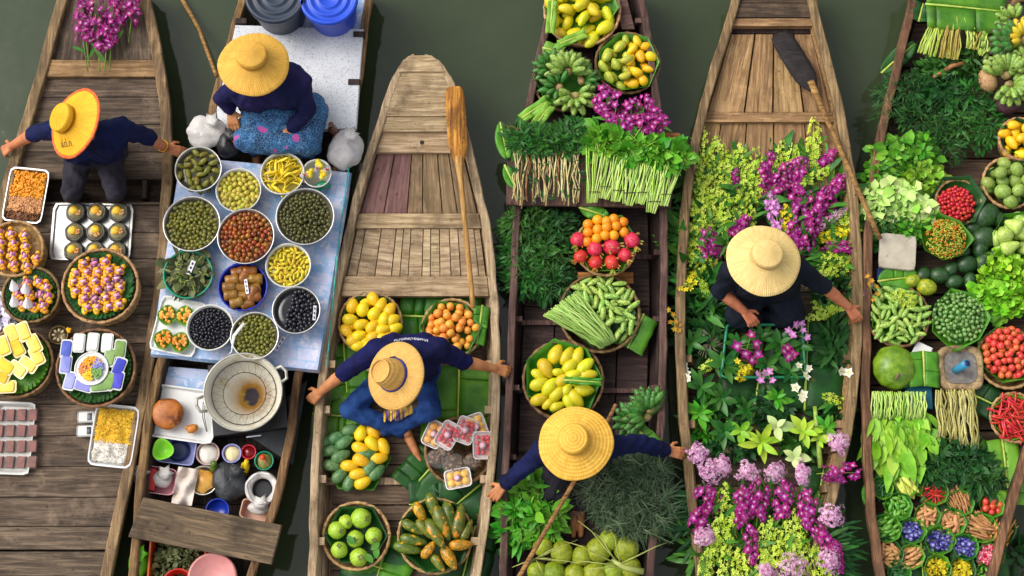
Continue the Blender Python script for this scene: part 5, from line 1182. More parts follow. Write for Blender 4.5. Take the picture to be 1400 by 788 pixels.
# stove, wok, tray
STZ = .30
stv = thing('stove', 'black gas stove under the large wok', 'stove', P(345, 548, .16))
b = MB(); so2 = Vector(stv.location); b.box((0, 0, .10), (.50, .48, .19), .12); b.obj('case', BLACKP, stv, False)
b = MB(); b.box((.04, -.262, .13), (.10, .006, .018), .12); b.obj('name_plate', WHT, stv, False)
b = MB(); b.lathe([(.10, .195), (.11, .21), (.08, .215), (.06, .2)], 20); b.obj('burner', BLACKP, stv)
prism([(372, 560), (420, 520), (400, 636), (330, 590), (345, 583)], .25, .02, M('dark_rubber', C(38, 42, 46), C(56, 60, 64), 8, .6), 'splash_sheet', 'dark folded sheet beside the stove', 'sheet')
prism([(405, 520), (425, 498), (418, 560), (398, 600)], .27, .015, M('dark_green_cloth', C(40, 56, 40), C(56, 72, 54), 8, .8), 'folded_cloth', 'dark green cloth beside the stove by the right rail', 'cloth') if 0 else None
def wokmat():
    m, nt, b = nodes('oily_wok_metal'); vec, rd, ob = coords(nt, (1, 1, 1), False); sp = N(nt, 'ShaderNodeSeparateXYZ'); nt.links.new(vec, sp.inputs[0])
    dx = math_(nt, 'SUBTRACT', sp.outputs[0], .035); dy = math_(nt, 'ADD', sp.outputs[1], .01); r = math_(nt, 'SQRT', math_(nt, 'ADD', math_(nt, 'POWER', dx, 2.0), math_(nt, 'POWER', dy, 2.0)))
    r = math_(nt, 'ADD', r, math_(nt, 'MULTIPLY', math_(nt, 'SUBTRACT', noise_(nt, vec, 14, 4), .5), .05))
    c1 = mixc(nt, mrange(nt, r, .075, .165), C(118, 80, 6), C(190, 184, 166)); c1 = mixc(nt, mrange(nt, r, .050, .066), C(34, 26, 34), c1)
    c1 = mixc(nt, mrange(nt, noise_(nt, vec, 6, 4), .58, .70, 0, .7), c1, C(140, 118, 44))
    nt.links.new(c1, b.inputs['Base Color']); b.inputs['Roughness'].default_value = .6; b.inputs['Specular IOR Level'].default_value = .15; return m
c = P(332, 536, .55); R = 52.5*S(536, .55); wk = thing('wok', 'large grey wok with oil stains and wire drain ring', 'wok', (c.x, c.y, .445))
b = MB(); b.lathe([(.001, -.05), (R*.35, -.045), (R*.7, 0), (R*.93, .07), (R, .10), (R*1.03, .10), (R*1.03, .106), (R*.97, .108), (R*.90, .07), (R*.68, .012), (R*.35, -.03), (.001, -.036)], 64); b.obj('pan', wokmat(), wk)
WOKG = M('dull_grey_metal', C(150, 146, 134), C(176, 172, 160), 14, .4, metal=.5); b = MB(); b.lathe([(R*.985, .098), (R*1.04, .098), (R*1.04, .110), (R*.985, .110), (R*.985, .098)], 64); b.obj('rim', WOKG, wk)
for a in (3.45, .45):
    d_ = Vector((math.cos(a), math.sin(a), 0)); s_ = Vector((-d_.y, d_.x, 0)); b = MB(); b.tube([d_*R+s_*.05+Vector((0, 0, .1)), d_*(R+.045)+s_*.045+Vector((0, 0, .115)), d_*(R+.06)+Vector((0, 0, .118)), d_*(R+.045)-s_*.045+Vector((0, 0, .115)), d_*R-s_*.05+Vector((0, 0, .1))], .011, 7); b.obj('handle', WOKG if a > 1 else WOKG, wk)
WIRE = M('dark_wire', C(46, 40, 34), C(70, 62, 54), 20, .4, metal=.6); b = MB(); r1, r2, z1, z2 = R*.56, R*.84, .035, .062
for r_, z_ in ((r1, z1), (r2, z2)): b.tube([(r_*math.cos(2*pi*i/48), r_*math.sin(2*pi*i/48), z_) for i in range(49)], .0028, 5)
nz = 46; b.tube([((r1, r2)[i % 2]*math.cos(2*pi*i/nz), (r1, r2)[i % 2]*math.sin(2*pi*i/nz), (z1, z2)[i % 2]) for i in range(nz+1)], .0022, 4); b.obj('drain_ring', WIRE, wk)
t, c, w, d = tray(250, 566, 92, 72, -8, .27, .03, 'white enamel tray with a round fried cake left of the wok', WPLAST, p=12)
FRY = M('fried_orange_crust', C(150, 76, 18), C(196, 112, 34), 7, .45, spots=(C(110, 54, 16), 12, .58), var=.03, bump=.3, bs=40)
b = MB(); b.lathe([(.085, 0), (.104, .02), (.106, .05), (.098, .07), (.07, .078), (.001, .082)], 32, wob=lambda a, k, i: 1+.025*math.sin(3*a)+.015*math.sin(7*a)); tag(b.obj('fried_cake', FRY, None, True, P(231, 567, .30)), 'round deep fried golden cake on the white tray', 'food')
b = MB(); b.ell((0, 0, .02), (.042, .032, .02), 10, 6, jit=.08); b.ell((-.03, .018, .018), (.022, .016, .014), 8, 5); tag(b.obj('fried_piece', FRY, None, True, P(264, 587, .30), (0, 0, .3)), 'small fried piece beside the round cake', 'food')
b = MB(); b.tube([(0, .1, 0), (.0, 0, .004), (.03, -.1, 0)], .0025, 4); b.tube([(.012, .1, 0), (.012, 0, .004), (.036, -.1, 0)], .0025, 4); tag(b.obj('tongs', WIRE, None, True, P(277, 570, .305)), 'thin wire tongs lying on the white tray', 'tongs')
prism([(220, 500), (290, 506), (286, 536), (216, 528)], .262, .02, PLAID, 'folded_cloth', 'folded blue plaid cloth above the white tray', 'cloth')
# bottom jars and tubs
t, c, w, d = tray(241, 614, 52, 40, -8, .16, .10, 'lavender plastic tub left of the jars', LAV, 'tub', p=9, flare=.9); disc(Vector((c.x, c.y, 0)), w*.6, .185, NAVYP, 'tub_lining', 'dark blue lining in the lavender tub', 'tub')
LIME = M('lime_plastic', C(100, 176, 20), C(124, 196, 40), 7, .4, bump=.1, var=.02)
b = MB(); b.lathe([(.035, 0), (.055, .05), (.072, .085), (.067, .085), (.05, .05), (.001, .03)], 22, wob=lambda a, k, i: 1+.08*math.cos(a*3+.6)*(k > 1)); tag(b.obj('lime_bowl', LIME, None, True, P(226, 617, .24)), 'bright lime green cup standing in the lavender tub', 'cup')
def jar(px, py, rpx, z, h, mat, fill, label, fl_label, nm='jar', lump=0):
    o, R, c = dish(px, py, rpx, z, h, label, mat, nm, nm, .85, .006); disc(c, R*.86, z+h-.02, fill, 'jar_filling', fl_label, 'food', 16, .06, .02); return o
CREAM = M('cream_paste', C(206, 184, 130), C(222, 204, 160), 20, .6, bump=.4); 
jar(284, 620, 16, .15, .10, CLEAR if 0 else M('pinkish_plastic', C(170, 140, 136), C(186, 158, 150), 6, .25, bump=0), M('white_tissue', C(210, 206, 190), C(228, 224, 214), 20, .7, bump=.5), 'pinkish round tub of white tissue', 'white tissue stuffed in the pinkish tub', 'tub')
jar(317, 620, 13, .15, .11, LAV, CREAM, 'lavender pot of cream paste', 'cream paste in the lavender pot', 'pot'); jar(340, 618, 10, .15, .10, REDP, M('red_sauce', C(110, 12, 16), C(130, 20, 22), 9, .2), 'small red pot beside the cream paste', 'dark red sauce in the small pot', 'pot')
jar(361, 630, 13, .15, .10, TEALP, M('olive_relish', C(120, 120, 50), C(150, 140, 70), 40, .5), 'teal pot with an orange spoon in it', 'olive relish in the teal pot', 'pot')
b = MB(); b.tube([(0, 0, 0), (.02, -.03, .02)], [.004, .004], 5); b.ell((-.004, .008, .004), (.02, .02, .012), 8, 6); tag(b.obj('spoon', ORNP, None, True, P(360, 627, .27)), 'orange spoon standing in the teal pot', 'spoon')
b = MB(); b.lathe([(.03, 0), (.03, .08), (.026, .085), (.026, .105), (.001, .106)], 14); tag(b.obj('small_jar', M('tan_lid', C(200, 150, 84), C(214, 166, 100), 8, .4), None, True, P(204, 608, .16)), 'small jar with a tan lid by the left rail', 'jar')
t, c, w, d = tray(217, 657, 46, 36, -8, .15, .10, 'pink plastic basket holding white packets', M('pink_plastic', C(214, 140, 150), C(224, 164, 170), 7, .4, bump=0), 'tub', p=6, flare=.9)
bag(222, 655, 15, 13, .18, .09, BAGM, 'white packet lying in the pink tub', 12, 'packet'); bag(192, 654, 10, 14, .2, .10, BAGT, 'cloudy packet between the pink tub and left rail', 14, 'packet')
prism([(206, 640), (214, 641), (211, 672), (203, 670)], .262, .01, M('red_white_label', C(196, 40, 40), C(220, 200, 196), 5, .5, (.52, .6)), 'red_packet', 'red and white packet along the pink tub', 'packet')
o, R, c = dish(278, 657, 20, .15, .07, 'steel bowl of chopped fruit half under the white cloth', STEEL); disc(c, R*.8, .20, ORF, 'chopped_fruit', 'orange chopped fruit in the half covered bowl', 'food', 20, .1, .02)
rg = []; o0 = P(256, 660, .25)
for j in range(12):
    v = j/11; rg.append([P(244+22*v*0+u*28-10*v, 638+v*50+u*4, .25+.02*math.sin(u*9+v*5)+.015*math.sin(v*14+u*3))-o0 for u in np.linspace(0, 1, 10)])
cb = MB(); cb.rings(rg, close=False); o = cb.obj('cloth', M('cream_cloth', C(200, 184, 172), C(220, 208, 198), 9, .85, bump=.4, bs=30, bd=.01), None, True, o0); tag(o, 'crumpled cream cloth hanging between the pots', 'cloth')
bag(315, 660, 26, 30, .13, .13, M('charcoal_bag', C(30, 32, 34), C(46, 48, 52), 8, .5, bump=.4, bs=20, bd=.02), 'crumpled charcoal bag in the middle of the hull', 21)
b = MB(); b.lathe([(.028, 0), (.03, .1), (.016, .12), (.016, .15), (.001, .15)], 14); o = b.obj('bottle', M('yellow_cap', C(226, 190, 10), C(236, 204, 40), 8, .35), None, True, P(333, 648, .16), (-.5, .3, 0)); tag(o, 'yellow capped bottle beside the white lined pot', 'bottle')
b = MB(); b.lathe([(.028, 0), (.03, .1), (.016, .12), (.016, .15), (.001, .15)], 14); o = b.obj('bottle', M('green_bottle', C(60, 96, 30), C(90, 120, 40), 8, .2), None, True, P(292, 645, .15), (-.3, .2, 0)); tag(o, 'green bottle standing above the cream cloth', 'bottle')
o, R, c = dish(358, 668, 23, .15, .13, 'white plastic lined pot with coiled bag edges', BAGM, 'pot', 'pot', .8, .03, .004); disc(c, R*.72, .22, BLACKP, 'pot_contents', 'dark contents of the white lined pot', 'food')
for k in range(3):
    b = MB(); b.tube([(R*(.9-.1*k)*math.cos(a)*(1+.04*math.sin(a*5+k)), R*(.9-.1*k)*math.sin(a), .285-.012*k+.006*math.sin(a*7)) for a in np.linspace(0, 6.3, 40)], .010, 6); tag(b.obj('bag_fold', BAGM, None, True, (c.x, c.y, 0)), ('outer', 'middle', 'inner')[k]+' rolled fold of the bag lining the pot', 'bag')
t, c, w, d = tray(350, 698, 42, 26, -12, .16, .09, 'pale peach plastic tub under the white lined pot', M('peach_plastic', C(214, 168, 140), C(226, 186, 160), 6, .4, bump=0), 'tub', p=7, flare=.9); bag(352, 694, 16, 10, .2, .08, BAGM, 'white bag stuffed in the peach tub', 31)
o, R, c = dish(297, 698, 16, .2, .05, 'deep blue lid showing above the bench plank', BLUE2, 'lid', 'lid', .9)
crt = thing('crate', 'orange crate of small dark green shoots under the bench plank', 'crate', P(240, 765, .14))
co = Vector(crt.location); A4 = [P(x, y, .30)-co for x, y in ((208, 728), (280, 744), (275, 830), (200, 830))]; b = MB()
for p, q in zip(A4, A4[1:]+A4[:1]):
    d_ = (q-p); n_ = Vector((-d_.y, d_.x, 0)).normalized()*.012; b.add([p, q, q+n_, p+n_]+[x-Vector((0, 0, .15)) for x in (p, q, q+n_, p+n_)], [(0, 1, 2, 3), (7, 6, 5, 4), (0, 4, 5, 1), (1, 5, 6, 2), (2, 6, 7, 3), (3, 7, 4, 0)])
b.obj('frame', ORNP, crt, False)
clump('green_shoots', 'small dark shoots filling the orange crate', 'vegetables', None, 241, 768, 32, 30, .20, .07, 360, [LBN, CURLY], .034, PKL, (0, 0, .5), .6, .9, (0, .8))
bag(189, 772, 15, 26, .16, .16, LIME, 'bright lime green plastic bag by the left rail under the bench', 41)
c = P(290, 790, .38); b = MB(); R = 34*S(780, .38); b.lathe([(R*.85, -.2), (R*.93, -.03), (R, -.02), (R*.99, .0), (R*.9, .006), (R*.88, .0), (R*.5, .004), (R*.48, .0), (.001, .002)], 44); tag(b.obj('pink_bucket', PINKP, None, True, c), 'dusty pink lidded bucket at the bottom edge', 'bucket')
o, R, c = dish(243, 800, 22, .2, .14, 'red rimmed bowl at the bottom edge in front of the shoots', REDP, 'bowl', 'bowl'); 
# ================================================================ pale boat: fruit baskets
F3 = .168
def paddle(p, label, blade_m, shaft_m, wpx, name='paddle'):
    """p: blade tip, blade end, shaft end as (px, py, z)"""
    a, b_, e = [P(*q) for q in p]; rt = thing(name, label, 'paddle', e); o = Vector(e); W = wpx*.5*S(p[0][1], p[0][2]); d = (b_-a); s = Vector((-d.y, d.x, 0)).normalized(); m = MB(); rg = []
    for t, w_ in ((0, .62), (.03, .82), (.12, .95), (.35, 1.0), (.6, 1.0), (.78, .92), (.9, .66), (.97, .40), (1.0, .30)):
        c = a+d*t-o; th = .011+.008*t
        rg.append([c+s*(W*w_*u)+Vector((0, 0, th*v)) for u, v in ((-1, -.3), (-.6, -.8), (0, -1.1), (.6, -.8), (1, -.3), (1, .3), (.6, .8), (0, 1.3), (-.6, .8), (-1, .3))])
    bo = m.rings(rg).obj('blade', blade_m, rt, True)
    n = 12; q = MB(); q.tube([b_.lerp(e, t)-o+Vector((0, 0, .0)) for t in np.linspace(-.06, 1, n)], [.030-.012*min(1, t*5) for t in np.linspace(0, 1, n)], 10); q.obj('shaft', shaft_m, rt); return rt
PADW = wood('worn_yellow_paddle', C(96, 52, 20), C(176, 112, 42), C(216, 158, 72), 1, stain=.75); POLY = wood('pale_shaft_wood', C(140, 98, 48), C(190, 144, 84), C(214, 174, 112), 1, stain=.2)
paddle([(621, 119, .40), (628, 226, .42), (647, 421, .40)], 'yellow brown paddle with worn blade lying along the right side of pale boat', PADW, POLY, 27)
for a, b, w, lb, mt in (((545, 432), (655, 436), 84, 'wide banana leaf between the yellow and orange fruit baskets', LEAF), ((470, 470), (475, 545), 68, 'cut banana leaf beside the seller\'s bare arm at left', LEAF), ((428, 566), (500, 572), 66, 'banana leaf under the green and yellow mangoes', LEAF),
   ((628, 500), (625, 600), 104, 'banana leaf behind the seller with a pale upright rib', LEAF), ((600, 628), (560, 672), 70, 'banana leaf left of the strawberry basket', LEAFD), ((640, 690), (560, 690), 70, 'banana leaf above the papaya basket', LEAFD),
   ((660, 660), (612, 700), 76, 'dark banana leaf under the strawberry basket at right', LEAFD), ((533, 730), (512, 800), 90, 'banana leaf with pale rib between the guavas and the papayas', LEAF), ((470, 760), (560, 790), 60, 'banana leaf at bottom below the guavas', LEAFD), ((650, 720), (630, 800), 70, 'dark banana leaf at bottom right by the papayas', LEAFD)):
    bleaf(a, b, w, F3+.02+rnd(0, .012), lb, mt, z1=F3+.025+rnd(0, .01), slits=4)
bleaf((660, 418), (652, 470), 22, .30, 'narrow banana leaf scrap by the paddle handle', LEAF)
# ripe mango basket
rt, R, c = basket(506, 441, 43, F3, .14, 'wicker basket of ripe yellow mangoes below the seat plank', WEAVE)
liner(506, 441, 41, F3+.13, 'banana leaf lining under the ripe yellow mangoes', LEAFD, rough_=.05)
for x, y, a in ((482, 418, 80), (496, 422, 80), (511, 409, -60), (521, 416, 65), (533, 423, 60), (479, 436, 0), (494, 443, 20), (512, 428, 60), (525, 436, 80), (537, 437, 30), (509, 446, 50), (523, 450, 10), (540, 448, 20), (474, 452, -50), (491, 458, 20), (510, 460, 40), (522, 461, 25), (490, 472, -10), (505, 472, 60), (500, 465, 40), (480, 446, 10), (519, 470, 30), (531, 461, 40), (502, 414, 20), (484, 466, -30), (517, 441, -10)):
    r = math.hypot(x-506, y-441)/43; place(MANGOY, 'mango', 'ripe yellow mango in wicker basket below the seat plank', 'mango', 'ripe mangoes in the pale boat', x, y+1, F3+.15+.045*(1-r*r)-(.03 if (x, y) in ((500, 465), (480, 446), (502, 414), (517, 441)) else 0), 22.5, a, 0, 1.02)
# apricot coloured fruits
rt, R, c = basket(618, 449, 41, F3, .13, 'wicker basket of small orange fruits right of the seller', WEAVE)
liner(618, 449, 41, F3+.125, 'banana leaf lining under the small orange fruits', LEAF, rough_=.1, up=.035, n=6)
PLM = ball_me(PLUM, 'plum', 1.0, 10, 8)
heap(PLM, 'plum', 'small orange round fruit in the basket right of the seller', 'fruit', 'small orange fruits in the basket', c, R*.80, F3+.135, 9.6*S(449, .3), 11.5*S(449, .3), .05, 110)
# loose mound of mangoes
liner(487, 627, 46, F3+.05, 'leaf lined dish under the green and yellow mangoes', LEAF, n=6, rough_=.14, up=.02, depth=.035)
for x, y, a in ((494, 592, 70), (510, 591, -60), (509, 607, -50), (493, 613, -20), (524, 611, -60), (518, 627, 10), (494, 630, -25), (478, 637, 0), (490, 648, 10), (496, 660, 25)):
    r = math.hypot(x-488, y-625)/46; place(MANGOY, 'mango', 'yellow mango on the leaf mound in front of seller in jeans', 'mango', 'yellow mangoes on the leaf mound', x, y, F3+.08+.05*(1-r*r), 26, a, 0, .92)
for x, y, a in ((480, 588, 20), (459, 599, 25), (471, 605, 35), (452, 617, 10), (466, 624, 25), (454, 637, -10), (465, 650, 45), (478, 659, 70), (506, 638, 60), (515, 646, 45), (446, 604, 30), (500, 622, 10)):
    r = math.hypot(x-488, y-625)/46; place(MANGOG, 'mango', 'dull green mango on the leaf mound in front of seller in jeans', 'mango', 'green mangoes on the leaf mound', x, y, F3+.075+.045*(1-r*r), 29, a)
# guavas
rt, R, c = basket(487, 733, 46, F3, .12, 'shallow wicker basket of six pale green guavas', WEAVE, base=.66)
liner(487, 733, 43, F3+.11, 'banana leaf lining the guava basket', LEAFD, n=6, rough_=.1)
GM = ball_me(GUAVA, 'guava', .96, 14, 10, .02, .03)
CALYX = M('guava_crown', C(90, 110, 40), C(130, 140, 70), 20, .6)
def guava_fn():
    r = thing('guava', 'x', 'guava'); o = inst(GM[0], 'flesh', (0, 0, 0), (0, -1.3, 0), .1, r)
    b = MB(); b.lathe([(.010, .046), (.014, .054), (.008, .052), (.001, .05)], 8, wob=lambda a, k, i: 1+.3*math.cos(a*4)); b.obj('calyx', CALYX, r); return r
K = Kind(guava_fn)
for x, y, r_, w_ in ((494, 709, 14, 'largest one at the top'), (461, 725, 12.5, 'left one'), (511, 733, 12, 'right one'), (486, 737, 12, 'middle one under a small leaf'), (464, 752, 11.5, 'lower left one'), (491, 762, 13, 'bottom one'), (473, 714, 10, 'half hidden upper left one')):
    K.put(P(x, y, F3+.13), (rnd(-.5, .5), rnd(-.5, .5), rnd(0, 6)), 'pale green guava in the shallow basket, '+w_, r_*2.1*S(y, .3)/.1, 'guavas in the shallow basket')
for x, y, a, w_ in ((500, 757, -.9, 'bottom'), (484, 745, 2.2, 'middle'), (507, 752, .7, 'right'), (514, 748, -1.5, 'outer right')):
    b = MB(); b.scat(leafbase(.6, .1, .2, 4), [TRS((0, 0, 0), (0, -.15, a), .075)], [.3]); o = b.obj('guava_leaf', SLEAF, None, True, P(x, y, F3+.2)); tag(o, 'small fresh leaf on the guavas, the %s leaf' % w_, 'leaf', 'guava leaves')
# papayas
rt, R, c = basket(595, 733, 51, F3, .13, 'wicker basket of long green and orange papayas', WEAVE)
liner(595, 733, 53, F3+.125, 'banana leaf lining the papaya basket with pale folded edge', LEAFD, n=7, rough_=.05, up=.045)
PAP = [fruit(egg(.40*rnd(.95, 1.05), rnd(.15, .32), 10), 10, .03, 1, .01, .02, 'papaya', PAPAYA) for _ in range(3)]; PAPR = [fruit(egg(.46, .2, 10), 10, .03, 1, .01, .02, 'papaya', PAPAYAR) for _ in range(2)]
for x, y, a, L, ripe in ((574, 701, -60, 31, 1), (592, 694, -72, 40, 0), (565, 722, -30, 36, 0), (605, 716, -68, 50, 0), (613, 707, -82, 42, 0), (627, 713, 78, 48, 0), (566, 739, -12, 38, 0), (558, 750, -12, 40, 0), (595, 730, -58, 46, 0), (580, 724, -50, 32, 0), (630, 745, 3, 32, 1), (638, 725, 65, 32, 0), (586, 752, 52, 28, 1), (614, 763, -60, 36, 1), (599, 770, -55, 32, 0)):
    r = math.hypot(x-596, y-733)/52; place(PAPR if ripe else PAP, 'papaya', ('orange flushed papaya' if ripe else 'long green papaya')+' in the bottom wicker basket', 'papaya', ('orange papayas' if ripe else 'green papayas')+' in the bottom basket', x, y, F3+.15+.06*(1-r*r), L*1.05, a)
# strawberry packs
rt, R, c = basket(627, 617, 46, F3, .12, 'round tray basket of strawberry and yellow fruit packs', WEAVED, base=.7)
STRAW = M('strawberry_red', C(196, 40, 48), C(224, 92, 88), 9, .4, var=.12, bump=.2, bs=200); STRG = M('strawberry_cap', C(60, 110, 40), C(90, 140, 60), 20, .6)
FOAM = M('white_foam_tray', C(220, 212, 208), C(230, 224, 220), 9, .5, bump=0, var=.01); SLICEY = M('yellow_fruit_piece', C(222, 156, 44), C(236, 186, 80), 8, .35, var=.1)
def pack_fn(kind):
    def fn():
        r = thing('fruit_pack', 'x', 'pack'); f = rrect(.068, .092, 7); b = MB(); b.lathe([(.85, 0), (.9, .004), (1.0, .028), (1.03, .03), (.97, .031), (.88, .008), (.001, .007)], 36, wob=lambda a, k, i: f(a)); b.obj('tray', FOAM, r, False)
        if kind == 's':
            for y in (-.05, -.016, .02, .054):
                for x in (-.034, 0, .034):
                    o = inst(SBM, 'strawberry', (x+rnd(-.004, .004), y+rnd(-.004, .004), .026), (rnd(-.4, .4), rnd(-.5, .5), rnd(1.0, 2.2)), rnd(.030, .040), r)
        else:
            b = MB()
            for y in (-.05, 0, .05):
                for x in (-.025, .025): b.ell((x, y, .026), (.03, .03, .016), 8, 6, jit=.04)
            b.obj('fruit_pieces', SLICEY, r)
        q = MB(); q.lathe([(1.0, .031), (.8, .046), (.001, .05)], 28, wob=lambda a, k, i: f(a), caps=False); q.obj('clear_film', M('clear_film', C(230, 220, 224), rough=.15, spec=.25, alpha=.05, bump=0, var=0), r)
        q = MB(); q.lathe([(.026, .0515), (.001, .0525)], 20); q.obj('round_label', M('pale_pink_label', C(226, 170, 180), C(232, 190, 196), 9, .5), r)
        return r
    return fn
SBM = fruit([(-.5, .1), (-.42, .34), (-.2, .46), (.1, .40), (.35, .22), (.5, .03)], 8, name='strawberry', mat=STRAW)
KS, KF = Kind(pack_fn('s')), Kind(pack_fn('y'))
for x, y, z, a, w_ in ((613, 596, .055, -30, 'left one'), (636, 590, .05, -20, 'upper one'), (660, 609, .05, 2, 'right one')): KS.put(P(x, y, F3+.10+z), (rnd(-.15, .15), rnd(-.15, .15), math.radians(a)), 'white tray of strawberries in the round basket, '+w_, .98, 'strawberry packs')
for x, y, z, a, w_ in ((594, 594, .02, -25, 'left edge one'), (652, 584, .02, 20, 'top right one'), (627, 655, .03, 100, 'bottom one')): KF.put(P(x, y, F3+.10+z), (rnd(-.15, .15), rnd(-.15, .15), math.radians(a)), 'white tray of yellow fruit pieces in the round basket, '+w_, .95, 'yellow fruit packs')
NUTM = M('dried_brown_fruit', C(90, 62, 40), C(140, 104, 72), 30, .5, var=.2)
for x, y, w_, h_ in ((598, 628, 15, 'left'), (621, 636, 17, 'middle'), (646, 632, 13, 'right'), (610, 616, 12, 'upper')):
    r = thing('dried_fruit_bag', 'clear bag of dried brown fruit in the round basket, %s one' % h_, 'bag', P(x, y, F3+.09), 0, 'dried fruit bags'); b = MB()
    for _ in range(34): b.ell((rnd(-.05, .05), rnd(-.045, .045), .02+rnd(0, .04)), (.018, .012, .010), 5, 4, Euler(rrot()).to_matrix())
    b.obj('dried_fruit', NUTM, r); q = MB(); q.ell((0, 0, .035), (w_*S(y, .3), w_*.9*S(y, .3), .05), 14, 8, jit=.08); q.obj('clear_bag', M('clear_bag', C(226, 220, 214), rough=.15, spec=.25, alpha=.10, bump=.4, bs=20, bd=.01, var=0), r)
# writing on the back of the seller's top, and her bracelet
bpy.context.view_layer.update()
def project(px, py, target, off=.002):
    d = (P(px, py, 0)-CL).normalized(); dg = bpy.context.evaluated_depsgraph_get(); mw = target.matrix_world.inverted(); ok, loc, nrm, i = target.ray_cast(mw @ CL, (mw.to_3x3() @ d).normalized())
    return (target.matrix_world @ loc if ok else None), nrm
sh3 = [c_ for c_ in p3.children if c_.name.startswith('shirt')][0]; tm = textmesh('เกษตรปลอดภัย', 1.0, WHT, 'back_lettering', 0)
co = np.zeros(len(tm.vertices)*3); tm.vertices.foreach_get('co', co); co = co.reshape(-1, 3); wx = co[:, 0].max()-co[:, 0].min(); new = []
for v in co:
    u = -v[0]/wx; q, n = project(562+u*46, 463.5+abs(u*2)**2*2.6+v[1]*5.0, sh3)
    new.append((q+Vector((0, .0, .004))-Vector(p3.location)) if q else (P(562+u*46, 464-v[1]*5, .8)-Vector(p3.location)))
tm.vertices.foreach_set('co', np.array([tuple(q) for q in new]).ravel()); tm.update(); inst(tm, 'back_lettering', (0, 0, 0), parent=p3)
# ================================================================ dark boat: vegetables
F4 = .155
c4 = lambda k: P(k[0], k[1], k[2])
rt, R, c = basket(796, 14, 52, F4, .2, 'wicker basket of yellow green mangoes at the top of dark boat', WEAVE, sq=(1, 1))
liner(796, 12, 50, F4+.195, 'banana leaf lining of the topmost mango basket', LEAF, n=6, rough_=.07, up=.03)
heap(MANGOL, 'mango', 'yellow green mango in the topmost basket', 'mango', 'mangoes in the topmost basket', c, R*.86, F4+.2, 17*S(14, .35), 26*S(14, .35), .05, 60, .3)
rt, R, c = basket(772, 112, 42, F4, .17, 'wicker basket of green bananas left of the yellow fruit', WEAVED); liner(770, 110, 42, F4+.165, 'banana leaf lining of the green banana basket', LEAF, n=6, rough_=.1, up=.04)
rt, R, c = basket(858, 86, 44, F4, .18, 'wicker basket of round yellow mangoes beside the green bananas', WEAVED); liner(858, 88, 44, F4+.175, 'pale edged banana leaf lining of the round mango basket', LEAF, n=7, rough_=.04, up=.05)
heap(MANGOL2, 'mango', 'round greenish mango in the left half of its basket', 'mango', 'greenish round mangoes', c, R*.78, F4+.19, 15*S(86, .35), 20.5*S(86, .35), .05, 40, .3, shape=lambda u, v: u < .0)
heap(MANGOY, 'mango', 'round yellow mango in the right half of its basket', 'mango', 'yellow round mangoes', c, R*.78, F4+.19, 14*S(86, .35), 18*S(86, .35), .05, 40, .3, shape=lambda u, v: u > .05)
for a, b, w, z, lb in (((710, 165), (748, 138), 16, .42, 'narrow pale leaf strip pointing down left of the banana basket'), ((730, 175), (752, 145), 17, .43, 'second narrow leaf strip by the banana basket'), ((742, 66), (770, 72), 22, .40, 'leaf corner standing behind the banana basket'), ((756, 0), (752, 45), 14, .42, 'leaf strip at the left rim of the topmost basket'), ((762, 62), (800, 46), 14, .40, 'leaf strip below the topmost basket')):
    bleaf(a, b, w, z, lb, LEAFL, slits=1)
def bananas(px, py, z, Lpx, n, ang, spread, mat, label, group, rows=2, crown=True, k=.21, lift=.35):
    """a hand of bananas: fingers fan out from a crown"""
    c = P(px, py, z); L = Lpx*S(py, z); r = thing('banana_hand', label, 'bananas', c, math.radians(ang), group); me = BANM[mat.name]
    for row in range(rows):
        m = n-row
        for i in range(m):
            a = (i/(m-1)-.5)*spread+rnd(-.05, .05); e = lift+row*.42+rnd(-.06, .06); ll = L*rnd(.88, 1.05)*(1-.08*row)
            d = Vector((math.cos(a)*math.cos(e), math.sin(a)*math.cos(e), math.sin(e)*.9)); p = Vector((math.cos(a)*.03, math.sin(a)*.03, row*.022))
            o = bpy.data.objects.new('banana', random.choice(me)); link(o, 'banana', r); o.matrix_local = Matrix.LocRotScale(p, frame(d, Vector((0, 0, 1))), Vector((ll, ll*1.0, ll*1.0)))
    if crown: b = MB(); b.ell((0, 0, .02), (.032, .04, .03), 9, 6, jit=.1); b.obj('crown', M('banana_stalk', C(120, 110, 60), C(176, 150, 100), 20, .6), r)
    return r
def ban_me(mat, k=.17):
    out = []
    for _ in range(3):
        b = MB(); pts = []; rs_ = []
        for t, r in ((0, .05), (.1, .06), (.2, .13), (.4, .185), (.6, .19), (.8, .15), (.92, .08), (1.0, .045)): pts.append((t, 0, .10*math.sin(pi*t)*1.2)); rs_.append(r*k/.17*rnd(.95, 1.05))
        b.tube(pts, rs_, 6); b.m = [0]*len(b.f); b.f = b.f
        n = len(b.f)
        for i in range(n-8, n): b.m[i] = 1
        out.append(b.mesh('banana', [mat, BANTIP]))
    return out
BANM = {m.name: ban_me(m) for m in (BANANA, BANAND, BANANY)}
for px, py, z, L, n, ang, spr, mt, lb in ((776, 100, F4+.24, 30, 8, 95, 3.4, BANANA, 'upper hand of pale green bananas in the basket'), (786, 133, F4+.25, 29, 8, -80, 3.6, BANANA, 'lower hand of pale green bananas in the basket'), (754, 96, F4+.2, 26, 6, 150, 2.4, BANAND, 'left hand of dark green bananas in the basket'), (764, 122, F4+.22, 26, 7, 160, 3.4, BANAND, 'middle hand of dark green bananas in the basket'), (795, 112, F4+.2, 24, 6, 20, 2.2, BANAND, 'right hand of dark green bananas in the basket')):
    bananas(px, py, z, L, n, ang, spr, mt, lb, 'banana hands in the basket')
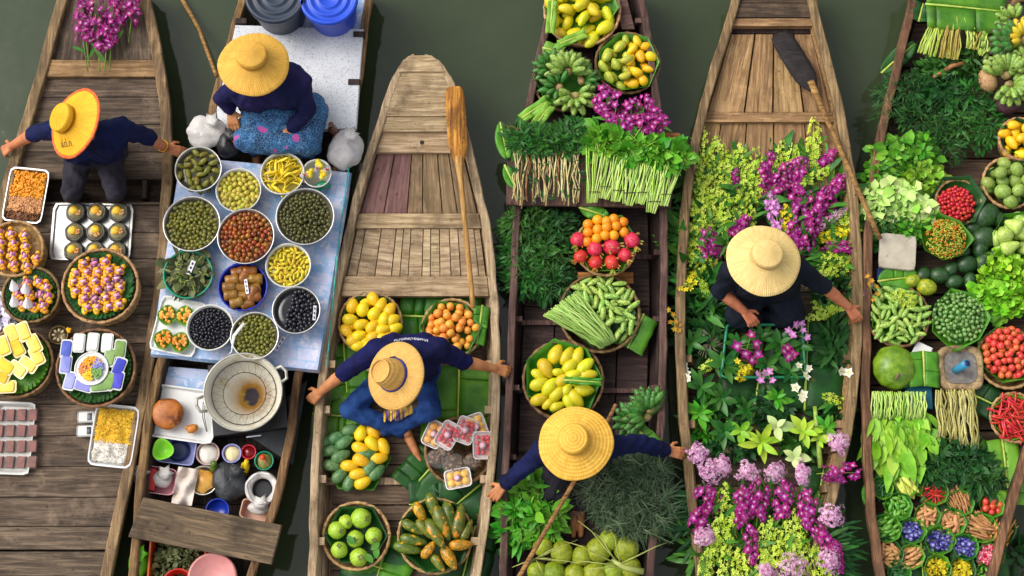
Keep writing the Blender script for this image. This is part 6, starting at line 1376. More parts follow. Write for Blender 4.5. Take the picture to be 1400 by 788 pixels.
for i, (a, b, w) in enumerate((((826, 116), (822, 160), 26), ((846, 126), (838, 172), 28), ((866, 134), (858, 182), 30), ((884, 130), (874, 182), 30), ((902, 152), (870, 170), 28), ((914, 164), (880, 180), 26), ((848, 158), (862, 186), 26), ((816, 140), (838, 166), 24), ((830, 150), (850, 180), 26), ((890, 172), (850, 178), 24))):
    spray(a, b, .50, .48, w, 'purple', 'magenta orchid spray heaped on the orange brown board', 'orchids on the board', head=.95, leaves=1, n=20)
# bundles on the board
HERB = M('dark_herb_leaf', C(16, 62, 16), C(36, 92, 26), 14, .45, c3=C(70, 128, 44), var=.1, bump=0); HERBM = M('mid_green_leaf', C(34, 110, 16), C(66, 150, 28), 14, .42, c3=C(130, 184, 56), var=.1, bump=0)
HERBL = M('light_green_leaf', C(84, 150, 20), C(126, 184, 40), 14, .42, c3=C(176, 208, 88), var=.1, bump=0); HERBG = M('grey_green_needle', C(34, 56, 34), C(62, 86, 56), 14, .5, c3=C(116, 134, 98), var=.1, bump=0)
HERBD = M('deep_green_leaf', C(10, 46, 18), C(22, 70, 24), 14, .45, c3=C(56, 112, 44), var=.1, bump=0); ROOT = M('brown_root_stalk', C(112, 62, 42), C(160, 118, 70), 9, .6, c3=C(206, 200, 140), var=.2, bump=.1)
LETT = M('pale_lettuce_leaf', C(130, 186, 60), C(176, 208, 104), 9, .42, c3=C(220, 226, 160), var=.06, bump=0); LETTG = M('bright_lettuce_leaf', C(88, 162, 16), C(130, 192, 34), 12, .42, c3=C(172, 214, 74), var=.06, bump=0)
CEL = M('pale_green_stalk', C(124, 176, 44), C(164, 200, 80), 9, .45, c3=C(196, 216, 130), var=.1, bump=0)
for i in range(6):
    x = 708+i*15.5; tubebundle('rooted_herb_bunch', 'reddish rooted herb bunch on the board with feathery tops', 'rooted herb bunches', ((x-6, 208), (x+8, 206)), ((x-5+rnd(-4, 4), 278+rnd(-14, 8)), (x+7+rnd(-3, 3), 278+rnd(-10, 8))), .47, 7, .0056, ROOT, 'stalk', arch=.035, jit=.021)
    clump('feathery_herb', 'feathery dark green top of a rooted herb bunch', 'vegetables', 'feathery herb tops', x+2, 190+rnd(-8, 6), 17, 20, .45, .08, 300, [BLD, LBN], .05, HERB, (0, .3, .3), 1.0, .8, (0, .7))
clump('board_greens', 'dark feathery greens strewn between the rooted herb stalks', 'herbs', None, 752, 236, 54, 40, .475, .035, 200, [BLD, LBN], .045, HERBD, (0, .2, .2), .6, .9, (0, .5))
for i in range(7):
    x = 812+i*16.5; y1 = 274+i*2.2+rnd(-7, 7); tubebundle('celery_bunch', 'tied bunch of pale green leafy stalks on the board', 'leafy stalk bunches', ((x-10+rnd(-6, 6), 190+i*3), (x+32+rnd(-6, 6), 194+i*3)), ((x-8-i*.5, y1), (x+4-i*.5, y1+rnd(-2, 4))), .49, 13, .0050, CEL, 'stalk', arch=.03, jit=.008)
    clump('celery_leaf', 'fresh leafy top of a pale stalk bunch', 'vegetables', 'leafy tops of stalk bunches', x+10, 192+i*3.6+rnd(-4, 4), 20, 17, .46, .06, 95, [LBR, LB], .075, HERBM, (0, .2, .3), .9, .7, (0, .8), (12, .1, CEL, .003))
    b = MB(); p = P(x, y1-14, .50); b.tube([(-.05, .0, -.01), (-.025, 0, .016), (.025, 0, .016), (.05, 0, -.01)], .003, 5); o = b.obj('band', M('dark_tie', C(50, 50, 30), C(70, 70, 40), 9, .6), None, True, p); tag(o, 'dark tie round a pale stalk bunch', 'tie', 'ties on the stalk bunches')
for a, b, w, z, lb in (((684, 168), (694, 216), 24, .45, 'broad leaf tip curling over the left end of the board'), ((690, 226), (704, 256), 18, .44, 'lower leaf tip at the left end of the board'), ((792, 284), (830, 296), 22, .40, 'dark leaf under the board above the oranges')): bleaf(a, b, w, z, lb, LEAF, 'whole', slits=1)
for i, (x, y, rx, ry, mt, lb) in enumerate(((722, 306, 36, 26, HERB, 'upper left'), (760, 312, 30, 30, HERBD, 'upper right'), (715, 346, 32, 30, HERBM, 'left'), (748, 350, 34, 30, HERB, 'middle'), (726, 378, 32, 26, HERB, 'lower left'), (760, 384, 24, 24, HERBD, 'lower'))):
    clump('herb_bunch', 'dense dark green herb bunch under the board, %s one' % lb, 'herbs', 'dense herb bunches', x, y, rx, ry, .22, .16, 620, [BLD, LBN, LBN], .05, HERB if mt is HERBM else mt, (0, -.15, .3), 1.0, .8, (0, .75), (40, .1, STEMD, .002))
# oranges and dragon fruit
rt, R, c = basket(828, 337, 41, .285, .13, 'wicker basket of oranges and dragon fruit above the cucumbers', WEAVE); liner(828, 334, 46, .42, 'pale edged leaf lining of the orange and dragon fruit basket', LEAF, n=6, rough_=.06, up=.035)
OM = ball_me(ORANGE, 'orange', .97, 14, 10, .004)
for x, y in ((817, 301), (804, 307), (829, 303), (839, 300), (852, 304), (817, 314), (804, 318), (829, 311), (842, 309), (853, 318), (839, 322), (816, 326), (827, 322), (803, 331)):
    place(OM, 'orange', 'small orange in the dragon fruit basket', 'orange', 'oranges in the basket', x, y, .45+.03*math.sin((x-800)/50*3), 14.8, rnd(0, 360))
SC = leafbase(.4, .2, -.3, 3)
def dragon_fn():
    r = thing('dragon_fruit', 'x', 'dragon fruit'); o = inst(fruit(egg(.86, .05, 10), 14, 0, 1, .02, .02, 'flesh', DRAGON), 'skin', (0, 0, 0), (0, -.8, 0), .11, r); b = MB()
    for k in range(9):
        a, e = rnd(0, 6.28), rnd(-.1, 1.2); d = Vector((math.cos(a)*math.cos(e), math.sin(a)*math.cos(e), math.sin(e))); b.scat(SC, [LS(d*.046, d+Vector((.9, 0, .1)), .030)], [rnd(0, 1)])
    for k in range(6): b.scat(SC, [LS((.046, 0, .02), (1, rnd(-.6, .6), rnd(-.2, .4)), .046)], [0])
    o = b.obj('scales', DRAGS, r); o['kind'] = 'stuff'; return r
K = Kind(dragon_fn)
for x, y, r_, a, w_ in ((790, 328, 11, 250, 'at the left rim'), (864, 329, 11.5, -70, 'at the right rim'), (813, 340, 11.5, -100, 'below the oranges at left'), (836, 338, 12, -40, 'in the centre'), (794, 351, 10, 225, 'at the lower left rim'), (814, 359, 10.5, -95, 'at the bottom rim left'), (836, 359, 10.5, -85, 'at the bottom rim right'), (854, 349, 10.5, -60, 'at the lower right')):
    K.put(P(x, y, .445), (rnd(-.3, .3), rnd(-.3, .3), math.radians(a)), 'red dragon fruit '+w_+' of the fruit basket', r_*2.1*S(y, .45)/.105, 'dragon fruits in the basket')
# cucumbers and long beans
bleaf((880, 430), (858, 476), 46, .30, 'banana leaf corner sticking out right of the cucumber basket', LEAF, slits=1)
rt, R, c = basket(820, 428, 55, F4, .18, 'wicker basket of pale cucumbers and long beans', WEAVED); liner(820, 428, 50, F4+.17, 'leaf lining of the cucumber basket', LEAFD, rough_=.04, up=.01)
CU = [fruit(egg(.36, .12, 9), 8, .05, name='cucumber', mat=CUKE) for _ in range(3)]
heap(CU, 'cucumber', 'short pale green cucumber in the round basket with long beans', 'cucumber', 'cucumbers with the long beans', c, R*.88, F4+.2, 10.5*S(428, .36), 21*S(428, .36), .04, 75, .3, shape=lambda u, v: u+v*.75 > -.12)
LBEAN = M('long_bean_skin', C(98, 142, 48), C(136, 172, 76), 9, .45, c3=C(168, 194, 110), var=.12, bump=0)
tubebundle('long_bean_bunch', 'large bunch of pale green long beans laid over the cucumber basket', None, ((742, 432), (790, 398)), ((822, 476), (842, 466)), .37, 56, .0058, LBEAN, 'long_bean', .39, .06, 'beans', .012, nseg=6)
# mango basket in front of seller
rt, R, c = basket(770, 520, 55, F4, .16, 'wicker basket of long yellow mangoes beside the navy seller\'s hat', WEAVED); liner(770, 518, 54, F4+.155, 'pale edged leaf lining of the long mango basket', LEAF, n=7, rough_=.05, up=.04)
for x, y, a, L in ((760, 485, 65, 30), (775, 487, 58, 29), (790, 488, 70, 28), (746, 504, -60, 30), (763, 509, 0, 18), (799, 502, 40, 32), (803, 513, 5, 28), (779, 501, 45, 26), (738, 525, 20, 29), (752, 529, 50, 29), (762, 539, 45, 27), (775, 533, 60, 22), (736, 513, -30, 22), (798, 534, 0, 28), (787, 545, -50, 30), (778, 550, -65, 26), (762, 556, 20, 22), (750, 552, 40, 21), (738, 546, 20, 27), (783, 514, 20, 26), (770, 520, 30, 26), (792, 522, 15, 24)):
    r = math.hypot(x-770, y-520)/54; place(MANGOL, 'mango', 'long yellow mango in basket beside the navy seller\'s hat', 'mango', 'long yellow mangoes', x, y, F4+.17+.05*(1-r*r), L*1.04, a)
bleaf((770, 520), (822, 523), 11, F4+.30, 'leaf strip lying across the long yellow mangoes', LEAF, slits=1)
for px, py, z, L, n, ang, spr, lb in ((884, 570, .34, 34, 9, 150, 2.8, 'large bunch of dark green bananas right of the seller\'s hat'), (866, 576, .30, 26, 7, 200, 2.6, 'small bunch of dark green bananas by the rope'), (888, 560, .36, 30, 8, 120, 2.4, 'upper bunch of dark green bananas near the right rail')): bananas(px, py, z, L, n, ang, spr, BANAND, lb, 'dark bananas near the rail')
b = MB(); b.tube([P(886, 566, .36)-P(900, 555, .36), Vector((0, 0, .02)), P(907, 540, .38)-P(900, 555, .36)], [.03, .028, .02], 8); o = b.obj('stem_bundle', M('dark_green_stem', C(60, 90, 30), C(84, 110, 44), 14, .5), None, True, P(900, 555, .36)); tag(o, 'thick green banana stem by the right rail of dark boat', 'stem')
bleaf((872, 588), (908, 622), 26, .37, 'banana leaf under the dark green bananas by the right rail', LEAF, slits=1)
# greens and coconuts near the bottom
for x, y, rx, ry, w_ in ((722, 684, 34, 32, 'upper'), (710, 712, 28, 30, 'lower left'), (738, 708, 26, 28, 'lower right')):
    clump('leafy_greens', 'bright leafy greens left of the paddle shaft, %s bunch' % w_, 'vegetables', 'bright leafy greens', x, y, rx, ry, .24, .17, 260, [LBN, LB], .085, HERBM, (0, -.1, .3), .9, .8, (0, .6), (14, .1, STEM, .003))
for x, y, rx, ry, w_ in ((862, 656, 44, 40, 'upper'), (846, 688, 40, 34, 'lower left'), (890, 690, 38, 38, 'lower right'), (884, 642, 34, 26, 'top right'), (820, 664, 24, 26, 'left'), (868, 714, 40, 26, 'bottom')):
    clump('needle_greens', 'heap of grey green needle leaved shoots below the bananas, %s bunch' % w_, 'vegetables', 'needle leaved shoots', x, y, rx, ry, .27, .23, 820, [BLD, blade(.13, .5), blade(.10, .7)], .062, HERBG, (0, -.05, .35), 1.0, .9, (0, .8))
clump('dried_herbs', 'dark dried herb bundle in the seller\'s lap', 'herbs', None, 780, 676, 26, 30, .25, .12, 380, [BLD], .06, M('dark_dried_herb', C(34, 34, 32), C(56, 54, 50), 14, .6, c3=C(86, 80, 74)), (0, -.2, .3), .9, .8, (0, .6))
CM = [fruit(egg(.94, .06, 11), 16, 0, 1, .012, .02, 'coconut', COCO) for _ in range(3)]
for x, y, r in ((742, 747, 14), (768, 755, 15.5), (795, 760, 14), (818, 752, 17.5), (833, 738, 14.5), (856, 750, 17.5), (757, 783, 16), (735, 782, 14), (862, 777, 15.5), (813, 784, 17), (786, 784, 15), (838, 782, 15)):
    place(CM, 'coconut', 'green young coconut at the bottom of dark boat', 'coconut', 'green coconuts', x, y, .30 if y < 775 else .26, r*2.1, rnd(0, 360), rnd(-1, 1))
TWIG = M('pale_green_twig', C(132, 140, 60), C(164, 168, 92), 9, .6)
b = MB(); o0 = P(845, 772, .44)
for a, e in (((846, 770), (790, 712)), ((846, 772), (770, 740)), ((846, 772), (780, 770)), ((848, 770), (834, 724)), ((850, 770), (912, 742)), ((846, 774), (800, 782)), ((844, 770), (812, 728))):
    p, q = P(*a, .43)-o0, P(*e, .44)-o0; b.tube([p, p.lerp(q, .35)+Vector((0, 0, .03)), p.lerp(q, .7)+Vector((0.01, 0.01, .03)), q], [.006, .005, .004, .002], 5)
b.tube([P(836, 766, .43)-o0, Vector((.04, -.02, 0)), P(880, 782, .44)-o0], [.012, .02, .022], 8); tag(b.obj('coconut_stalk', TWIG, None, True, o0), 'branching pale green stalk of the coconut bunch at right', 'stalk')
b = MB(); o0 = P(736, 765, .42)
for e in ((790, 738), (800, 770), (772, 742), (720, 774), (760, 764), (745, 790), (700, 776)): p, q = P(732, 764, .42)-o0, P(*e, .42)-o0; b.tube([p, p.lerp(q, .5)+Vector((0, 0, .03)), q], [.005, .004, .002], 5)
tag(b.obj('coconut_stalk', TWIG, None, True, o0), 'branching thin stalk of the coconut bunch at left', 'stalk')
sh = thing('paddle', 'brown paddle shaft slanting from under the hat past the coconuts', 'paddle', P(710, 800, .42)); b = MB(); so3 = Vector(sh.location)
b.tube([P(838, 562, .45)-so3, P(790, 650, .52)-so3, P(740, 736, .48)-so3, P(700, 806, .42)-so3], [.013, .015, .016, .017], 9); b.obj('shaft', POLE, sh)
b = MB(); b.tube([P(842, 553, .45)-so3, P(838, 562, .45)-so3], [.011, .015], 9); b.obj('grip', POLE, sh)
# ================================================================ orchid boat
F5 = .175
paddle([(1065, 46, .30), (1113, 124, .36), (1203, 327, .42)], 'blackened paddle lying across the bow of the orchid boat', PADD, POLE, 32)
bleaf((1118, 690), (1126, 640), 40, F5+.03, 'dark banana leaf under the flowers by the lower right rail', LEAFD, slits=1)
bleaf((1100, 560), (1105, 440), 116, F5+.05, 'wide dark banana leaf to the right of the green flower crate', LEAFD, slits=3); bleaf((1030, 570), (1040, 500), 110, F5+.03, 'dark banana leaf under the green flower crate', LEAFD, slits=2)
for i, (x, y, rx, ry, w_) in enumerate(((968, 250, 30, 50, 'upper left'), (1015, 262, 34, 50, 'upper middle'), (1070, 262, 30, 50, 'below the bow planks'), (1122, 262, 38, 44, 'upper right'), (1140, 340, 34, 34, 'by the right rail'), (945, 330, 26, 44, 'by the left rail'), (960, 400, 30, 40, 'left of the seller'), (990, 330, 22, 30, 'left behind the hat'))):
    clump('flower_foliage', 'dark green foliage under the orchid sprays, %s patch' % w_, 'foliage', 'foliage under the sprays', x, y, rx, ry, .20, .09, 150, [leafbase(.2, .12, .2, 3), LBN], .12, SLEAF, (0, .2, .25), .8, .9, (0, .35))
YS = 'yellow green orchid spray in the boat of flowers'; YG = 'yellow green sprays'; PS = 'magenta orchid spray in the boat of flowers'; PG = 'magenta sprays'
for a, b, w, k in (((962, 174), (957, 262), 30, 'yellow'), ((972, 205), (974, 290), 24, 'yellow'), ((950, 214), (956, 290), 22, 'yellow'), ((990, 222), (982, 316), 26, 'yellow'), ((988, 196), (990, 260), 22, 'yellow'), ((1014, 196), (1004, 250), 22, 'yellow'), ((1034, 200), (1025, 300), 28, 'yellow'), ((1020, 226), (1009, 330), 24, 'yellow'), ((1068, 192), (1064, 250), 24, 'yellow'), ((1086, 196), (1078, 246), 22, 'yellow'), ((1113, 160), (1110, 246), 25, 'yellow'), ((1103, 198), (1114, 240), 18, 'yellow'),
   ((1094, 254), (1150, 222), 20, 'yellow'), ((1072, 280), (1088, 340), 24, 'yellow2'), ((1164, 314), (1112, 328), 20, 'yellow2'), ((932, 294), (985, 276), 20, 'yellow'), ((936, 282), (984, 268), 18, 'yellow'), ((940, 312), (990, 300), 22, 'yellow'), ((930, 340), (975, 330), 22, 'yellow'), ((926, 362), (980, 352), 22, 'yellow'), ((950, 375), (985, 345), 20, 'yellow'), ((1166, 298), (1120, 290), 18, 'yellow'), ((1178, 318), (1150, 290), 18, 'yellow'), ((1120, 352), (1180, 358), 22, 'yellow'), ((1118, 366), (1176, 352), 18, 'yellow'), ((1176, 332), (1130, 346), 16, 'yellow'),
   ((1100, 438), (1166, 412), 16, 'yellow'), ((1110, 412), (1130, 440), 14, 'yellow'), ((1124, 540), (1160, 556), 18, 'yellow'), ((1006, 520), (1030, 500), 16, 'yellow2'), ((956, 508), (982, 490), 16, 'yellow'), ((934, 390), (960, 370), 20, 'yellow2'), ((956, 190), (964, 280), 26, 'yellow'), ((980, 186), (984, 260), 24, 'yellow'), ((1000, 206), (994, 290), 24, 'yellow'), ((944, 250), (956, 320), 20, 'yellow'), ((1012, 262), (1004, 332), 20, 'yellow'), ((960, 262), (966, 330), 22, 'yellow'), ((1030, 262), (1022, 325), 20, 'yellow'), ((932, 330), (972, 326), 20, 'yellow'), ((1090, 204), (1096, 250), 20, 'yellow'), ((1024, 210), (1018, 300), 26, 'yellow'), ((1044, 216), (1036, 290), 22, 'yellow'), ((978, 240), (972, 320), 24, 'yellow'), ((996, 262), (990, 335), 22, 'yellow'), ((928, 318), (985, 310), 22, 'yellow'), ((934, 352), (985, 340), 22, 'yellow'), ((1060, 210), (1056, 260), 20, 'yellow'), ((1120, 180), (1114, 250), 22, 'yellow'), ((1170, 306), (1130, 300), 20, 'yellow'), ((1120, 374), (1172, 366), 20, 'yellow'), ((1100, 226), (1090, 280), 18, 'yellow'), ((956, 380), (970, 410), 14, 'yellow'), ((1158, 420), (1120, 424), 14, 'yellow')):
    spray(a, b, .315, .24, w, k, YS if k == 'yellow' else 'dense bright yellow flower spray in the boat of flowers', YG if k == 'yellow' else 'bright yellow sprays', head=.85, leaves=2)
for a, b, w in (((1054, 206), (1046, 270), 17), ((1080, 222), (1064, 275), 24), ((1096, 214), (1088, 262), 24), ((1005, 231), (1004, 262), 13), ((1086, 250), (1103, 318), 28), ((1130, 258), (1118, 312), 32), ((1154, 240), (1126, 280), 22), ((1136, 270), (1110, 300), 24), ((1112, 300), (1094, 348), 26), ((1024, 296), (998, 322), 18), ((966, 312), (972, 360), 30), ((1172, 338), (1118, 340), 17), ((1144, 208), (1118, 226), 14), ((1118, 290), (1100, 320), 20), ((962, 330), (985, 350), 20), ((1074, 232), (1060, 285), 24), ((1112, 262), (1104, 310), 24), ((1140, 250), (1126, 296), 24), ((1086, 300), (1084, 345), 20), ((1046, 222), (1044, 275), 14)):
    spray(a, b, .335, .26, w, 'purple', PS, PG, head=.88, leaves=1)
for a, b, w in (((1058, 270), (1066, 332), 20), ((1050, 262), (1058, 300), 18), ((1188, 398), (1172, 372), 20), ((1176, 408), (1190, 380), 14)): spray(a, b, .335, .27, w, 'lilac', 'soft lilac orchid spray in the boat of flowers', 'lilac sprays', head=.9, leaves=1)
spray((1158, 286), (1108, 318), .34, .27, 15, 'pink', 'slim pale pink flower spike pointing to the right rail', None, head=.9, leaves=0)
# crate of plants in front of the seller
GP = M('green_crate_plastic', C(20, 110, 76), C(28, 124, 88), 7, .35, bump=0)
cr = thing('crate', 'green plastic crate of orchid plants in front of seller in black', 'crate', P(1044, 480, F5)); co = Vector(cr.location)
pts4 = [P(x, y, F5+.13)-co for x, y in ((994, 444), (1096, 444), (1102, 516), (986, 516))]
b = MB(); b.tube([pts4[k % 4].lerp(pts4[(k+1) % 4], f) for k in range(4) for f in (.04, .5, .96)]+[pts4[0].lerp(pts4[1], .04)], .011, 6); b.obj('rim', GP, cr)
b = MB()
for p, q in zip(pts4, pts4[1:]+pts4[:1]): dn = Vector((0, 0, -.12)); b.add([p, q, q*.92+dn, p*.92+dn], [(0, 1, 2, 3)])
so_ = b.obj('side', GP, cr, False); md = so_.modifiers.new('s', 'SOLIDIFY'); md.thickness = .004
def plant(px, py, rpx, z, n, L, w, mat, label, group=None, up=.35, tint=(0, .4)):
    r = thing('leafy_plant', label, 'plant', P(px, py, z), 0, group)
    for k in range(n):
        a = 2.4*k+rnd(-.3, .3); b = MB(); b.scat(leafbase(w, .14, .3, 5), [LS((0, 0, .01*k/n), (math.cos(a), math.sin(a), up+rnd(-.2, .3)+.5*k/n), L*S(py, z)*rnd(.75, 1.1)*(1-.4*k/n))], [rnd(*tint)]); b.obj('leaf', mat, r)
    return r
GLOSS = M('glossy_dark_leaf', C(16, 66, 22), C(34, 96, 32), 10, .3, c3=C(84, 140, 50), var=.12, bump=.05); LIMEL = M('lime_leaf', C(120, 170, 24), C(164, 200, 44), 10, .4, c3=C(200, 214, 90), var=.08, bump=.05); PALEL = M('pale_cream_leaf', C(150, 180, 100), C(186, 204, 130), 8, .45, c3=C(214, 220, 170), var=.08, bump=.05)
for i, (x, y, n, L, mt, w_, wd) in enumerate(((1010, 470, 9, 34, GLOSS, 'at the left of the green crate', .4), (1040, 462, 9, 34, GLOSS, 'at the back of the green crate', .4), (1066, 470, 9, 36, GLOSS, 'in the middle of the green crate', .4), (1090, 474, 8, 34, GLOSS, 'at the right of the green crate', .4), (1048, 500, 9, 34, GLOSS, 'at the front of the green crate', .4), (1080, 508, 9, 36, GLOSS, 'at the front right of the green crate', .38), (990, 500, 9, 40, GLOSS, 'left of the green crate', .36), (958, 530, 10, 40, GLOSS, 'by the left rail below the white orchid', .34), (985, 545, 9, 36, GLOSS, 'below the green crate', .36), (944, 470, 9, 36, GLOSS, 'by the left rail above the white orchid', .34),
   (1062, 545, 11, 26, HERBM, 'under the green crate in the middle', .4), (1020, 560, 12, 26, HERB, 'with small pink berries below the crate', .4), (955, 565, 12, 30, HERBM, 'with pale flower clusters by the left rail', .42), (990, 590, 10, 34, GLOSS, 'above the left pink blossoms', .36), (1130, 585, 9, 28, HERBM, 'by the right rail next to the stalk', .4), (1098, 590, 8, 30, LIMEL, 'with lime leaves left of the stalk', .45), (1040, 606, 10, 38, LIMEL, 'with bright lime rosette above pink blossoms', .36), (1062, 584, 5, 26, PALEL, 'with pale cream leaves above the rosette', .6), (1086, 626, 6, 24, PALEL, 'with pale cream leaves beside pink blossoms', .6), (1012, 590, 6, 26, HERBL, 'left of the lime rosette', .5), (1118, 600, 6, 22, LIMEL, 'hugging the green stalk', .5))):
    plant(x, y, 0, F5+.10+rnd(0, .03), n, L*(.8 if mt is GLOSS else .9), wd, mt, 'leafy potted plant '+w_)
for i, (x, y, rx, ry) in enumerate(((955, 440, 28, 34), (1150, 392, 22, 26), (1140, 470, 14, 30), (975, 470, 20, 26))): clump('foliage', 'dark leafy foliage among the orchids, '+('left of the seller', 'under the bare right arm', 'by the right rail', 'beside the green crate')[i], 'foliage', None, x, y, rx, ry, F5+.02, .08, 170, [LBN, leafbase(.25, .1, .25, 3)], .10, HERBD, (0, 0, .2), .9, .9, (0, .6))
def stalkflowers(name, label, group, pts, mes, z, sc_=1.0, stem=True):
    c = P(*pts[0][:2], z); r = thing(name, label, 'orchid', c, 0, group); pv = Vector((0, 0, -.04))
    for x, y in pts:
        q = P(x, y, z+rnd(-.01, .02))-c; o = inst(random.choice(mes), 'flower', q, (rnd(-.5, .5), rnd(-.5, .5), rnd(0, 6)), sc_*rnd(.85, 1.1), r)
        b = MB(); b.tube([pv, pv.lerp(q, .6)+Vector((0, 0, .004)), q-Vector((0, 0, .006))], .0022, 4); b.obj('stem', STEM, r); pv = q
    return r
OP = 'orchid plant'
stalkflowers('orchid', 'magenta orchid with a deep centre bloom at the crate left', None, [(1019, 484), (1027, 458), (1034, 470), (1008, 474), (1036, 484), (1028, 492)], FM, .36, 1.35)
stalkflowers('orchid', 'pale purple orchid at the front of the green crate', None, [(1040, 520), (1046, 510), (1056, 520), (1036, 512), (1052, 508)], FL, .35, 1.3)
stalkflowers('orchid', 'single large magenta orchid at the right of the green crate', None, [(1076, 476), (1084, 484), (1078, 488), (1072, 480)], FM, .36, 1.3)
stalkflowers('orchid', 'pink orchid cluster behind the right crate corner', None, [(1088, 444), (1098, 452), (1084, 458), (1104, 462), (1096, 442), (1078, 452)], FL, .38, 1.3)
for k, (pts, w_) in enumerate((([(938, 510), (935, 502), (940, 518)], 'by the left rail'), ([(1092, 500), (1102, 514), (1098, 540), (1106, 504)], 'at the front right of the crate'), ([(1150, 508), (1160, 510)], 'reaching the right rail'), ([(1088, 530), (1096, 545)], 'below the crate'))): stalkflowers('orchid', 'white orchid '+w_, None, pts, FW, .34, 1.25)
BRO = [mk(petals(5, .022, .34), 'flower', M('amber_orchid_petal', C(160, 104, 20), C(190, 136, 30), 20, .5, c3=C(210, 170, 60), var=.15, bump=0)) for _ in range(2)]
stalkflowers('orchid', 'amber brown orchid hanging over the left rail', None, [(914, 424), (920, 430), (924, 440), (922, 450), (928, 452), (916, 440), (930, 444)], BRO, .37, 1.0); stalkflowers('orchid', 'amber brown orchid by the right rail beside the cucumbers', None, [(1192, 384), (1198, 392), (1188, 388), (1200, 402), (1194, 410), (1186, 378)], BRO, .40, 1.0)
YO = [mk(petals(5, .024, .30), 'flower', YELF2) for _ in range(2)]
stalkflowers('orchid', 'bright yellow orchid by the left rail beside seller in black', None, [(934, 388), (944, 394), (938, 396), (950, 386), (930, 394), (942, 384)], YO, .36, 1.1); stalkflowers('orchid', 'yellow orchid at the lower left crate corner', None, [(1012, 500), (1018, 506), (1008, 494), (1024, 502)], YO, .35, 1.0)
b = MB(); b.tube([P(1114, 556, .26)-P(1118, 600, .26), Vector((0, 0, .01)), P(1122, 640, .26)-P(1118, 600, .26)], [.014, .016, .018], 9); tag(b.obj('stalk', STEMP, None, True, P(1118, 600, .26)), 'thick pale green stalk standing by the right rail', 'stalk')
ROOTS = M('grey_roots', C(110, 100, 80), C(150, 140, 116), 14, .7); b = MB()
for _ in range(34): a = rnd(0, 6.28); b.tube([(0, 0, 0), (.05*math.cos(a), .05*math.sin(a), rnd(-.01, .03)), (.11*math.cos(a+.4), .11*math.sin(a+.4), rnd(-.02, .01))], .0028, 4)
tag(b.obj('orchid_roots', ROOTS, None, True, P(972, 470, .27)), 'tangle of grey orchid roots left of the green crate', 'roots')
for i, (x, y, rx, ry, mt, w_) in enumerate(((965, 575, 30, 30, HERBM, 'by the left rail'), (1000, 572, 30, 26, HERBD, 'left of the middle'), (1060, 560, 40, 22, HERBD, 'below the green crate'), (1138, 572, 24, 30, HERBD, 'by the right rail'), (1005, 612, 34, 14, HERBD, 'behind the pink blossoms'), (1090, 606, 26, 16, HERB, 'right of the lime rosette'))): clump('low_plants', 'low green plants above the pink blossoms, '+w_, 'plants', None, x, y, rx, ry, F5+.0, .09, 150, [LBN, LB], .06, mt, (0, 0, .35), .9, .8, (0, .6))
# sheaves at the stern
for i, (x, y, rx, ry, w_) in enumerate(((975, 740, 40, 50, 'left'), (1040, 720, 44, 50, 'middle'), (1100, 740, 40, 50, 'right'))): clump('sheaf_leaves', 'long dark leaves under the stern flowers, %s patch' % w_, 'foliage', 'leaves under the stern flowers', x, y, rx, ry, .26, .07, 120, [leafbase(.18, .12, .2, 3)], .15, SLEAF, (0, .3, .2), .7, .7, (0, .4))
for a, s_ in (((944, 700), -1), ((1148, 750), 1)):
    r = clump('palm_leaves', 'feathery dark leaves sticking out over the %s rail at the stern' % ('left' if s_ < 0 else 'right'), 'foliage', None, a[0]-4*s_, a[1], 20, 40, .32, .04, 60, [leafbase(.14, .1, .3, 3)], .13, HERBD, (.9*s_, -.2, .1), .2, .4, (0, .4))
for a, b, w in (((993, 660), (978, 760), 24), ((986, 705), (962, 800), 24), ((994, 742), (984, 806), 20), ((1010, 748), (1004, 806), 18), ((1044, 716), (1036, 800), 24), ((1064, 722), (1060, 800), 24), ((1083, 696), (1086, 770), 20), ((1084, 724), (1094, 800), 22), ((1102, 748), (1128, 810), 22), ((1046, 752), (1040, 810), 20), ((970, 748), (958, 812), 22), ((1054, 706), (1048, 790), 22), ((1074, 712), (1074, 790), 22), ((1094, 706), (1100, 780), 20), ((1000, 690), (996, 770), 20), ((1022, 752), (1018, 812), 18), ((1112, 744), (1140, 800), 20)): spray(a, b, .40, .36, w, 'yellow', 'yellow green spray in the stern sheaf', 'yellow green stern sprays', head=.9, leaves=1)
for a, b, w in (((966, 664), (960, 712), 32), ((956, 694), (958, 736), 28), ((1018, 664), (1014, 730), 26), ((1040, 652), (1034, 722), 28), ((1072, 654), (1070, 720), 27), ((1104, 668), (1104, 732), 27), ((1112, 716), (1150, 770), 24), ((1026, 718), (1028, 778), 16), ((1178, 646), (1116, 648), 26), ((1140, 740), (1144, 790), 18), ((980, 672), (972, 700), 22)): spray(a, b, .43, .38, w, 'purple', 'magenta orchid spray in the stern sheaf', 'magenta stern sprays', head=.85, leaves=0)
for x, y, r, ry, w_ in ((954, 622, 18, 18, 'at the top left of the sheaf'), (970, 645, 23, 21, 'at the left of the sheaf'), (987, 637, 16, 16, 'beside the left bare hand'), (1022, 645, 19, 18, 'below the lime rosette at left'), (1059, 645, 18, 19, 'below the lime rosette at right'), (1096, 648, 13, 20, 'left of the green stalk foot'), (1146, 606, 19, 18, 'on the right rail'), (1136, 706, 21, 19, 'at the right of the sheaf'), (963, 734, 17, 17, 'low on the left side'), (1135, 767, 20, 20, 'low on the right side'), (1083, 776, 26, 24, 'at the bottom centre'), (1048, 782, 17, 15, 'at the bottom left of centre')): puff(x, y, r, .42, 'pale pink blossom head '+w_, None, 330, ry)
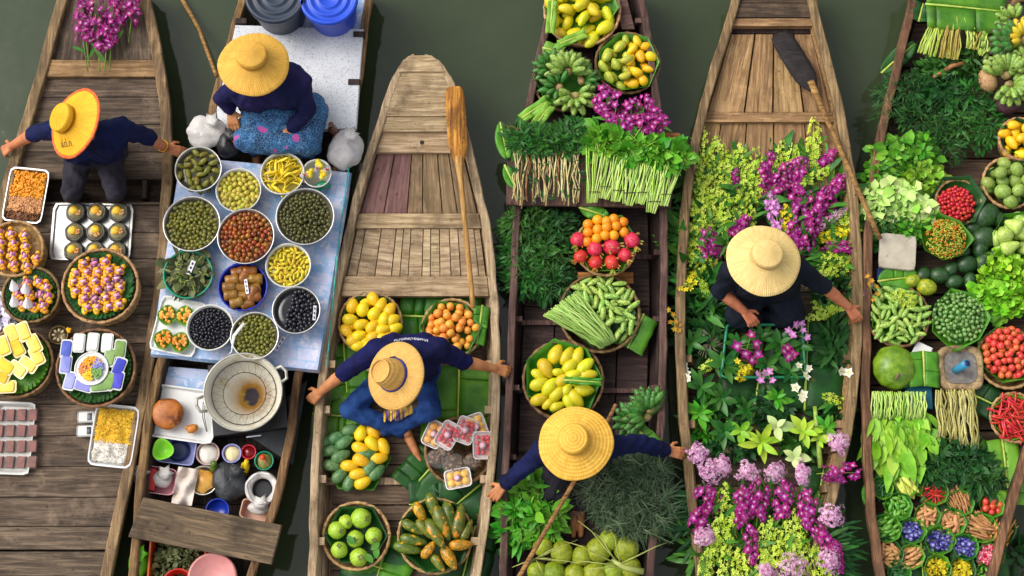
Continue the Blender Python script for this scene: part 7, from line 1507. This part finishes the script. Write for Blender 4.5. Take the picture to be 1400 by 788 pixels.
# ================================================================ far right boat
F6 = .18
for a, b, w, z, lb, mt, e in (((1266, 6), (1374, 16), 70, .42, 'large glossy banana leaf at the top of the far right boat', LEAF, 'cut'), ((1256, 30), (1262, 5), 30, .34, 'dark leaf at the top of the left rail', LEAFD, 'cut'), ((1262, 480), (1264, 528), 42, .36, 'folded banana leaf between the green melon and the mortar', LEAF, 'cut'), ((1196, 640), (1290, 655), 60, .24, 'banana leaf under the spinach bundle', LEAF, 'cut'), ((1330, 620), (1398, 660), 50, .25, 'banana leaf right of the dark herbs', LEAF, 'cut'), ((1370, 600), (1380, 690), 46, .26, 'light banana leaf by the lower right rail', LEAFL, 'cut'), ((1330, 540), (1372, 560), 46, .28, 'dark leaf between the mortar and the red chillies', LEAFD, 'cut'), ((1258, 735), (1262, 790), 60, .24, 'banana leaf under the small leaf bowls', LEAFD, 'cut'), ((1210, 700), (1230, 790), 60, .225, 'dark banana leaf under the bowls at left', LEAFD, 'cut'), ((1330, 700), (1340, 790), 80, .23, 'banana leaf under the bowls at right', LEAFD, 'cut'), ((1270, 660), (1330, 700), 60, .235, 'banana leaf under the brown root bowls', LEAFD, 'cut'), ((1200, 385), (1252, 378), 40, .33, 'banana leaf behind the cucumber basket', LEAF, 'whole'), ((1350, 415), (1352, 440), 40, .34, 'leaf right of the tiny green eggplants', LEAF, 'whole'), ((1190, 655), (1186, 690), 20, .26, 'small leaf by the lower left rail', LEAF, 'whole'), ((1205, 100), (1250, 60), 26, .3, 'leaf lying by the left rail above the herbs', LEAFD, 'whole')): bleaf(a, b, w, z, lb, mt, e, slits=2)
RSTK = M('reddish_stalk', C(140, 96, 48), C(176, 150, 70), 9, .5, c3=C(170, 170, 80), var=.15, bump=0); YSTK = M('yellow_green_stalk', C(138, 170, 36), C(170, 196, 66), 9, .5, c3=C(196, 206, 120), var=.12, bump=0)
for k, (t, b_, n, mt, w_) in enumerate(((((1280, 14), (1294, 12)), ((1254, 72), (1278, 78)), 20, YSTK, 'yellow green stalk bundle at the left'), (((1296, 10), (1316, 8)), ((1284, 78), (1310, 82)), 24, RSTK, 'reddish stalk bundle in the middle'), (((1316, 16), (1328, 14)), ((1322, 66), (1332, 68)), 14, YSTK, 'bright upright stalk bundle'), (((1332, 34), (1346, 38)), ((1322, 64), (1334, 68)), 12, RSTK, 'short reddish stalk bundle'), (((1344, 42), (1352, 44)), ((1336, 74), (1344, 76)), 9, YSTK, 'short yellow green stalk bundle at right'))): tubebundle('stalk_bundle', w_+' near the top of the right boat', None, t, b_, .40, n, .0055, mt, 'stalk', arch=.03, jit=.012)
for k, (x, y, rx, ry, bs, sz, mt, n, w_) in enumerate(((1326, 72, 22, 16, [LBN], .06, HERB, 150, 'green leaves below the upright stalks'), (1290, 92, 34, 18, [LBN, CURLY], .05, HERB, 240, 'dark leaves below the reddish stalks'), (1240, 122, 36, 26, [LBN, BLD], .05, HERBD, 420, 'dark green herb heap by the left rail'), (1284, 128, 34, 30, [LB, LBN], .055, HERBD, 420, 'dark green herb heap in the middle'), (1326, 130, 30, 34, [LBN, BLD], .05, HERB, 400, 'dark herb heap left of the bananas'), (1264, 162, 40, 24, [LBN, BLD], .05, HERBD, 420, 'deep green herb heap below the first'), (1312, 170, 36, 30, [BLD, LBN], .045, HERB, 460, 'fine green herb heap right of centre'), (1346, 168, 22, 34, [BLD, LBN], .045, HERB, 380, 'fine green herb heap at the right side'), (1290, 196, 36, 24, [BLD, LBN], .045, HERBD, 380, 'fine dark herb heap at the bottom'), (1216, 148, 18, 22, [BLD], .06, HERBD, 160, 'wispy herbs over the left rail'),
   (1222, 210, 26, 22, [LB, LBR], .05, HERBM, 260, 'bright green leaf heap by the left rail'), (1258, 208, 24, 22, [LB, LBR], .05, HERBM, 260, 'bright green leaf heap in the middle'), (1206, 236, 16, 18, [LB, CURLY], .05, HERBM, 160, 'bright green leaves over the left rail'), (1262, 244, 26, 22, [CURLY, LB], .05, HERBL, 260, 'curly green leaves above the red berries'), (1206, 300, 22, 28, [CURLY, LB], .05, HERB, 260, 'dark lettuce leaves by the left rail'), (1250, 312, 26, 16, [CURLY, LB], .05, HERBM, 200, 'green lettuce leaves above the square board'))): clump('herb_heap', w_, 'herbs', None, x, y, rx, ry, .24, .15, n, bs, sz, mt, (0, -.1, .3), 1.0, .8, (0, .75), (24, .09, STEMD, .002))
b = MB(); b.tube([P(1276, 106, .36)-P(1300, 92, .36), Vector((0, 0, .02)), P(1318, 86, .38)-P(1300, 92, .36)], [.012, .016, .014], 6); tag(b.obj('root_bundle', ROOT, None, True, P(1300, 92, .36)), 'pale root ends tucked between the dark herb heaps', 'roots')
for x, y, rx, ry, w_ in ((1214, 266, 24, 22, 'upper left'), (1206, 282, 20, 16, 'lower left'), (1240, 276, 24, 20, 'right'), (1252, 288, 26, 14, 'lower right')):
    clump('lettuce', 'pale cream green lettuce by the left rail, %s head' % w_, 'lettuce', 'pale lettuce heads', x, y, rx, ry, .28, .12, 230, [LBR, CURLY, CURLY], .062, LETT, (.5, -.3, .2), .7, .7, (0, .9))
tarom = M('brown_taro_skin', C(150, 110, 74), C(190, 150, 104), 14, .7, var=.05, bump=.3); purm = M('dark_purple_skin', C(64, 34, 44), C(90, 54, 60), 9, .5, bump=.1)
TAR = [fruit(egg(.74, .1, 9), 10, .02, 1, .04, name='taro', mat=tarom)]; PUR = [fruit(egg(.8, .05, 9), 12, 0, 1, .03, name='purple_fruit', mat=purm)]
place(TAR, 'taro', 'tan brown taro between the herbs and the bananas', 'taro', None, 1350, 110, .36, 34, 110); place(PUR, 'purple_fruit', 'dark purple fruit right of the fine herbs', 'fruit', None, 1378, 144, .30, 34, 0); place(PUR, 'purple_fruit', 'dark purple fruit at the right edge below the bananas', 'fruit', None, 1400, 128, .30, 30, 40)
for px, py, z, L, n, ang, spr, mt, lb in ((1374, 104, .38, 34, 9, 100, 2.4, BANANA, 'pale green banana hand above the purple fruit'), (1378, 118, .36, 32, 8, -60, 2.6, BANANA, 'lower pale green banana hand'), (1386, 62, .38, 36, 7, 170, 1.8, BANAND, 'deep green banana hand under the big leaf'), (1398, 56, .40, 28, 6, 150, 2.0, BANANY, 'yellow banana hand at the right edge'), (1384, 34, .38, 26, 6, 140, 2.4, BANANA, 'small banana hand by the top right bowl'), (1352, 62, .34, 22, 5, 190, 2.0, BANANA, 'pale bananas below the stalk bundles'), (1400, 90, .36, 30, 7, 160, 2.6, BANANA, 'banana hand cut by the right edge')): bananas(px, py, z, L, n, ang, spr, mt, lb, None)
place(BANM[BANANY.name], 'loose_banana', 'single yellow banana lying below the stalk bundles', 'banana', None, 1360, 66, .40, 26, -40)
o, R, c = dish(1402, 14, 22, .3, .10, 'dark clay bowl with brown rim at the top right corner', M('brown_clay', C(110, 78, 50), C(140, 100, 66), 12, .6), 'bowl', 'bowl', .7, .03); disc(c, R*.8, .36, M('dark_bowl_glaze', C(40, 56, 60), C(56, 72, 74), 8, .3), 'glaze', 'dark blue green inside of the clay bowl', 'bowl')
rt, R, c = basket(1396, 190, 30, F6, .18, 'wicker basket of yellow mangoes at the right edge', WEAVE); liner(1396, 190, 28, F6+.175, 'leaf lining of the right edge mango basket', LEAFD)
heap(MANGOY, 'mango', 'yellow mango in the basket at right edge', 'mango', 'mangoes at the right edge', c, R*.82, F6+.19, 14*S(190, .35), 20*S(190, .35), .04, 30, .4)
rt, R, c = basket(1380, 250, 36, F6, .17, 'wicker basket of dull green fruits below the right edge mangoes', WEAVE)
GF = ball_me(M('dull_green_fruit', C(110, 140, 50), C(150, 170, 80), 9, .45, spots=(C(90, 100, 50), 60, .7), var=.1), 'green_fruit', .88, 12, 9, .02)
liner(1380, 250, 33, F6+.16, 'leaf lining of the dull green fruit basket', LEAFD); heap(GF, 'green_fruit', 'dull green fruit in basket below the right edge mangoes', 'fruit', 'dull green fruits', c, R*.8, F6+.18, 17*S(250, .34), 21*S(250, .34), .04, 30, .6)
liner(1388, 322, 34, F6+.16, 'leaf bowl of pale rose apples at the right edge', LEAF, n=6, rough_=.1, up=.04); RA = [fruit([(-.5, .06), (-.42, .14), (-.2, .26), (.1, .42), (.3, .46), (.44, .36), (.5, .1)], 12, 0, 1, .01, .03, 'rose_apple', M('pale_green_rose_apple', C(150, 184, 70), C(184, 206, 110), 8, .35, var=.06))]
heap(RA, 'rose_apple', 'pale green rose apple in leaf bowl at right edge', 'rose apple', 'rose apples', P(1388, 322, F6+.18), .13, F6+.19, .085, .12, .04, 26, .7)
# red berries and flower mix
rt, R, c = basket(1311, 276, 32, F6, .15, 'small basket of bright red berries in a leaf', WEAVE); liner(1308, 274, 37, F6+.16, 'pale edged leaf folded round the red berries', LEAFD, n=6, rough_=.1, up=.045)
REDB = ball_me(M('red_berry', C(170, 22, 26), C(200, 44, 40), 9, .3, var=.14, hue=.01, bump=0), 'red_berry', 1.0, 8, 7)
heap(REDB, 'red_berry', 'tiny bright red berry in the leaf lined basket', 'berry', 'red berries', P(1307, 280, F6+.17), 25*S(280, .35), F6+.165, 4.6*S(280, .35), 5.8*S(280, .35), .05, 120, under=True, tries=3000)
liner(1293, 328, 36, F6+.19, 'wide torn leaf bowl under the orange and green petals', LEAF, n=7, rough_=.2, up=.03)
b = MB(); c0 = P(1293, 327, F6+.20)
for k in range(520):
    a, r = rnd(0, 6.28), .138*math.sqrt(random.random()); b.box((r*math.cos(a), r*math.sin(a), .045*(1-(r/.138)**2)+rnd(-.006, .01)), (.020*rnd(.6, 1.2), .007, .007), Euler(rrot(.8)).to_matrix(), 1.0 if random.random() < .28+.3*noise.noise(Vector((math.cos(a)*r*20, math.sin(a)*r*20, 1))) else rnd(0, .15))
tag(b.obj('petal_mix', M('green_yellow_petals', C(140, 160, 40), C(190, 190, 80), 60, .5, c3=C(214, 110, 36), var=.1, bump=0), None, True, c0), 'mound of mixed orange and yellow green buds in the torn leaf bowl', 'flowers', None, 'stuff')
AVO = ball_me(M('dark_green_avocado', C(26, 54, 26), C(46, 80, 36), 12, .4, var=.15, bump=.2), 'avocado', .8, 12, 9, .02)
for x, y, L, a in ((1346, 296, 44, 30), (1344, 326, 40, 20), (1322, 362, 32, 10), (1344, 358, 30, 60), (1285, 377, 30, 0), (1262, 376, 26, 40), (1305, 386, 26, 10), (1340, 340, 28, 70), (1352, 378, 28, 20), (1330, 312, 26, 0), (1365, 300, 28, -30), (1315, 344, 24, 0), (1300, 368, 24, 50), (1360, 350, 24, 0), (1326, 384, 24, 80)): place(AVO, 'avocado', 'dark green avocado heaped between the leaf bowls', 'avocado', 'dark avocados', x, y, .30, L, a)
YM = ball_me(M('mottled_melon', C(110, 140, 24), C(176, 170, 40), 7, .4, (.4, .6), var=.1), 'small_melon', .84, 12, 9, .01)
place(YM, 'small_melon', 'small mottled yellow green melon behind the cucumber basket, left one', 'melon', None, 1248, 384, .33, 22, 20); place(YM, 'small_melon', 'larger mottled yellow green melon behind the cucumber basket, right one', 'melon', None, 1267, 393, .33, 28, -10)
bd = thing('chopping_board', 'pale square chopping board beside the paddle end', 'board', P(1226, 346, .33)); b = MB(); b.lathe([(.96, 0), (1, .006), (1, .034), (.97, .04), (.001, .04)], 32, wob=lambda a, k, i: rrect(.124, .124, 12)(a)); b.obj('block', M('pale_grey_board', C(160, 150, 132), C(186, 176, 158), 7, .7, spots=(C(130, 118, 100), 40, .66), var=.02), bd, False, (0, 0, 0), (0, 0, -.1))
prism([(1200, 366), (1256, 372), (1250, 384), (1198, 382)], .30, .04, NAVYP, 'blue_cloth', 'dark blue cloth under the square board', 'cloth')
for x, y, rx, ry, w_ in ((1378, 372, 36, 28, 'upper'), (1372, 400, 34, 26, 'lower'), (1398, 390, 26, 36, 'right')): clump('curly_lettuce', 'bright frilly green lettuce above the tomatoes, %s head' % w_, 'lettuce', 'frilly lettuce heads', x, y, rx, ry, .29, .13, 420, [CURLY], .055, LETTG, (0, 0, .5), .7, .9, (0, .8))
rt, R, c = basket(1228, 432, 43, F6, .15, 'wicker basket of short green cucumbers by the left rail', WEAVED); liner(1228, 430, 41, F6+.145, 'leaf lining of the left rail cucumber basket', LEAF, rough_=.05)
heap(CU, 'cucumber', 'short green cucumber in the basket by left rail', 'cucumber', 'cucumbers by the left rail', c, R*.9, F6+.16, 9.4*S(432, .33), 19*S(432, .33), .05, 75, .3)
for k in range(2): spray(((1216, 400), (1246, 404))[k], ((1256, 412), (1240, 424))[k], .40, .38, 22, 'yellow', 'pale yellow flower spray lying on the cucumber basket, %s one' % ('upper', 'lower')[k], None, head=.9, leaves=0)
liner(1311, 436, 44, F6+.17, 'torn leaf bowl of tiny green eggplants', LEAF, n=7, rough_=.16, up=.035)
EGP = ball_me(M('tiny_green_eggplant', C(70, 120, 50), C(140, 176, 100), 9, .35, var=.2, bump=0), 'tiny_eggplant', 1.0, 7, 6)
heap(EGP, 'tiny_eggplant', 'tiny round green eggplant in the torn leaf bowl', 'eggplant', 'tiny eggplants', P(1311, 434, F6+.19), 35*S(434, .36), F6+.185, 5.4*S(434, .36), 5.6*S(434, .36), .06, 120, tries=2600); 
b = MB(); c0 = P(1311, 434, F6+.19)
for k in range(120): a, r = rnd(0, 6.28), .15*math.sqrt(random.random()); p = Vector((r*math.cos(a), r*math.sin(a), .05*(1-(r/.16)**2))); q = p+Vector((rnd(-.03, .03), rnd(-.03, .03), rnd(-.005, .01))); b.tube([p, q], .0018, 4)
tag(b.obj('eggplant_stems', STEM, None, True, c0), 'thin green stems among the tiny eggplants', 'stems', None, 'stuff')
rt, R, c = basket(1378, 490, 42, F6, .14, 'wicker basket of small red tomatoes at the right edge', WEAVE); liner(1374, 488, 40, F6+.135, 'leaf lining of the red tomato basket', LEAF, n=7, rough_=.1, up=.03)
TOM = ball_me(M('red_tomato', C(196, 52, 30), C(222, 104, 70), 6, .3, var=.12, hue=.015, bump=0), 'tomato', .96, 10, 8)
heap(TOM, 'tomato', 'small red tomato in the basket at right edge', 'tomato', 'small tomatoes', P(1380, 482, F6+.16), 34*S(482, .33), F6+.15, 8.2*S(482, .33), 10*S(482, .33), .05, 100)
PUMP = [fruit([(.5*math.sin(t*pi/2)*(1 if 1 else 0), max(.004, .56*math.cos(t*pi/2))) for t in np.linspace(-1, 1, 13)], 40, 0, 1, 0, 0, 'flesh', M('green_melon_rind', C(84, 122, 18), C(124, 156, 34), 6, .35, spots=(C(150, 176, 70), 30, .66), var=.03))]
pm = thing('melon', 'large round green melon by the left rail', 'melon', P(1223, 503, .32)); o = inst(PUMP[0], 'flesh', (0, 0, 0), (0, -1.15, .3), .275, pm); o.scale = (.25, .275, .275)
for v in PUMP[0].vertices: a = math.atan2(v.co.y, v.co.z); v.co.y *= 1+.025*math.cos(a*10); v.co.z *= 1+.025*math.cos(a*10)
b = MB(); b.tube([(0, -.045, .10), (-.01, -.075, .125), (-.03, -.105, .125)], [.012, .009, .011], 7); b.lathe([(.034, .112), (.02, .119), (.001, .12)], 12, (0, -.045, 0), caps=False); b.obj('stalk', M('dry_stalk', C(90, 84, 50), C(140, 130, 90), 20, .7), pm)
prism([(1240, 524), (1274, 526), (1276, 560), (1236, 556)], .30, .06, M('teal_blue_plastic', C(10, 84, 104), C(16, 96, 118), 6, .4, bump=0), 'blue_box', 'teal blue box in front of the green melon', 'box'); prism([(1254, 466), (1276, 476), (1270, 492), (1244, 488)], .31, .02, WPLAST, 'white_bag', 'white folded bag behind the banana leaf', 'bag')
mo = thing('mortar', 'squarish stone mortar holding a blue pestle', 'mortar', P(1307, 507, F6+.04)); f = rrect(.155, .155, 4.2); b = MB(); b.lathe([(.8, -.04), (.95, .02), (1.0, .10), (.97, .125), (.86, .13), (.72, .115), (.55, .09), (.001, .085)], 44, wob=lambda a, k, i: f(a)*(1+.012*math.sin(a*5))); b.obj('stone', M('pitted_tan_stone', C(124, 96, 68), C(176, 146, 108), 16, .8, spots=(C(90, 70, 50), 60, .62), var=.03, bump=.5, bs=60, bd=.01), mo)
b = MB(); b.lathe([(.72, .118), (.5, .112), (.001, .111)], 32, wob=lambda a, k, i: f(a)*.96, caps=False); b.obj('grey_paste', M('grey_powder', C(104, 98, 94), C(128, 122, 116), 30, .8, bump=.3), mo)
q = Vector((-.04, -.02, .115)); e = P(1322, 497, .48)-Vector(mo.location); b = MB(); b.tube([q, q.lerp(e, .5), e], [.024, .026, .028], 14); ps = thing('pestle', 'blue tube pestle leaning in the stone mortar', 'pestle', mo.location); b.obj('shaft', M('steel_blue_tube', C(36, 116, 156), C(50, 134, 172), 8, .4, bump=0), ps); b = MB(); d = (e-q).normalized(); b.tube([e, e+d*.002], [.020, .020], 14); b.obj('hollow_end', NAVYP, ps)
# spinach, stalks, chillies
for i in range(5):
    x = 1196+i*15; tubebundle('spinach_bunch', 'bunch of pale spinach stems hanging from the top, bright leaves below', 'spinach bunches', ((x-4, 536), (x+10, 536)), ((x-4, 572), (x+10, 574)), .37, 11, .0048, CEL, 'stalk', .33, .03, jit=.01)
    clump('spinach_leaves', 'smooth bright green leaves of a spinach bunch', 'vegetables', 'spinach leaves', x+1, 586+(6 if i in (1, 2, 3) else 0), 15, 34, .27, .09, 64, [leafbase(.34, .16, .3, 4), leafbase(.26, .2, .3, 4), LB], .135, LETTG if 0 else HERBL, (.1, -1, .1), .3, .35, (0, .5), ang=0)
for i in range(4):
    x = 1285+i*13; tubebundle('rooted_stalk_bunch', 'bunch of olive brown rooted stalks below the mortar', 'rooted stalk bunches', ((x-5, 534), (x+6, 534)), ((x-2+i*2, 598+i*5), (x+8+i*2, 598+i*5)), .36, 10, .0062, M('olive_brown_stalk_%s' % 'abcd'[i], C(124, 110, 44), C(160, 150, 76), 9, .55, c3=C(190, 184, 120), var=.2, bump=0), 'stalk', .33, .03, jit=.02)
for x, y, rx, ry, w_ in ((1290, 618, 28, 26, 'left'), (1320, 632, 34, 28, 'middle'), (1345, 650, 26, 24, 'right'), (1280, 640, 24, 18, 'lower left')): clump('dark_herbs', 'dark green herb leaves below the rooted stalks, %s part' % w_, 'herbs', 'dark herbs below the stalks', x, y, rx, ry, .25, .10, 300, [LBN, LB], .055, HERBD, (0, -.3, .2), .9, .8, (0, .7), (20, .1, STEMD, .002))
rt, R, c = basket(1388, 571, 34, F6, .13, 'round basket of thin red chillies at the right edge', WEAVE); liner(1388, 571, 33, F6+.125, 'leaf lining of the red chilli basket', LEAFL, rough_=.04)
CHM = M('red_chilli_skin', C(180, 18, 26), C(206, 40, 40), 9, .3, var=.12, hue=.01, bump=0); CHI = [fruit([(-.5, .02), (-.44, .055), (-.2, .06), (.1, .045), (.4, .022), (.5, .006)], 6, rnd(.05, .15), name='red_chilli', mat=CHM) for _ in range(3)]
heap(CHI, 'red_chilli', 'thin red chilli in the basket at right edge', 'chilli', 'red chillies in the basket', c, R*.8, F6+.145, 6.5*S(571, .32), 27*S(571, .32), .045, 80, .25, tries=2200)
# small leaf bowls
def leafbowl(px, py, rpx, label): return liner(px, py, rpx, F6+.10, label, random.choice((LEAF, LEAF, LEAFD)), n=8, rough_=.08, up=.012, depth=.045, inner=.66)
GPEP = [fruit([(-.5, .05), (-.4, .16), (-.1, .20), (.2, .16), (.5, .03)], 7, .06, name='green_pod', mat=M('green_pod_skin', C(70, 140, 30), C(120, 180, 70), 9, .35, var=.14, bump=0))]; YPEP = [fruit(egg(.36, .1, 8), 8, .05, name='pale_pepper', mat=M('pale_yellow_pepper', C(190, 200, 70), C(214, 218, 110), 8, .35, var=.08, bump=0))]
GAL = [fruit([(-.5, .08), (-.3, .17), (-.1, .14), (.1, .18), (.3, .13), (.5, .06)], 7, .08, 1, .1, name='tan_root', mat=M('tan_root_skin', C(170, 116, 66), C(206, 158, 104), 14, .6, var=.14, bump=.1))]; STK = [fruit([(-.5, .03), (-.3, .055), (.2, .06), (.5, .03)], 6, .03, 1, .06, name='brown_root', mat=M('brown_finger_root', C(150, 100, 54), C(190, 144, 90), 12, .6, var=.14, bump=0))]
OSTK = [fruit([(-.5, .03), (-.3, .055), (.2, .06), (.5, .03)], 6, .03, 1, .06, name='orange_root', mat=M('orange_finger_root', C(190, 120, 44), C(214, 156, 76), 12, .6, var=.14, bump=0))]; SHA = [fruit([(-.5, .02), (-.3, .2), (0, .30), (.25, .2), (.5, .02)], 9, 0, name='shallot', mat=M('pink_red_shallot', C(180, 26, 60), C(226, 180, 190), 7, .35, (.5, .62), var=.1, bump=0))]
BLUF = [mk(petals(3, .024, .55, .5, False), 'blue_flower', M('deep_blue_petal', C(36, 26, 130), C(56, 46, 160), 20, .6, c3=C(190, 190, 220), var=.15, bump=0))]; YEF = [mk(petals(4, .020, .5, .4, False), 'yellow_flower', M('yellow_petal', C(204, 180, 20), C(222, 200, 50), 20, .6, c3=C(150, 150, 40), var=.12, bump=0))]
GCH = [fruit([(-.5, .02), (-.44, .055), (-.2, .06), (.1, .045), (.4, .022), (.5, .006)], 6, .1, name='green_chilli', mat=M('green_chilli_skin', C(36, 96, 40), C(60, 124, 60), 9, .35, c3=None, var=.14, bump=0))]
for px, py, r, mes, nm, lw, sp, sz, dm, cap, dr in ((1206, 667, 15, GCH, 'green_chilli', 'thin green chilli', 4.5, 17, .02, 30, None), (1239, 664, 16, YPEP, 'pale_pepper', 'pale yellow pepper', 7, 19, .03, 16, -1.0), (1279, 674, 18, CHI, 'red_chilli', 'thin red chilli', 5, 17, .03, 34, None), (1228, 692, 19, GPEP, 'green_pod', 'green pod', 6, 13, .03, 34, None), (1313, 687, 18, STK, 'brown_root', 'slim brown finger root', 4.5, 24, .03, 26, -1.2), (1356, 690, 17, TOM, 'tomato', 'small red tomato', 8.5, 10, .03, 16, None), (1268, 705, 17, GAL, 'tan_root', 'stubby tan root', 6, 15, .03, 26, None), (1302, 715, 19, GAL, 'tan_root', 'stubby tan root', 6, 17, .03, 30, None), (1342, 722, 21, STK, 'brown_root', 'slim brown finger root', 4.6, 28, .03, 34, -.5), (1371, 725, 18, OSTK, 'orange_root', 'slim orange finger root', 4.6, 26, .03, 30, 1.1),
   (1213, 722, 20, GPEP, 'green_pod', 'green pod', 6.2, 14, .03, 34, .5), (1248, 726, 18, BLUF, 'blue_flower', 'deep blue pea flower', 4.4, 0, .03, 34, None), (1285, 740, 20, BLUF, 'blue_flower', 'deep blue pea flower', 4.4, 0, .03, 40, None), (1320, 748, 18, BLUF, 'blue_flower', 'deep blue pea flower', 4.4, 0, .03, 34, None), (1354, 761, 18, SHA, 'shallot', 'pink and white shallot', 7, 17, .03, 20, -.6), (1214, 757, 20, GAL, 'tan_root', 'stubby tan root', 6, 16, .03, 32, None), (1247, 761, 18, GAL, 'tan_root', 'stubby tan root', 6, 16, .03, 26, .4), (1282, 777, 19, YEF, 'yellow_flower', 'small yellow flower', 4.4, 0, .03, 34, None), (1316, 780, 19, YEF, 'yellow_flower', 'small yellow flower', 4.4, 0, .03, 34, None), (1229, 783, 17, GCH, 'green_chilli', 'thin green chilli', 4.5, 14, .02, 26, None), (1348, 785, 15, GPEP, 'green_pod', 'green pod', 5.5, 9, .02, 20, None)):
    where = {1206: 'by the dark herbs', 1239: 'below the spinach', 1279: 'under the dark herbs', 1228: 'below the pale peppers', 1313: 'left of the small tomatoes', 1356: 'by the right rail', 1268: 'under the red chillies', 1302: 'in the bowl middle', 1342: 'below the small tomatoes', 1371: 'against the right rail', 1213: 'against the left rail', 1248: 'left of three', 1285: 'middle of three', 1320: 'right of three', 1354: 'low at the right rail', 1214: 'low at the left rail', 1247: 'beside the low left bowl', 1282: 'bottom centre left', 1316: 'bottom centre right', 1229: 'bottom left', 1348: 'bottom right'}[px]
    s = S(py, F6+.1); leafbowl(px, py, r*1.08, 'round leaf bowl of %ss, %s' % (lw, where)); heap(mes, nm, '%s in the leaf bowl %s' % (lw, where), lw.split()[-1], lw+'s '+where, P(px, py, F6+.09), r*.78*s, F6+.075, sp*s, (sz*s if sz else 1.0), dm, cap, .3, dirn=dr, tries=500, under=True)
# floating weed beside the stern
clump('water_weed', 'dark weed floating in the water at the lower right', 'plant', None, 1392, 760, 18, 22, .01, .03, 60, [LB], .08, HERBD, (0, 0, .2), .9, .8, (0, .5))
clocklabels()
